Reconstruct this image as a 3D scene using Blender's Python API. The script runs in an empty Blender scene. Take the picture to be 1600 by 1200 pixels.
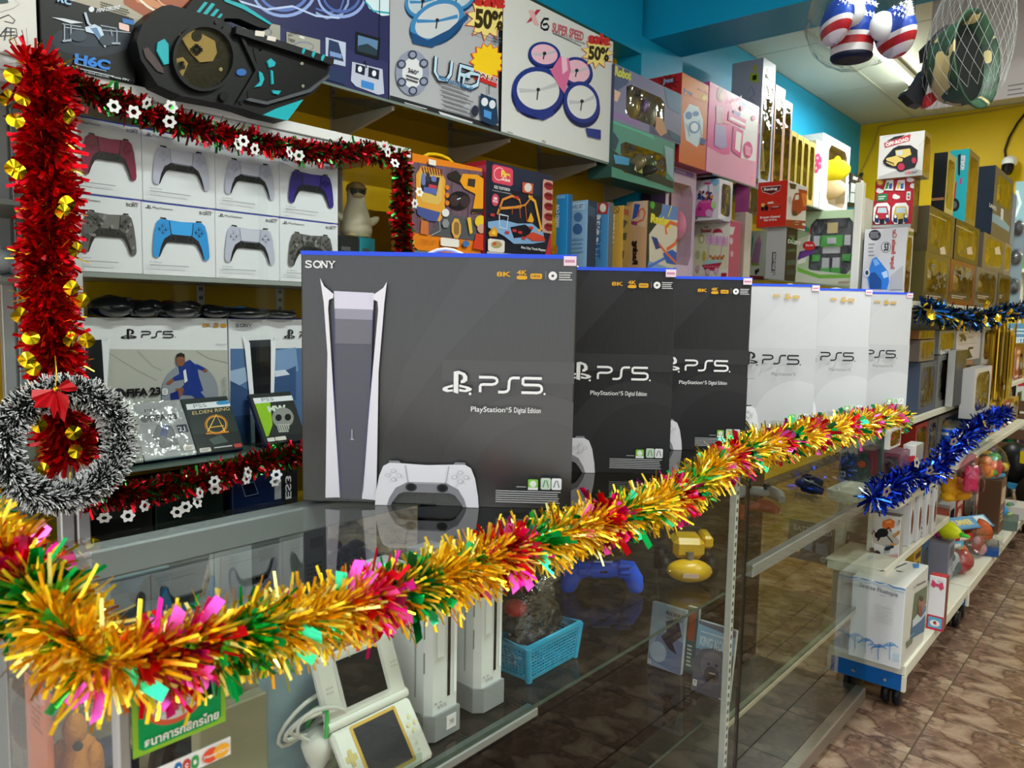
import bpy, bmesh, math, random
from mathutils import Vector, Matrix
random.seed(7)
SC = bpy.context.scene
COL = SC.collection
R = math.radians

# ------------------------------------------------------------------ camera, sky, exposure
H = 1.27                      # eye height above the floor
YAW, PITCH, ROLL, FPX = 40.6, 5.3, 1.1, 1200.0
_a, _p, _r = R(YAW), R(PITCH), R(ROLL)
CF = Vector((-math.sin(_a)*math.cos(_p), math.cos(_a)*math.cos(_p), -math.sin(_p)))
_R0 = Vector((math.cos(_a), math.sin(_a), 0)); _U0 = _R0.cross(CF)
CR = _R0*math.cos(_r) + _U0*math.sin(_r)
CU = -_R0*math.sin(_r) + _U0*math.cos(_r)
cam_data = bpy.data.cameras.new('camera'); cam = bpy.data.objects.new('camera', cam_data); COL.objects.link(cam)
_m = Matrix((CR, CU, -CF)).transposed().to_4x4(); _m.translation = (0, 0, H)
cam.matrix_world = _m
cam_data.sensor_fit = 'HORIZONTAL'; cam_data.sensor_width = 36.0; cam_data.lens = FPX/1600*36.0
cam_data.clip_start = 0.02; cam_data.clip_end = 200
cam_data.dof.use_dof = True; cam_data.dof.focus_distance = 1.75; cam_data.dof.aperture_fstop = 9.0
SC.camera = cam

world = bpy.data.worlds.new('sky'); SC.world = world; world.use_nodes = True
_n = world.node_tree.nodes; _bg = _n['Background']
_bg.inputs['Color'].default_value = (0.86, 0.94, 1.0, 1); _bg.inputs['Strength'].default_value = .95
vs = SC.view_settings
vs.view_transform = 'Standard'; vs.look = 'None'; vs.gamma = 1.0; vs.use_curve_mapping = False
vs.exposure = 0.92
sun_d = bpy.data.lights.new('sun', 'SUN'); sun_d.energy = 5.0; sun_d.angle = R(3); sun_d.color = (1, .96, .9)
sun = bpy.data.objects.new('sun', sun_d); COL.objects.link(sun); sun.rotation_euler = Vector((-.25, .45, -1)).to_track_quat('-Z', 'Y').to_euler()
TUBE_W = 26.0                 # watts of each fluorescent lamp
cy = SC.cycles
cy.max_bounces = 10; cy.transparent_max_bounces = 24; cy.glossy_bounces = 5; cy.transmission_bounces = 6; cy.diffuse_bounces = 4
cy.caustics_reflective = False; cy.caustics_refractive = False; cy.sample_clamp_indirect = 6.0

# ------------------------------------------------------------------ measuring: a pixel of the frame as a point on a plane of the room
def _ray(x, y): return CF + CR*((x-800)/FPX) - CU*((y-600)/FPX)
def on_x(x, y, X): d = _ray(x, y); return d*(X/d.x) + Vector((0, 0, H))
def on_y(x, y, Y): d = _ray(x, y); return d*(Y/d.y) + Vector((0, 0, H))
def on_z(x, y, Z): d = _ray(x, y); return d*((Z-H)/d.z) + Vector((0, 0, H))
def on_plane(x, y, O, N):
    d = _ray(x, y); t = (O-Vector((0, 0, H))).dot(N)/d.dot(N); return d*t + Vector((0, 0, H))
def proj(P):
    v = Vector(P)-Vector((0, 0, H)); z = v.dot(CF); return 800+FPX*v.dot(CR)/z, 600-FPX*v.dot(CU)/z
def y_at(px, X, Z):           # Y along the line X, Z whose image falls on column px
    lo, hi = -X*0.05, 60.0
    for _ in range(60):
        m = (lo+hi)/2
        if proj((X, m, Z))[0] < px: lo = m
        else: hi = m
    return (lo+hi)/2

# ------------------------------------------------------------------ materials
_mats = {}
def lin(h):
    h = h.lstrip('#'); h = h if len(h) == 6 else ''.join(q*2 for q in h); out = []
    for i in (0, 2, 4):
        c = int(h[i:i+2], 16)/255; out.append(c/12.92 if c <= .04045 else ((c+.055)/1.055)**2.4)
    return (*out, 1)
def mat(hexc, rough=.45, metal=0.0, coat=0.0, bump=0.0, bscale=60.0, kind='', spec=.22):
    key = ('p', hexc, rough, metal, coat, bump, bscale, kind, spec)
    if key in _mats: return _mats[key]
    m = bpy.data.materials.new('paint_'+hexc.lstrip('#')); m.use_nodes = True
    nt = m.node_tree; b = nt.nodes['Principled BSDF']
    b.inputs['Base Color'].default_value = lin(hexc); b.inputs['Roughness'].default_value = rough
    b.inputs['Metallic'].default_value = metal; b.inputs['Coat Weight'].default_value = coat
    b.inputs['Specular IOR Level'].default_value = spec
    if coat: b.inputs['Coat Roughness'].default_value = .26
    if bump or kind:
        tc = nt.nodes.new('ShaderNodeTexCoord')
        if kind == 'corrugated':
            tx = nt.nodes.new('ShaderNodeTexWave'); tx.bands_direction = 'X'; tx.inputs['Scale'].default_value = bscale; out = tx.outputs['Fac']
            tx.inputs['Distortion'].default_value = .6
        else:
            tx = nt.nodes.new('ShaderNodeTexNoise'); tx.inputs['Scale'].default_value = bscale; tx.inputs['Detail'].default_value = 4; out = tx.outputs['Fac']
        nt.links.new(tc.outputs['Object'], tx.inputs['Vector'])
        bp = nt.nodes.new('ShaderNodeBump'); bp.inputs['Strength'].default_value = bump; bp.inputs['Distance'].default_value = .01
        nt.links.new(out, bp.inputs['Height']); nt.links.new(bp.outputs['Normal'], b.inputs['Normal'])
        if kind == 'mottled':
            mx = nt.nodes.new('ShaderNodeMixRGB'); mx.blend_type = 'MULTIPLY'; mx.inputs['Fac'].default_value = .35
            mx.inputs['Color1'].default_value = lin(hexc); nt.links.new(out, mx.inputs['Color2']); nt.links.new(mx.outputs['Color'], b.inputs['Base Color'])
    _mats[key] = m; return m
def glow(hexc, s):
    key = ('e', hexc, s)
    if key not in _mats:
        m = bpy.data.materials.new('lamp_glow'); m.use_nodes = True; b = m.node_tree.nodes['Principled BSDF']
        b.inputs['Base Color'].default_value = lin(hexc); b.inputs['Emission Color'].default_value = lin(hexc); b.inputs['Emission Strength'].default_value = s
        _mats[key] = m
    return _mats[key]
def glass(tint='#fbfefc', ior=1.55, rough=0.0, crinkle=0.0, base=0.0, cscale=18.0, dirt=0.0):
    key = ('g', tint, ior, rough, crinkle, base, cscale, dirt)
    if key in _mats: return _mats[key]
    m = bpy.data.materials.new('clear_sheet'); m.use_nodes = True; nt = m.node_tree; N = nt.nodes
    for n in list(N): N.remove(n)
    out = N.new('ShaderNodeOutputMaterial'); mix = N.new('ShaderNodeMixShader'); tr = N.new('ShaderNodeBsdfTransparent'); gl = N.new('ShaderNodeBsdfGlossy')
    tr.inputs['Color'].default_value = lin(tint); gl.inputs['Roughness'].default_value = rough
    fr = N.new('ShaderNodeFresnel'); fr.inputs['IOR'].default_value = ior
    geo = N.new('ShaderNodeNewGeometry')
    inv = N.new('ShaderNodeMath'); inv.operation = 'SUBTRACT'; inv.inputs[0].default_value = 1.0
    nt.links.new(geo.outputs['Backfacing'], inv.inputs[1])
    mul = N.new('ShaderNodeMath'); mul.operation = 'MULTIPLY'
    add = N.new('ShaderNodeMath'); add.operation = 'ADD'; add.inputs[1].default_value = base; add.use_clamp = True
    nt.links.new(fr.outputs[0], add.inputs[0]); nt.links.new(add.outputs[0], mul.inputs[0]); nt.links.new(inv.outputs[0], mul.inputs[1])
    nt.links.new(mul.outputs[0], mix.inputs['Fac']); nt.links.new(tr.outputs[0], mix.inputs[1]); nt.links.new(gl.outputs[0], mix.inputs[2])
    if crinkle:
        tc = N.new('ShaderNodeTexCoord'); tx = N.new('ShaderNodeTexNoise'); tx.inputs['Scale'].default_value = cscale; tx.inputs['Detail'].default_value = 3
        bp = N.new('ShaderNodeBump'); bp.inputs['Strength'].default_value = crinkle; bp.inputs['Distance'].default_value = .03
        nt.links.new(tc.outputs['Object'], tx.inputs['Vector']); nt.links.new(tx.outputs['Fac'], bp.inputs['Height'])
        nt.links.new(bp.outputs['Normal'], gl.inputs['Normal']); nt.links.new(bp.outputs['Normal'], fr.inputs['Normal'])
    nt.links.new(mix.outputs[0], out.inputs['Surface'])
    _mats[key] = m; return m
def foil(hexc, rough=.28):
    return mat(hexc, rough, 1.0)
ALU = mat('#a9acaf', .5, .6); DARK = mat('#17181a', .5); WHITE = mat('#e9e9ea', .45); CREAM = mat('#d8d5c4', .5); BLACK = mat('#0c0c0d', .45)

# ------------------------------------------------------------------ mesh collecting
class MB:
    def __init__(s): s.v = []; s.f = []; s.m = []; s.sm = []; s.mats = []; s.mi = {}
    def _mi(s, m):
        if m.name not in s.mi: s.mi[m.name] = len(s.mats); s.mats.append(m)
        return s.mi[m.name]
    def add(s, vs_, fs, m, smooth=False, M=None):
        o = len(s.v)
        s.v.extend([tuple(M @ Vector(p)) for p in vs_] if M is not None else [tuple(p) for p in vs_])
        k = s._mi(m)
        for f in fs: s.f.append([i+o for i in f]); s.m.append(k); s.sm.append(smooth)
        return s
    def box(s, a, b, m, ch=0.0, M=None, faces=None):
        (x0, y0, z0), (x1, y1, z1) = a, b
        ms = faces or [m]*6                     # order: -y front, +x right, +y back, -x left, +z top, -z bottom
        if ch <= 0:
            vv = [(x0, y0, z0), (x1, y0, z0), (x1, y1, z0), (x0, y1, z0), (x0, y0, z1), (x1, y0, z1), (x1, y1, z1), (x0, y1, z1)]
            ff = [(0, 1, 5, 4), (1, 2, 6, 5), (2, 3, 7, 6), (3, 0, 4, 7), (4, 5, 6, 7), (3, 2, 1, 0)]
            o = len(s.v); s.v.extend([tuple(M @ Vector(p)) for p in vv] if M is not None else vv)
            for f, q in zip(ff, ms): s.f.append([i+o for i in f]); s.m.append(s._mi(q)); s.sm.append(False)
            return s
        c = min(ch, (x1-x0)*.49, (y1-y0)*.49, (z1-z0)*.49); vv = []; idx = {}
        X = (x0, x1); Y = (y0, y1); Z = (z0, z1)
        for i in (0, 1):
            for j in (0, 1):
                for k in (0, 1):
                    sx = c if i == 0 else -c; sy = c if j == 0 else -c; sz = c if k == 0 else -c
                    for ax, p in enumerate(((X[i], Y[j]+sy, Z[k]+sz), (X[i]+sx, Y[j], Z[k]+sz), (X[i]+sx, Y[j]+sy, Z[k]))):
                        idx[(i, j, k, ax)] = len(vv); vv.append(p)
        g = idx
        F = [([g[0,0,0,1], g[1,0,0,1], g[1,0,1,1], g[0,0,1,1]], 0), ([g[1,0,0,0], g[1,1,0,0], g[1,1,1,0], g[1,0,1,0]], 1),
             ([g[1,1,0,1], g[0,1,0,1], g[0,1,1,1], g[1,1,1,1]], 2), ([g[0,1,0,0], g[0,0,0,0], g[0,0,1,0], g[0,1,1,0]], 3),
             ([g[0,0,1,2], g[1,0,1,2], g[1,1,1,2], g[0,1,1,2]], 4), ([g[0,1,0,2], g[1,1,0,2], g[1,0,0,2], g[0,0,0,2]], 5)]
        for k in (0, 1):
            fz = 4 if k else 5
            for j in (0, 1): F.append(([g[0,j,k,1], g[1,j,k,1], g[1,j,k,2], g[0,j,k,2]], 0 if j == 0 else 2))
            for i in (0, 1): F.append(([g[i,0,k,0], g[i,1,k,0], g[i,1,k,2], g[i,0,k,2]], 3 if i == 0 else 1))
        for i in (0, 1):
            for j in (0, 1): F.append(([g[i,j,0,0], g[i,j,1,0], g[i,j,1,1], g[i,j,0,1]], 0 if j == 0 else 2))
        for i in (0, 1):
            for j in (0, 1):
                for k in (0, 1): F.append(([g[i,j,k,0], g[i,j,k,1], g[i,j,k,2]], 4 if k else 5))
        o = len(s.v); s.v.extend([tuple(M @ Vector(p)) for p in vv] if M is not None else vv)
        cx = Vector(((x0+x1)/2, (y0+y1)/2, (z0+z1)/2))
        for f, q in F:
            p = [Vector(vv[i]) for i in f]; n = (p[1]-p[0]).cross(p[2]-p[0])
            if n.dot(sum(p, Vector())/len(p)-cx) < 0: f = f[::-1]
            s.f.append([i+o for i in f]); s.m.append(s._mi(ms[q])); s.sm.append(False)
        return s
    def tube(s, pts, r, m, n=8, M=None, caps=True, closed=False):
        pts = [Vector(p) for p in pts]; k = len(pts); rs = r if isinstance(r, (list, tuple)) else [r]*k
        vv = []; ff = []; up = Vector((0, 0, 1))
        prev = None
        for i, p in enumerate(pts):
            if closed: t = pts[(i+1) % k]-pts[i-1]
            else: t = pts[min(i+1, k-1)]-pts[max(i-1, 0)]
            t = t.normalized() if t.length > 1e-9 else Vector((0, 0, 1))
            if prev is None: a = t.cross(up if abs(t.z) < .95 else Vector((1, 0, 0))).normalized()
            else:
                a = prev-t*prev.dot(t); a = a.normalized() if a.length > 1e-6 else t.orthogonal().normalized()
            prev = a; b = t.cross(a)
            for q in range(n):
                w = 2*math.pi*q/n; vv.append(p+(a*math.cos(w)+b*math.sin(w))*rs[i])
        for i in range(k if closed else k-1):
            i2 = (i+1) % k
            for q in range(n): ff.append((i*n+q, i*n+(q+1) % n, i2*n+(q+1) % n, i2*n+q))
        s.add(vv, ff, m, True, M)
        if caps and not closed: s.add(vv[:n], [tuple(range(n))[::-1]], m, False, M); s.add(vv[-n:], [tuple(range(n))], m, False, M)
        return s
    def lathe(s, prof, m, n=20, M=None, smooth=True):     # prof: (radius, z)
        vv = []; ff = []; k = len(prof)
        for (r, z) in prof:
            for q in range(n): w = 2*math.pi*q/n; vv.append((r*math.cos(w), r*math.sin(w), z))
        for i in range(k-1):
            for q in range(n): ff.append((i*n+q, i*n+(q+1) % n, (i+1)*n+(q+1) % n, (i+1)*n+q))
        s.add(vv, ff, m, smooth, M)
        if prof[0][0] > 1e-5: s.add(vv[:n], [tuple(range(n))[::-1]], m, False, M)
        if prof[-1][0] > 1e-5: s.add(vv[-n:], [tuple(range(n))], m, False, M)
        return s
    def ball(s, c, r, m, M=None, nu=14, nv=9, rot=None):
        rx, ry, rz = r if isinstance(r, (tuple, list)) else (r, r, r); c = Vector(c); vv = []; ff = []
        for i in range(nv+1):
            t = math.pi*i/nv
            for j in range(nu):
                w = 2*math.pi*j/nu; p = Vector((rx*math.sin(t)*math.cos(w), ry*math.sin(t)*math.sin(w), -rz*math.cos(t)))
                if rot: p = rot @ p
                vv.append(c+p)
        for i in range(nv):
            for j in range(nu): ff.append((i*nu+j, i*nu+(j+1) % nu, (i+1)*nu+(j+1) % nu, (i+1)*nu+j))
        return s.add(vv, ff, m, True, M)
    def prism(s, outline, t0, t1, m, O=Vector((0, 0, 0)), U=Vector((1, 0, 0)), V=Vector((0, 0, 1)), side=None):
        # outline in (u, v), extruded along N = U x V from t0 to t1
        N_ = U.cross(V).normalized(); n = len(outline)
        ar = sum(outline[i][0]*outline[(i+1) % n][1]-outline[(i+1) % n][0]*outline[i][1] for i in range(n))
        if ar < 0: outline = outline[::-1]
        a = [O+U*u+V*v+N_*t0 for u, v in outline]; b = [O+U*u+V*v+N_*t1 for u, v in outline]
        s.add(a, [tuple(range(n))[::-1]], m); s.add(b, [tuple(range(n))], m)
        s.add(a+b, [(i, (i+1) % n, n+(i+1) % n, n+i) for i in range(n)], side or m)
        return s
    def build(s, name, parent=None, loc=None, rot=None, **props):
        me = bpy.data.meshes.new(name); me.from_pydata(s.v, [], s.f)
        for m in s.mats: me.materials.append(m)
        me.polygons.foreach_set('material_index', s.m); me.polygons.foreach_set('use_smooth', s.sm); me.update()
        return link(name, me, parent, loc, rot, **props)
def link(name, me, parent=None, loc=None, rot=None, **props):
    o = bpy.data.objects.new(name, me); COL.objects.link(o)
    if parent is not None: o.parent = parent
    if loc is not None: o.location = loc
    if rot is not None: o.rotation_euler = rot
    for k, v in props.items(): o[k] = v
    return o
def thing(name, label, cat, loc=(0, 0, 0), rz=0.0, group=None, rot=None):
    o = bpy.data.objects.new(name, None); COL.objects.link(o); o.location = loc
    o.rotation_euler = rot if rot else (0, 0, R(rz)); o.empty_display_size = .05
    return tag(o, label, cat, group)
def tag(o, label, cat, group=None):
    o['label'] = label; o['category'] = cat
    if group: o['group'] = group
    return o
def copy_tree(o, parent=None):
    c = o.copy(); COL.objects.link(c)
    if parent is not None: c.parent = parent
    for ch in list(o.children): copy_tree(ch, c)
    return c

# ------------------------------------------------------------------ flat print: lettering and pictures on the faces of packaging
_tsc = bpy.data.scenes.new('lettering_scratch'); _tcache = {}
def text_mesh(s, bold=0.0):
    key = (s, bold)
    if key in _tcache: return _tcache[key]
    cu = bpy.data.curves.new('lettering', 'FONT'); cu.body = s; cu.resolution_u = 4; cu.offset = bold
    ob = bpy.data.objects.new('lettering', cu); _tsc.collection.objects.link(ob)
    
    with bpy.context.temp_override(scene=_tsc, view_layer=_tsc.view_layers[0]): dg = bpy.context.evaluated_depsgraph_get()
    dg.update(); ev = ob.evaluated_get(dg); me = ev.to_mesh()
    vv = [(v.co.x, v.co.y) for v in me.vertices]; ff = [tuple(p.vertices) for p in me.polygons]
    ev.to_mesh_clear(); bpy.data.objects.remove(ob); bpy.data.curves.remove(cu)
    if not vv: vv = [(0, 0), (1, 0), (1, 1)]; ff = [(0, 1, 2)]
    x0 = min(p[0] for p in vv); x1 = max(p[0] for p in vv); y0 = min(p[1] for p in vv); y1 = max(p[1] for p in vv)
    vv = [((x-x0)/max(x1-x0, 1e-6), (y-y0)/max(y1-y0, 1e-6)) for x, y in vv]
    _tcache[key] = (vv, ff); return _tcache[key]
class Art:
    """Print on one face. Coordinates are fractions of the face, or (with crop) positions measured on the photograph."""
    STEP = .00022
    def __init__(s, mb, O, U, V, M=None, crop=None, rough=.4):
        s.mb, s.O, s.U, s.V = mb, Vector(O), Vector(U), Vector(V); s.N = s.U.cross(s.V).normalized(); s.k = 2
        s.asp = s.U.length/s.V.length; s.crop = crop; s.rough = rough
        if crop:
            W = M or Matrix.Identity(4); s.WO = W @ s.O; R3 = W.to_3x3(); s.WU = R3 @ s.U; s.WV = R3 @ s.V; s.WN = R3 @ s.N
    def c2(s, p):
        if not s.crop: return p
        ox, oy, sc = s.crop; q = on_plane(ox+p[0]/sc, oy+p[1]/sc, s.WO, s.WN)-s.WO
        return q.dot(s.WU)/s.WU.length_squared, q.dot(s.WV)/s.WV.length_squared
    def P(s, u, v): return s.O+s.U*u+s.V*v+s.N*(s.STEP*s.k)
    def poly(s, col, uv, clip=True):
        if clip: uv = clip_poly(uv)
        if len(uv) < 3: return s
        n = len(uv); ar = sum(uv[i][0]*uv[(i+1) % n][1]-uv[(i+1) % n][0]*uv[i][1] for i in range(n))
        if ar < 0: uv = uv[::-1]
        s.mb.add([s.P(*p) for p in uv], [tuple(range(n))], col if not isinstance(col, str) else mat(col, s.rough)); s.k += 1; return s
    def p(s, col, pts): return s.poly(col, [s.c2(p) for p in pts])
    def rect(s, x0, y0, x1, y1):                # with crop, heights are read at the x0 end
        if not s.crop: return x0, y0, x1, y1
        a, b = s.c2((x0, y0)), s.c2((x0, y1)); c_ = s.c2((x1, (y0+y1)/2)); return a[0], a[1], c_[0], b[1]
    def r(s, col, x0, y0, x1, y1):
        x0, y0, x1, y1 = s.rect(x0, y0, x1, y1); return s.poly(col, [(x0, y0), (x1, y0), (x1, y1), (x0, y1)])
    def rr(s, col, x0, y0, x1, y1, q=.2):       # rounded rectangle
        x0, y0, x1, y1 = s.rect(x0, y0, x1, y1); dx, dy = (x1-x0)*q, (y1-y0)*q
        return s.poly(col, [(x0+dx, y0), (x1-dx, y0), (x1, y0+dy), (x1, y1-dy), (x1-dx, y1), (x0+dx, y1), (x0, y1-dy), (x0, y0+dy)])
    def e(s, col, cx, cy_, rx, ry, n=22, rot=0.0):
        ca, sa = math.cos(R(rot)), math.sin(R(rot)); pts = []
        for i in range(n):
            w = 2*math.pi*i/n; a, b = rx*math.cos(w), ry*math.sin(w); pts.append((cx+a*ca-b*sa, cy_+a*sa+b*ca))
        return s.p(col, pts)
    def star(s, col, cx, cy_, r0, r1, n=12, ry=1.0):
        return s.p(col, [(cx+(r0 if i % 2 else r1)*math.cos(math.pi*i/n), cy_+ry*(r0 if i % 2 else r1)*math.sin(math.pi*i/n)) for i in range(2*n)])
    def l(s, col, pts, w, closed=False):        # stroke; w in face-height fractions, or photo units with crop
        q = [s.c2(p) for p in pts]
        if s.crop: a, b = s.c2((pts[0][0], pts[0][1])), s.c2((pts[0][0], pts[0][1]+w)); w = abs(a[1]-b[1])
        if closed: q.append(q[0])
        col = mat(col, s.rough) if isinstance(col, str) else col
        X = [Vector((u*s.asp, v)) for u, v in q]; n = len(X); L_ = []; R_ = []
        for i in range(n):
            t = X[min(i+1, n-1)]-X[max(i-1, 0)]
            if closed and i in (0, n-1): t = X[1]-X[n-2]
            t = t.normalized() if t.length > 1e-9 else Vector((1, 0)); nn = Vector((-t.y, t.x))*w/2
            L_.append((X[i]+nn)); R_.append((X[i]-nn))
        for i in range(n-1):
            f = [L_[i], R_[i], R_[i+1], L_[i+1]]; uv = [(a.x/s.asp, a.y) for a in f]
            k = s.k; s.poly(col, uv); s.k = k
        s.k += 1; return s
    def t(s, col, txt, x0, y0, x1, y1, bold=.0, shear=0.0, vert=False, up=None):
        vv, ff = text_mesh(txt, bold); a = s.c2((x0, y0)); b = s.c2((x1, y1)); col = mat(col, s.rough) if isinstance(col, str) else col
        out = []
        if up is not None:                     # third corner: top-left, for writing that runs at a slant
            c_ = s.c2(up)
            for x, y in vv: out.append(s.P(a[0]+(b[0]-a[0])*x+(c_[0]-a[0])*y, a[1]+(b[1]-a[1])*x+(c_[1]-a[1])*y))
        elif vert:
            for x, y in vv: out.append(s.P(a[0]+(b[0]-a[0])*(1-y), a[1]+(b[1]-a[1])*x))
        else:
            q = s.rect(x0, y0, x1, y1); a, b = q[:2], q[2:]
            for x, y in vv: out.append(s.P(a[0]+(b[0]-a[0])*(x+shear*y), a[1]+(b[1]-a[1])*y))
        s.mb.add(out, ff, col); s.k += 1; return s
    def lines(s, col, x0, y0, x1, y1, n, ragged=.3, seed=1):       # small print too fine to read
        rg = random.Random(seed); k = s.k
        for i in range(n):
            y = y0+(y1-y0)*(i+.2)/n; yy = y0+(y1-y0)*(i+.65)/n; s.k = k
            s.r(col, x0, y, x1-(x1-x0)*ragged*rg.random(), yy)
        return s
def clip_poly(uv):
    def cut(pts, ax, lim, sg):
        out = []; n = len(pts)
        for i in range(n):
            a, b = pts[i], pts[(i+1) % n]; da, db = sg*(a[ax]-lim), sg*(b[ax]-lim)
            if da <= 0: out.append(a)
            if (da < 0 < db) or (db < 0 < da):
                t = da/(da-db); out.append((a[0]+(b[0]-a[0])*t, a[1]+(b[1]-a[1])*t))
        return out
    for ax, lim, sg in ((0, 1.0, 1), (0, 0.0, -1), (1, 1.0, 1), (1, 0.0, -1)):
        uv = cut(uv, ax, lim, sg)
        if len(uv) < 3: return []
    return uv
FACE = {'front': lambda w, d, h: ((-w/2, -d/2, 0), (w, 0, 0), (0, 0, h)), 'right': lambda w, d, h: ((w/2, -d/2, 0), (0, d, 0), (0, 0, h)),
        'left': lambda w, d, h: ((-w/2, d/2, 0), (0, -d, 0), (0, 0, h)), 'top': lambda w, d, h: ((-w/2, -d/2, h), (w, 0, 0), (0, d, 0))}
class Carton:
    """A printed box: front faces local -Y. faces: colours of front, right, back, left, top, bottom."""
    def __init__(s, name, label, cat, w, d, h, loc, yaw, faces, group=None, tilt=0.0, rough=.4, ch=.0015, bodymat=None, win=None, lean=0.0):
        s.w, s.d, s.h, s.rough = w, d, h, rough
        if isinstance(faces, str): faces = [faces]*6
        elif len(faces) == 2: faces = [faces[0], faces[1], faces[1], faces[1], faces[1], faces[1]]
        elif len(faces) == 3: faces = [faces[0], faces[1], faces[1], faces[1], faces[2], faces[1]]
        ms = [bodymat[i] if bodymat and bodymat[i] else mat(c, rough) for i, c in enumerate(faces)]
        s.M = Matrix.Translation(Vector(loc)+Vector((0, 0, .0006))) @ Matrix.Rotation(R(yaw), 4, 'Z') @ Matrix.Rotation(R(tilt), 4, 'Y') @ Matrix.Rotation(R(-lean), 4, 'X')
        mb = MB()
        if win: s._windowed(mb, ms, win)
        else: mb.box((-w/2, -d/2, 0), (w/2, d/2, h), None, ch, faces=ms)
        s.o = mb.build(name); s.o.matrix_world = s.M; tag(s.o, label, cat, group)
        s.pr = MB()
    def _windowed(s, mb, ms, win):
        # win: (face, u0, v0, u1, v1, interior colour): a cut-out with a tray behind it
        face, u0, v0, u1, v1, ic = win[:6]; w, d, h = s.w, s.d, s.h
        O, U, V = [Vector(q) for q in FACE[face](w, d, h)]; N_ = U.cross(V).normalized(); dep = min(.8*(d if face == 'front' else w), .07)
        order = {'front': 0, 'right': 1, 'left': 3}[face]; sub = [m for m in ms]
        vv = [(-w/2, -d/2, 0), (w/2, -d/2, 0), (w/2, d/2, 0), (-w/2, d/2, 0), (-w/2, -d/2, h), (w/2, -d/2, h), (w/2, d/2, h), (-w/2, d/2, h)]
        ff = [(0, 1, 5, 4), (1, 2, 6, 5), (2, 3, 7, 6), (3, 0, 4, 7), (4, 5, 6, 7), (3, 2, 1, 0)]
        for i in range(6):
            if i != order: mb.add(vv, [ff[i]], sub[i])
        P = lambda u, v, t=0: O+U*u+V*v-N_*t
        q = (min(u1-u0, v1-v0))*.12
        inn = [(u0+q, v0), (u1-q, v0), (u1, v0+q), (u1, v1-q), (u1-q, v1), (u0+q, v1), (u0, v1-q), (u0, v0+q)]
        outr = [(u0+q, 0), (u1-q, 0), (1, v0+q), (1, v1-q), (u1-q, 1), (u0+q, 1), (0, v1-q), (0, v0+q)]
        f = sub[order]
        for i in range(8):
            a, b = inn[i], inn[(i+1) % 8]; c_, d_ = outr[i], outr[(i+1) % 8]
            corner = {1: (1, 0), 3: (1, 1), 5: (0, 1), 7: (0, 0)}.get(i)
            pts = [P(*c_)]+([P(*corner)] if corner else [])+[P(*d_), P(*b), P(*a)]
            mb.add(pts, [tuple(range(len(pts)))], f)
        im = mat(ic, .5)
        for i in range(8):
            a, b = inn[i], inn[(i+1) % 8]; mb.add([P(*a), P(*b), P(*b, dep), P(*a, dep)], [(0, 1, 2, 3)], im)
        mb.add([P(*a, dep) for a in inn], [tuple(range(8))], im)
        s.win = (O, U, V, N_, inn, dep, (u0, v0, u1, v1))
    def pane(s, m=None, sheet=None):
        O, U, V, N_, inn, dep, _w = s.win; mb = MB(); m = m or WRAP
        a = [O+U*u+V*v-N_*.0012 for u, v in inn]; b = [O+U*u+V*v-N_*.0004 for u, v in inn]
        mb.add(a+b, [tuple(range(8))[::-1], tuple(range(8, 16))]+[(i, (i+1) % 8, 8+(i+1) % 8, 8+i) for i in range(8)], m)
        mb.build('window_pane', s.o); return s
    def inside(s, fn, name='toy'):             # fn(mb, place): place(u, v, depth fraction) inside the window
        O, U, V, N_, inn, dep, (u0, v0, u1, v1) = s.win; mb = MB()
        fn(mb, lambda u, v, t=.5: O+U*(u0+(u1-u0)*u)+V*(v0+(v1-v0)*v)-N_*dep*t, U.normalized(), V.normalized(), N_, U.length*(u1-u0), V.length*(v1-v0), dep)
        mb.build(name, s.o); return s
    def art(s, face='front', crop=None, rough=None):
        O, U, V = FACE[face](s.w, s.d, s.h); return Art(s.pr, O, U, V, s.M, crop, rough or s.rough)
    def done(s, name='cover_print'):
        if s.pr.f: s.pr.build(name, s.o)
        return s.o
WRAP = glass('#ffffff', 1.45, .05, .25, .02, 14.0)
def carton_x(name, label, cat, crop, xl, xr, top, xf, z0, depth, faces, group=None, **kw):
    """Box whose front looks along +X from the plane X = xf; its left and right ends, and one point of its top edge, measured on the photograph."""
    ox, oy, sc = crop
    Y0, Y1 = y_at(ox+xl/sc, xf, z0), y_at(ox+xr/sc, xf, z0)
    zt_ = kw.pop('ztop', None); h = (zt_ or on_x(ox+top[0]/sc, oy+top[1]/sc, xf).z) - z0
    return Carton(name, label, cat, Y1-Y0, depth, h, (xf-depth/2, (Y0+Y1)/2, z0), 90, faces, group, **kw)
def _x_at(px, yf, z0):
    lo, hi = -6.0, 3.0
    for _ in range(60):
        m = (lo+hi)/2
        if proj((m, yf, z0))[0] < px: lo = m
        else: hi = m
    return lo
def cy_box(name, label, cat, crop, xl, xr, ytop, ybot, X, depth, faces, group=None, z0=None, win=None, yaw=0, **kw):
    """Box showing its front towards -Y whose near right edge stands on the line X; edge columns and the right edge's top and bottom measured on the photograph."""
    ox, oy, sc = crop; zz = 1.6
    for _ in range(3):
        yf = y_at(ox+xr/sc, X, zz); zb = z0 if z0 is not None else on_y(ox+xr/sc, oy+ybot/sc, yf).z; zz = zb
    h = min(on_y(ox+xr/sc, oy+ytop/sc, yf).z, kw.pop('zmax', 9))-zb; X0 = _x_at(ox+xl/sc, yf, zb); w = X-X0
    c = Vector((X, yf, zb)) + Matrix.Rotation(R(yaw), 3, 'Z') @ Vector((-w/2, depth/2, 0))
    return Carton(name, label, cat, w, depth, h, tuple(c), yaw, faces, group, win=win, **kw)
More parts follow.
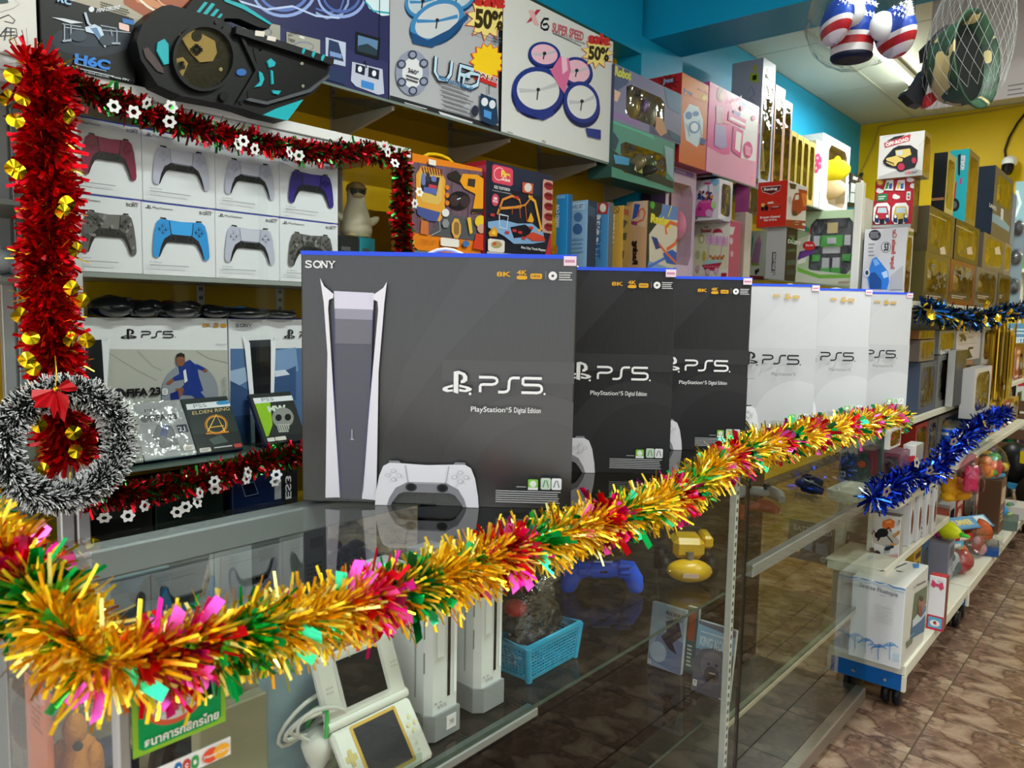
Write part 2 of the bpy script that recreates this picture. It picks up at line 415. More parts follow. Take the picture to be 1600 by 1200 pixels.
def carton_y(name, label, cat, crop, xl, xr, top, yf, z0, depth, faces, group=None, **kw):
    """The same for a box that shows its front towards -Y, on the plane Y = yf."""
    ox, oy, sc = crop
    def x_at(px):
        lo, hi = -6.0, 3.0
        for _ in range(60):
            m = (lo+hi)/2
            if proj((m, yf, z0))[0] < px: lo = m
            else: hi = m
        return lo
    X0, X1 = x_at(ox+xl/sc), x_at(ox+xr/sc)
    h = on_y(ox+top[0]/sc, oy+top[1]/sc, yf).z - z0
    return Carton(name, label, cat, X1-X0, depth, h, ((X0+X1)/2, yf+depth/2, z0), 0, faces, group, **kw)
# ------------------------------------------------------------------ the room
YFAR, ZC, XL = 7.66, 3.07, -2.35
def struct(o): o['kind'] = 'structure'; return o
def two_tone(low, high, z):
    m = bpy.data.materials.new('wall_paint'); m.use_nodes = True; nt = m.node_tree; b = nt.nodes['Principled BSDF']; b.inputs['Roughness'].default_value = .55
    g = nt.nodes.new('ShaderNodeNewGeometry'); sp = nt.nodes.new('ShaderNodeSeparateXYZ'); gt = nt.nodes.new('ShaderNodeMath'); gt.operation = 'GREATER_THAN'; gt.inputs[1].default_value = z
    mx = nt.nodes.new('ShaderNodeMixRGB'); mx.inputs['Color1'].default_value = lin(low); mx.inputs['Color2'].default_value = lin(high)
    nz = nt.nodes.new('ShaderNodeTexNoise'); nz.inputs['Scale'].default_value = 9; bp = nt.nodes.new('ShaderNodeBump'); bp.inputs['Strength'].default_value = .12
    nt.links.new(g.outputs['Position'], sp.inputs[0]); nt.links.new(sp.outputs['Z'], gt.inputs[0]); nt.links.new(gt.outputs[0], mx.inputs['Fac'])
    nt.links.new(g.outputs['Position'], nz.inputs['Vector']); nt.links.new(nz.outputs['Fac'], bp.inputs['Height']); nt.links.new(bp.outputs['Normal'], b.inputs['Normal'])
    nt.links.new(mx.outputs['Color'], b.inputs['Base Color']); return m
YEL, CYA = '#dcb400', '#0d93bf'
struct(MB().box((XL-.1, -1.2, 0), (XL, 3.8, ZC), mat('#d9a80c', .55, bump=.1, bscale=9)).build('wall_left'))
struct(MB().box((XL-.1, 3.8, 0), (XL, YFAR, ZC), two_tone(YEL, CYA, 2.07)).build('wall_left'))
struct(MB().box((XL-.1, YFAR, 0), (2.6, YFAR+.1, ZC), mat(YEL, .5, bump=.1, bscale=9)).build('wall_far'))
struct(MB().box((2.5, -1.2, 0), (2.6, YFAR, ZC), mat('#ded9c6', .6)).build('wall_right'))
cyan = mat(CYA, .4, bump=.06, bscale=12)
beam = struct(MB().box((XL, 3.62, 2.71), (2.5, 3.97, ZC), cyan).build('trim_1'))
struct(MB().box((XL, -1.2, 2.62), (-2.201, 3.549, ZC), cyan).build('trim_2'))
struct(MB().box((XL, 3.55, 0), (-2.2, 3.985, 2.709), cyan).build('column'))
tp = MB(); tp.tube([(-2.193, y, 2.44+.02*math.sin(y*9)) for y in [3.56+.085*i for i in range(6)]], .007, BLACK, 6)
tag(tp.build('cable'), 'black cable clipped to the wall beside the blue column', 'cable')
ceil = struct(MB().box((XL-.1, -1.2, ZC+.012), (2.6, YFAR+.1, ZC+.1), mat('#9c9a8e', .7)).build('ceiling'))
cpm = mat('#c9c7ba', .6, bump=.1, bscale=25)
pan = None
for i in range(4):
    for j in range(5):
        x0 = XL+.004 if i == 0 else -1.885+(i-1)*1.2; x1 = -1.895 if i == 0 else x0+1.19
        y0 = 7.65-1.2*(j+1)+.004; y1 = 7.65-1.2*j-.004
        if x1 > 2.5: x1 = 2.495
        if y0 < 3.98 and y1 > 3.98: y0 = 3.98
        p = MB().box((x0, y0, ZC), (x1, y1, ZC+.012), cpm, .002).build('ceiling_panel', ceil)
st = None
for k in range(3):
    x = -1.89+1.2*k
    mb = MB().box((x-.014, 3.98, ZC-.006), (x+.014, YFAR, ZC), mat('#b5b3a5', .6)); mb.build('joint_strip', ceil)
# floor: tiles with sunk joints
grout = mat('#5b5247', .8)
floor = struct(MB().box((XL-.1, -1.7, -.1), (2.6, YFAR+.1, -.004), grout).build('floor'))
def marble():
    m = bpy.data.materials.new('marble_print'); m.use_nodes = True; nt = m.node_tree; N = nt.nodes; L = nt.links; b = N['Principled BSDF']
    tc = N.new('ShaderNodeTexCoord'); mp = N.new('ShaderNodeMapping'); L.new(tc.outputs['Object'], mp.inputs['Vector']); mp.inputs['Rotation'].default_value = (0, 0, R(38)); mp.inputs['Scale'].default_value = (1.0, 1.25, 1)
    n1 = N.new('ShaderNodeTexNoise'); n1.inputs['Scale'].default_value = 7; n1.inputs['Detail'].default_value = 7; n1.inputs['Distortion'].default_value = .5; n1.inputs['Roughness'].default_value = .62
    L.new(mp.outputs[0], n1.inputs['Vector']); cr = N.new('ShaderNodeValToRGB'); e = cr.color_ramp.elements
    e[0].position = .30; e[0].color = lin('#54423a'); e[1].position = .74; e[1].color = lin('#b09c87')
    for pos, c in ((.42, '#6d5245'), (.50, '#876b5a'), (.6, '#a08873')): q = cr.color_ramp.elements.new(pos); q.color = lin(c)
    L.new(n1.outputs['Fac'], cr.inputs['Fac'])
    n2 = N.new('ShaderNodeTexNoise'); n2.inputs['Scale'].default_value = 6.5; n2.inputs['Detail'].default_value = 8; n2.inputs['Distortion'].default_value = .3; L.new(mp.outputs[0], n2.inputs['Vector'])
    ab = N.new('ShaderNodeMath'); ab.operation = 'SUBTRACT'; ab.inputs[1].default_value = .5; L.new(n2.outputs['Fac'], ab.inputs[0])
    a2 = N.new('ShaderNodeMath'); a2.operation = 'ABSOLUTE'; L.new(ab.outputs[0], a2.inputs[0])
    vr = N.new('ShaderNodeValToRGB'); vr.color_ramp.elements[0].color = lin('#4a3226'); vr.color_ramp.elements[1].color = (1, 1, 1, 1); vr.color_ramp.elements[1].position = .035
    L.new(a2.outputs[0], vr.inputs['Fac'])
    mx = N.new('ShaderNodeMixRGB'); mx.blend_type = 'MULTIPLY'; mx.inputs['Fac'].default_value = .6; L.new(cr.outputs[0], mx.inputs['Color1']); L.new(vr.outputs[0], mx.inputs['Color2'])
    L.new(mx.outputs[0], b.inputs['Base Color']); b.inputs['Roughness'].default_value = .22; return m
MARB = marble(); TP = .285
tm = MB().box((-TP/2+.0018, -TP/2+.0018, -.012), (TP/2-.0018, TP/2-.0018, 0), MARB, .0012)
t0 = tm.build('tile', floor, (-.5+TP/2, 2.41+TP/2, 0))
fld = []
for i in range(-7, 11):
    for j in range(-14, 18):
        x, y = -.5+TP*(i+.5), 2.41+TP*(j+.5)
        if i == 0 and j == 0: continue
        if -1 <= i <= 4 and -7 <= j:
            if y < YFAR-.1: link('tile', t0.data, floor, (x, y, 0))
        elif x > XL and x < 2.5 and -1.55 < y < YFAR: fld.append((x, y))
fm = MB()
for x, y in fld: fm.box((x-TP/2+.0018, y-TP/2+.0018, -.012), (x+TP/2-.0018, y+TP/2-.0018, 0), MARB)
fm.build('tile_field', floor, kind='stuff')
struct(MB().box((-14, -18, -.2), (16, -1.72, -.012), mat('#b5b1a8', .8, bump=.1)).build('pavement'))
# fluorescent lamps: one in view, the other three added unseen for more light
def lamp(x, y, label, group=None):
    t = thing('tube_lamp', label, 'lamp', (x, y, ZC), 0, group)
    MB().box((-.022, -.62, -.045), (.022, .62, -.007), mat('#e4e6e0', .4), .004).build('batten', t)
    for s in (-1, 1): MB().box((-.02, s*.6-.02, -.085), (.02, s*.6+.02, -.045), mat('#d5d8d2', .4), .004).build('lamp_holder', t)
    MB().tube([(0, -.585, -.068), (0, .585, -.068)], .014, glow('#f4fff2', 14.0), 10).build('tube', t)
    ld = bpy.data.lights.new('tube_light', 'AREA'); ld.shape = 'RECTANGLE'; ld.size = .03; ld.size_y = 1.15; ld.energy = TUBE_W; ld.color = (.93, 1, .95)
    lo = bpy.data.objects.new('tube_light', ld); COL.objects.link(lo); lo.parent = t; lo.location = (0, 0, -.088)
    return t
lamp(-1.6, 5.9, 'lit fluorescent tube on the ceiling beyond the hanging flag toy')
lamp(-.25, 1.6, 'lit fluorescent tube on the ceiling above the glass counter, out of view')
lamp(1.3, 1.6, 'lit fluorescent tube on the ceiling over the aisle beside the counter, out of view')
lamp(.9, 5.9, 'lit fluorescent tube on the ceiling deep in the shop, out of view')

# ------------------------------------------------------------------ the glass counter
GL = glass('#fafdfb', 1.6); GLT = glass('#f8fbfa', 1.8); GREEN = mat('#3f544d', .2); MIR = mat('#c3c8c6', .02, 1.0)
CX0, CX1, CY0, CY1, CZ = -1.06, -.68, .27, 2.60, .96
ct = thing('display_counter', 'long glass display counter edged with gold tinsel in front of the shelves', 'counter', ((CX0+CX1)/2, (CY0+CY1)/2, 0))
_o = Vector(ct.location)
def cpart(mb, name, **k): mb.build(name, ct, -_o, **k)
cpart(MB().box((CX0-.02, CY0-.004, CZ-.008), (CX1+.006, CY1+.004, CZ), GLT), 'glass_top')
edge = MB(); edge.box((CX1+.0062, CY0, CZ-.006), (CX1+.0074, CY1, CZ-.0002), mat('#8f9c9c', .2)); edge.box((CX1-.004, CY0, CZ-.014), (CX1+.003, CY1, CZ-.0085), BLACK)
cpart(edge, 'top_edge')
cpart(MB().box((CX1-.006, CY0, .07), (CX1, 1.592, CZ-.021), GL), 'front_pane'); cpart(MB().box((CX1-.006, 1.606, .07), (CX1, CY1, CZ-.021), GL), 'front_pane')
cpart(MB().box((CX0+.02, CY0, .07), (CX1-.008, CY0+.006, CZ-.021), GL), 'end_pane'); cpart(MB().box((CX0+.02, CY1-.006, .07), (CX1-.008, CY1, CZ-.021), GL), 'end_pane')
cpart(MB().box((CX1-.005, 1.5925, .07), (CX1-.001, 1.6055, CZ-.021), BLACK), 'pane_joint')
cpart(MB().box((CX1-.012, CY0-.003, .07), (CX1+.002, CY0+.0085, CZ-.021), ALU, .002), 'corner_strip')
cpart(MB().box((CX0-.02, CY0-.02, CZ-.05), (CX0+.02, CY1, CZ-.0085), mat('#a3a6a8', .55, .2), .003), 'back_rail')
cpart(MB().box((CX1-.03, CY0, .025), (CX1+.004, CY1, .07), mat('#8f8378', .4, .6), .003), 'base_rail')
cpart(MB().box((CX0, CY0, .025), (CX1-.032, CY1, .066), mat('#34322d', .5)), 'bottom_board')
for y in (CY0+.05, 1.4, CY1-.05):
    for x in (CX0+.04, CX1-.06): cpart(MB().lathe([(.02, 0), (.02, .025)], BLACK, 10, Matrix.Translation((x, y, 0))), 'foot')
cpart(MB().box((CX0+.002, .98, .066), (CX0+.008, CY1, CZ-.052), mat('#0b0c0d', .12)), 'back_door'); cpart(MB().box((CX0-.008, CY0+.02, .066), (CX0-.002, 1.0, CZ-.052), MIR), 'mirror_door')
for nm, (y0, y1, z, x1) in dict(a=(.385, 1.588, .655, -.715), b=(1.61, 2.585, .675, -.715), c=(.385, 1.588, .33, -.76), d=(1.61, 2.585, .33, -.72)).items():
    cpart(MB().box((CX0+.02, y0, z), (x1, y1, z+.006), glass('#f1f8f5', 1.5)), 'glass_shelf')
    cpart(MB().box((x1+.0003, y0, z), (x1+.0015, y1, z+.006), GREEN), 'shelf_edge')
cpart(MB().box((-.735, .60, .64), (-.712, .91, .654), ALU, .002), 'shelf_rail')
cpart(MB().box((-.735, 1.72, .655), (-.712, 2.58, .686), ALU, .002), 'shelf_rail'); cpart(MB().box((-.738, 1.63, .315), (-.717, 2.58, .329), mat('#a39c86', .5), .002), 'shelf_rail')
sd = MB(); sd.box((-.712, 1.575, .07), (-.698, 1.5905, CZ-.022), mat('#d7d8d3', .4))
cpart(sd, 'slotted_standard')
sl = MB()
for i in range(44): z = .09+i*.0193; sl.box((-.6982, 1.5795, z), (-.6975, 1.586, z+.009), mat('#55564f', .6))
cpart(sl, 'standard_slots')

# ------------------------------------------------------------------ console cartons on the counter
def ps_mark(a, c, x0, y0, x1, y1):            # the upright-and-lying emblem
    X = lambda u: x0+(x1-x0)*u; Y = lambda v: y0+(y1-y0)*v; q = lambda L: [(X(u), Y(v)) for u, v in L]
    a.p(c, q([(.38, .06), (.54, 0), (.54, 1.0), (.38, .95)]))
    a.p(c, q([(.54, 1.0), (.54, .86), (.66, .82), (.7, .72), (.68, .62), (.62, .58), (.62, .46), (.74, .48), (.84, .58), (.84, .76), (.76, .9)]))
    a.p(c, q([(.36, .40), (.36, .29), (.2, .24), (.16, .2), (.22, .16), (.36, .19), (.36, .1), (.16, .06), (.02, .12), (0, .2), (.06, .28)]))
    a.p(c, q([(.57, .40), (.57, .30), (.76, .25), (.82, .21), (.76, .17), (.57, .22), (.57, .10), (.8, .08), (.98, .15), (1, .23), (.9, .31)]))
def ps5_word(a, c, x0, y0, x1, y1, w):
    X = lambda u: x0+(x1-x0)*u; Y = lambda v: y0+(y1-y0)*v; q = lambda L: [(X(u), Y(v)) for u, v in L]
    a.l(c, q([(.01, .95), (.22, .95), (.27, .9), (.29, .8), (.29, .66), (.26, .55), (.21, .5), (.08, .5), (.04, .46), (.03, .38), (.03, 0)]), w)
    a.l(c, q([(.64, .95), (.54, .95), (.50, .9), (.48, .75), (.47, .22), (.45, .1), (.40, .04), (.31, .04)]), w)
    a.l(c, q([(.98, .95), (.71, .95), (.69, .9), (.69, .58), (.71, .53), (.93, .53), (.97, .46), (.98, .35), (.98, .2), (.96, .09), (.91, .04), (.67, .04)]), w)
def serif_word(a, c, x0, y0, x1, y1, w=None):
    w = w or abs(y1-y0)*.16; X = lambda u: x0+(x1-x0)*u; Y = lambda v: y0+(y1-y0)*v; q = lambda L: [(X(u), Y(v)) for u, v in L]
    a.l(c, q([(.2, .78), (.18, .95), (.1, 1), (.03, .93), (.02, .75), (.06, .6), (.16, .45), (.2, .3), (.19, .1), (.11, 0), (.03, .06), (.01, .25)]), w*1.25)
    a.l(c, q([(.28+.115+.115*math.cos(t*.524), .5+.5*math.sin(t*.524)) for t in range(12)]), w*1.35, closed=True)
    for u in (.55, .72): a.l(c, q([(u, 0), (u, 1)]), w)
    a.l(c, q([(.55, 1), (.72, 0)]), w*1.5); 
    for u, v in ((.55, 0), (.55, 1), (.72, 1)): a.l(c, q([(u-.04, v), (u+.04, v)]), w*.7)
    a.l(c, q([(.8, 1), (.885, .48), (.885, 0)]), w*1.3); a.l(c, q([(.98, 1), (.885, .48)]), w*.8)
    for u, v in ((.885, 0), (.8, 1), (.97, 1)): a.l(c, q([(u-.04, v), (u+.04, v)]), w*.7)
def pad(a, cx, cy, w, h, body='#dfe0e8', inner='#1b1c1f', touch=None, detail=None, cut=0):
    q = lambda L: [(cx+u*w, cy+v*h) for u, v in L]; mir = lambda L: L+[(-u, v) for u, v in L[::-1]]
    dk = detail or '#b6b7c2'
    a.p(inner, q([(-.37, .5), (-.36, .53), (-.27, .53), (-.25, .48)])); a.p(inner, q([(.37, .5), (.36, .53), (.27, .53), (.25, .48)]))
    a.p(body, q(mir([(0, .46), (.22, .48), (.36, .49), (.42, .42), (.46, .22), (.49, -.12), (.5, -.38), (.48, -.47), (.43, -.5), (.38, -.46), (.33, -.28), (.27, -.12), (.22, -.08), (0, -.08)])))
    a.p(inner, q(mir([(0, .12), (.185, .12), (.25, .05), (.30, .0), (.36, -.2), (.405, -.49), (.38, -.46), (.33, -.28), (.27, -.12), (.22, -.08), (0, -.08)])))
    a.p(touch or body, q([(-.2, .45), (.2, .45), (.17, .12), (-.17, .12)]))
    a.l(dk, q([(-.21, .45), (-.185, .14), (-.15, .1), (.15, .1), (.185, .14), (.21, .45)]), h*.018)
    for s in (-1, 1): a.e('#35363b', cx+s*.15*w, cy+.02*h, .055*w, .085*h, 14); a.e('#141518', cx+s*.15*w, cy+.02*h, .038*w, .058*h, 12)
    for dx, dy in ((0, .085), (0, -.085), (.055, 0), (-.055, 0)):
        a.e(dk, cx-(.32*w)+dx*w, cy+.25*h+dy*h, .024*w, .037*h, 8); a.e(body, cx-(.32*w)+dx*w, cy+.25*h+dy*h, .019*w, .029*h, 8)
        a.e(dk, cx+(.32*w)+dx*w, cy+.25*h+dy*h, .026*w, .04*h, 10); a.e(body, cx+(.32*w)+dx*w, cy+.25*h+dy*h, .020*w, .031*h, 10)
def console_carton(label, right_xy, dark, yaw=38.4, z=CZ, w=.43, h=.40, dep=.185, glossy=False, fx=0.0):
    th = R(yaw); d = Vector((math.cos(th), math.sin(th), 0)); n = Vector((-math.sin(th), math.cos(th), 0))
    c = Vector((*right_xy, z))-d*(w/2)+n*(dep/2)
    body = '#2c2c2f' if dark else '#c3c3c8'
    bm = mat(body, .34 if glossy else .5, 0, 1.0 if glossy else .0, .22 if dark else .10, 95.0, 'corrugated')
    k = Carton('console_carton', label, 'box', w, dep, h, tuple(c), yaw, [body]*4+['#2348d6', body], 'games console cartons in a row on the counter', rough=.35, ch=.002, bodymat=[bm, bm, bm, bm, None, bm])
    fin_ = (.34, 0, 1.0) if glossy else (.5, 0, 0.0); a = k.art('front'); W = '#f2f2f4' if dark else '#222326'
    sh = mat('#323235' if dark else '#bcbcc1', *fin_); sh2 = mat('#29292c' if dark else '#c8c8cd', *fin_); sh3 = mat('#2f2f32' if dark else '#bfbfc4', *fin_)
    a.p(sh3, [(.30, .25), (.55, .62), (.86, .99), (.62, .99), (.38, .55)]); a.p(sh, [(.52, .36), (.52, .57), (1, .57), (1, .51), (1, .36)]) if not dark else a.p(sh, [(.52, .50), (.52, .585), (1, .585), (1, .50)])
    k0 = a.k
    a.e(sh3, .86, .05, .36, .41, 40); a.e(sh2, .89, .04, .27, .31, 36)
    a.r('#2f55ea', 0, .984, 1, 1)
    serif_word(a, W, .017, .935, .128, .96)
    G = '#e0a521' if dark else '#c9a24a'
    a.t(G, '8K', .713, .912, .765, .931, .03); a.t(G, '4K', .785, .920, .822, .938, .03); a.rr(G, .785, .902, .823, .917, .2); a.rr(G, .834, .905, .876, .926, .12); a.t(body, 'HDR', .840, .911, .870, .920)
    if dark:
        a.r('#8a8a8d', .888, .905, .890, .935); a.e('#e8e8ea', .914, .918, .0155, .0168, 18); a.e('#3a3a3d', .914, .918, .005, .0055, 10)
        a.lines('#c9c9cc', .936, .900, .985, .936, 4, .2)
    # upright console
    fin = '#e9e7f2' if dark else '#f1f1f3'; ln = '#7d7f96'
    if not dark: a.p('#55565c', [(.125, .84), (.27, .835), (.232, .02), (.146, .02)])
    lf = [(.075, .893), (.09, .862), (.124, .833), (.123, .818), (.107, .81), (.104, .775), (.124, .42), (.146, .025), (.092, .022), (.101, .60), (.088, .80)]
    rf = [(.318, .884), (.305, .86), (.268, .832), (.268, .815), (.284, .808), (.287, .775), (.258, .42), (.228, .022), (.282, .018), (.289, .53), (.309, .80)]
    a.p('#5e5f6a' if dark else '#26272b', [(.124, .845), (.272, .840), (.262, .55), (.242, .018), (.140, .020), (.128, .55)])
    a.p('#d9d6ea' if dark else '#34353a', [(.125, .845), (.271, .840), (.268, .775), (.127, .777)]); a.p('#9b9aab' if dark else '#303136', [(.127, .777), (.268, .775), (.267, .735), (.128, .737)])
    a.p('#74747f' if dark else '#2c2d31', [(.128, .737), (.267, .735), (.264, .64), (.129, .64)])
    a.p(fin, lf); a.p(fin, rf)
    for L in ([(.127, .77), (.129, .40), (.15, .05)], [(.268, .77), (.255, .40), (.232, .05)]): a.l('#55589a' if dark else '#8a8c9a', L, .002)
    a.r('#c9cad4', .190, .262, .193, .30); a.r('#c9cad4', .186, .26, .199, .2635)
    pad(a, .470, .072, .385, .205, '#eceaf3' if dark else '#ecedf0', '#8c8c94' if dark else '#2b2c30')
    ps_mark(a, W, .525, .455, .632, .545)
    ps5_word(a, W, .655, .463, .888, .525, .0105); a.e(W, .894, .462, .004, .0045, 8); a.e(W, .626, .456, .005, .0055, 10)
    tc_ = W if dark else '#77787c'; x0 = .630 if dark else .720; a.t(tc_, 'PlayStation', x0, .380, x0+.124, .407, .006 if dark else 0); a.t(tc_, '\u00ae', x0+.126, .396, x0+.134, .406); a.t(tc_, '5', x0+.136, .387, x0+.147, .407, .006 if dark else 0)
    if dark: a.t(tc_, 'Digital Edition', .786, .380, .882, .407, .006)
    a.rr('#8cd04a', .842, .088, .878, .125, .1); a.e('#f2f5ee', .86, .107, .012, .013, 14); a.r('#f4f4f4', .842, .083, .878, .093)
    for x0, c0 in ((.888, '#cfe0cc'), (.927, '#f2f2f4')):
        a.rr(c0, x0, .086, x0+.036, .132, .1); a.l('#4f8f55' if x0 < .9 else '#77797c', [(x0+.008, .095), (x0+.015, .122), (x0+.021, .122), (x0+.028, .095)], .004)
    a.lines('#bdbdc1' if dark else '#9a9ba0', .725, .030, .962, .082, 6, .08, 3) ; a.lines('#bdbdc1', .80, .092, .835, .099, 1, 0)
    k.done()
    pt = MB(); O, U, V = [Vector(q) for q in FACE['front'](w, dep, h)]
    b_ = O+U*.952+V*.958; pt.box((b_.x, b_.y-.0035, b_.z), (b_.x+.0195, b_.y-.0028, b_.z+.0145), mat('#ecd7e4', .4)); pt.box((b_.x+.002, b_.y-.0039, b_.z+.005), (b_.x+.017, b_.y-.0036, b_.z+.009), mat('#c98aa6', .5))
    pt.build('price_tag', k.o)
    hd = MB(); hd.tube([Vector((x*.034, .0, h+.001+.012*(1-x*x))) for x in (-1, -.8, -.4, 0, .4, .8, 1)], .0035, WHITE, 6); hd.build('carry_handle', k.o)
    return k
console_carton('grey-black console carton nearest the camera with an upright white console', (-.707, .974), True, w=.432, glossy=True)
console_carton('black console carton standing just behind the grey-black one nearest the camera', (-.731, 1.331), True)
console_carton('black console carton touching the row of white cartons', (-.736, 1.692), True)
console_carton('white console carton next to the black cartons on the glass counter', (-.728, 2.109), False)
console_carton('white console carton in the middle between two other white cartons', (-.690, 2.448), False)
console_carton('white console carton at the far end of the counter row', (-.656, 2.775), False, yaw=37)
# ------------------------------------------------------------------ wall cabinet with the controllers
FX = -1.95
YP0 = y_at(108, FX, 1.35); YP1 = y_at(640, FX, 1.5); YJ = y_at(415, FX, 1.2)
ZT = 1.80
Z1 = on_x(138, 425, -1.985).z; Z2 = on_x(133, 302, -1.985).z; Z3 = on_x(133, 182, -1.985).z
ZS = .858
CGL = glass('#fdfefe', 1.3)
def cabinet(label, y0, y1, shelves, joint=None):
    t = thing('display_cabinet', label, 'cabinet', (-2.14, (y0+y1)/2, 0)); o = -Vector(t.location)
    P = lambda mb, nm: mb.build(nm, t, o)
    wm = mat('#c9cacc', .35, .3)
    P(MB().box((-2.345, y0, .05), (-2.335, y1, ZT-.03), mat('#c99f12', .6)), 'back_panel')
    P(MB().box((-2.345, y0, ZT-.03), (FX+.005, y1, ZT), mat('#dcdcda', .4), .002), 'top_panel'); P(MB().box((-2.345, y0, 0), (FX, y1, .05), mat('#8f9092', .5)), 'plinth')
    for y in (y0, y1-.03): P(MB().box((FX-.03, y, .05), (FX, y+.03, ZT-.03), wm, .003), 'post'); P(MB().box((-2.335, y, .05), (-2.31, y+.03, ZT-.03), wm, .002), 'post')
    P(MB().box((FX-.025, y0+.03, ZT-.055), (FX-.002, y1-.03, ZT-.03), wm, .002), 'top_rail'); P(MB().box((FX-.025, y0+.03, .05), (FX-.002, y1-.03, .62), mat('#a9abad', .45, .2), .002), 'kick_panel')
    for s in (y0+.002, y1-.004): P(MB().box((-2.31, s, .06), (FX-.03, s+.003, ZT-.03), glass('#fafdfb', 1.5)), 'side_pane')
    j = joint or (y0+y1)/2
    P(MB().box((FX-.012, y0+.03, .62), (FX-.009, j+.015, ZT-.055), CGL), 'sliding_pane'); P(MB().box((FX-.006, j-.015, .62), (FX-.003, y1-.03, ZT-.055), CGL), 'sliding_pane')
    for z in shelves: P(MB().box((-2.33, y0+.006, z-.012), (FX-.035, y1-.006, z), mat('#8e948f', .3), .001), 'shelf')
    for y in (y0+.12, y0+.3*(y1-y0)+.2, y1-.25):
        s = MB(); s.box((-2.3345, y-.012, .3), (-2.329, y+.012, ZT-.05), mat('#c9c9c2', .5))
        for i in range(50): s.box((-2.3291, y-.006, .34+i*.028), (-2.3287, y-.001, .352+i*.028), mat('#55564f', .6)); s.box((-2.3291, y+.001, .34+i*.028), (-2.3287, y+.006, .352+i*.028), mat('#55564f', .6))
        P(s, 'slotted_standard')
    return t
cabinet('wall display cabinet with glass doors full of controller cartons', YP0, YP1, [Z1, ZS], YJ)
ZL = on_x(30, 433, -1.985).z
cabinet('wall display cabinet cut by the picture edge, doll and plush toy on its shelves', -.75, YP0-.006, [1.5, ZL, .80])

pads = [('deep red', '#7e1b3e', '#231a20', '#8b2547'), ('white', '#b4b5c6', '#141517', '#c4c5d2'), ('white', '#b4b5c6', '#141517', '#c4c5d2'), ('indigo purple', '#35297c', '#20212b', '#403390'),
        ('grey camouflage', '#5d5c5a', '#1f1f1f', '#6c6b68'), ('bright blue', '#2f8fd3', '#1b1c22', '#3aa0e4'), ('white', '#b4b5c6', '#141517', '#c4c5d2'), ('grey camouflage', '#62615e', '#1f1f1f', '#6c6b68')]
edges = [114, 223.5, 337.5, 437.5, 528.5]
place = [['at the tinsel column', 'second along', 'third along', 'at the open end'], ['at the tinsel column', 'second along', 'third along', 'at the open end']]
for i, (nm, body, inner, touch) in enumerate(pads):
    r_, c_ = divmod(i, 4); z0, z1 = ((Z2, Z3) if r_ == 0 else (Z1, Z2)); ya, yb = [y_at(edges[c_+q], -1.985, z0) for q in (0, 1)]
    k = Carton('controller_carton', f'white carton showing a {nm} controller, {["upper", "lower"][r_]} cabinet row, {place[r_][c_]}', 'box', yb-ya-.001, .08, z1-z0-.0006, (-1.985-.04, (ya+yb)/2, z0), 90,
               ['#dcdde0', '#d0d1d4', '#1d2f8e'], 'controller cartons in the wall cabinet', rough=.3)
    a = k.art()
    a.r('#22389c', 0, .982, 1, 1); ps_mark(a, '#222326', .045, .895, .125, .945); a.t('#3a3b3f', 'PlayStation', .14, .897, .40, .935); serif_word(a, '#222326', .77, .900, .945, .935)
    a.r('#e6d6e2', .87, .955, .965, .982)
    pad(a, .51, .51, .78, .54, body, inner, touch, {'#b4b5c6': '#8d8fa4'}.get(body, inner))
    if 'camou' in nm:
        rg = random.Random(i)
        for q in range(26):
            u, v = .51+(rg.random()-.5)*.7, .55+(rg.random()-.3)*.3
            if abs(u-.51) > .23 or v > .6: a.e(rg.choice(['#3f3f3d', '#82817d', '#4d4c4a']), u, min(v, .72) if abs(u-.51) < .3 else v-.12, .02+.03*rg.random(), .015+.02*rg.random(), 7, rg.random()*90)
    a.t('#8c8d90', 'DualSense', .065, .165, .22, .19); a.lines('#9b9c9f', .065, .125, .62, .152, 1, .1, i); a.lines('#b3b4b6', .065, .07, .2, .09, 1, 0, i)
    k.done()

# large console cartons lower down
XF = -2.112
def on_edge(px, z, w): y1 = y_at(px, XF, z); return y1-w, y1
zt = on_x(250, 497, XF).z
y0, y1 = on_edge(358, ZS, .43)
k = Carton('console_carton', 'white and stone-grey console carton with a running football player, in the cabinet', 'box', .43, .18, zt-ZS, (XF-.09, (y0+y1)/2, ZS), 90, ['#e3e3e4', '#d7d7d9', '#1f348f'])
a = k.art(crop=(0, 380, 2.608)); g = '#b7b7ad'
a.r('#22389c', 300, 293, 960, 301); a.p(g, [(300, 430), (940, 436), (960, 700), (960, 1000), (300, 1000)])
for p in ([(440, 445), (560, 520), (640, 560)], [(560, 440), (620, 500), (660, 520)], [(800, 440), (850, 470), (935, 490)]): a.l('#9c9c94', p, 4)
ps_mark(a, '#1b1b1d', 491, 392, 556, 348); ps5_word(a, '#2a2b2e', 573, 385, 706, 358, 5); a.r('#2a2b2e', 711, 381, 714, 385)
a.t('#c2881f', '8K', 824, 341, 858, 327, .03); a.t('#c2881f', '4K', 867, 333, 892, 324, .03); a.rr('#c2881f', 867, 342, 890, 335); a.rr('#c2881f', 897, 342, 921, 328); a.t('#99999b', 'PlayStation5', 877, 416, 921, 408)
a.e('#8e939b', 771, 610, 116, 122, 36)
kit, skin, hair = '#233a86', '#8a5a43', '#1d1715'
a.p(kit, [(722, 500), (770, 474), (800, 500), (808, 545), (826, 600), (790, 618), (745, 600), (748, 555), (705, 562), (700, 548), (728, 532)])
a.p(kit, [(795, 490), (838, 512), (836, 524), (800, 512)]); a.p(skin, [(700, 548), (676, 566), (673, 576), (688, 577), (707, 562)]); a.e(skin, 833, 519, 9, 7)
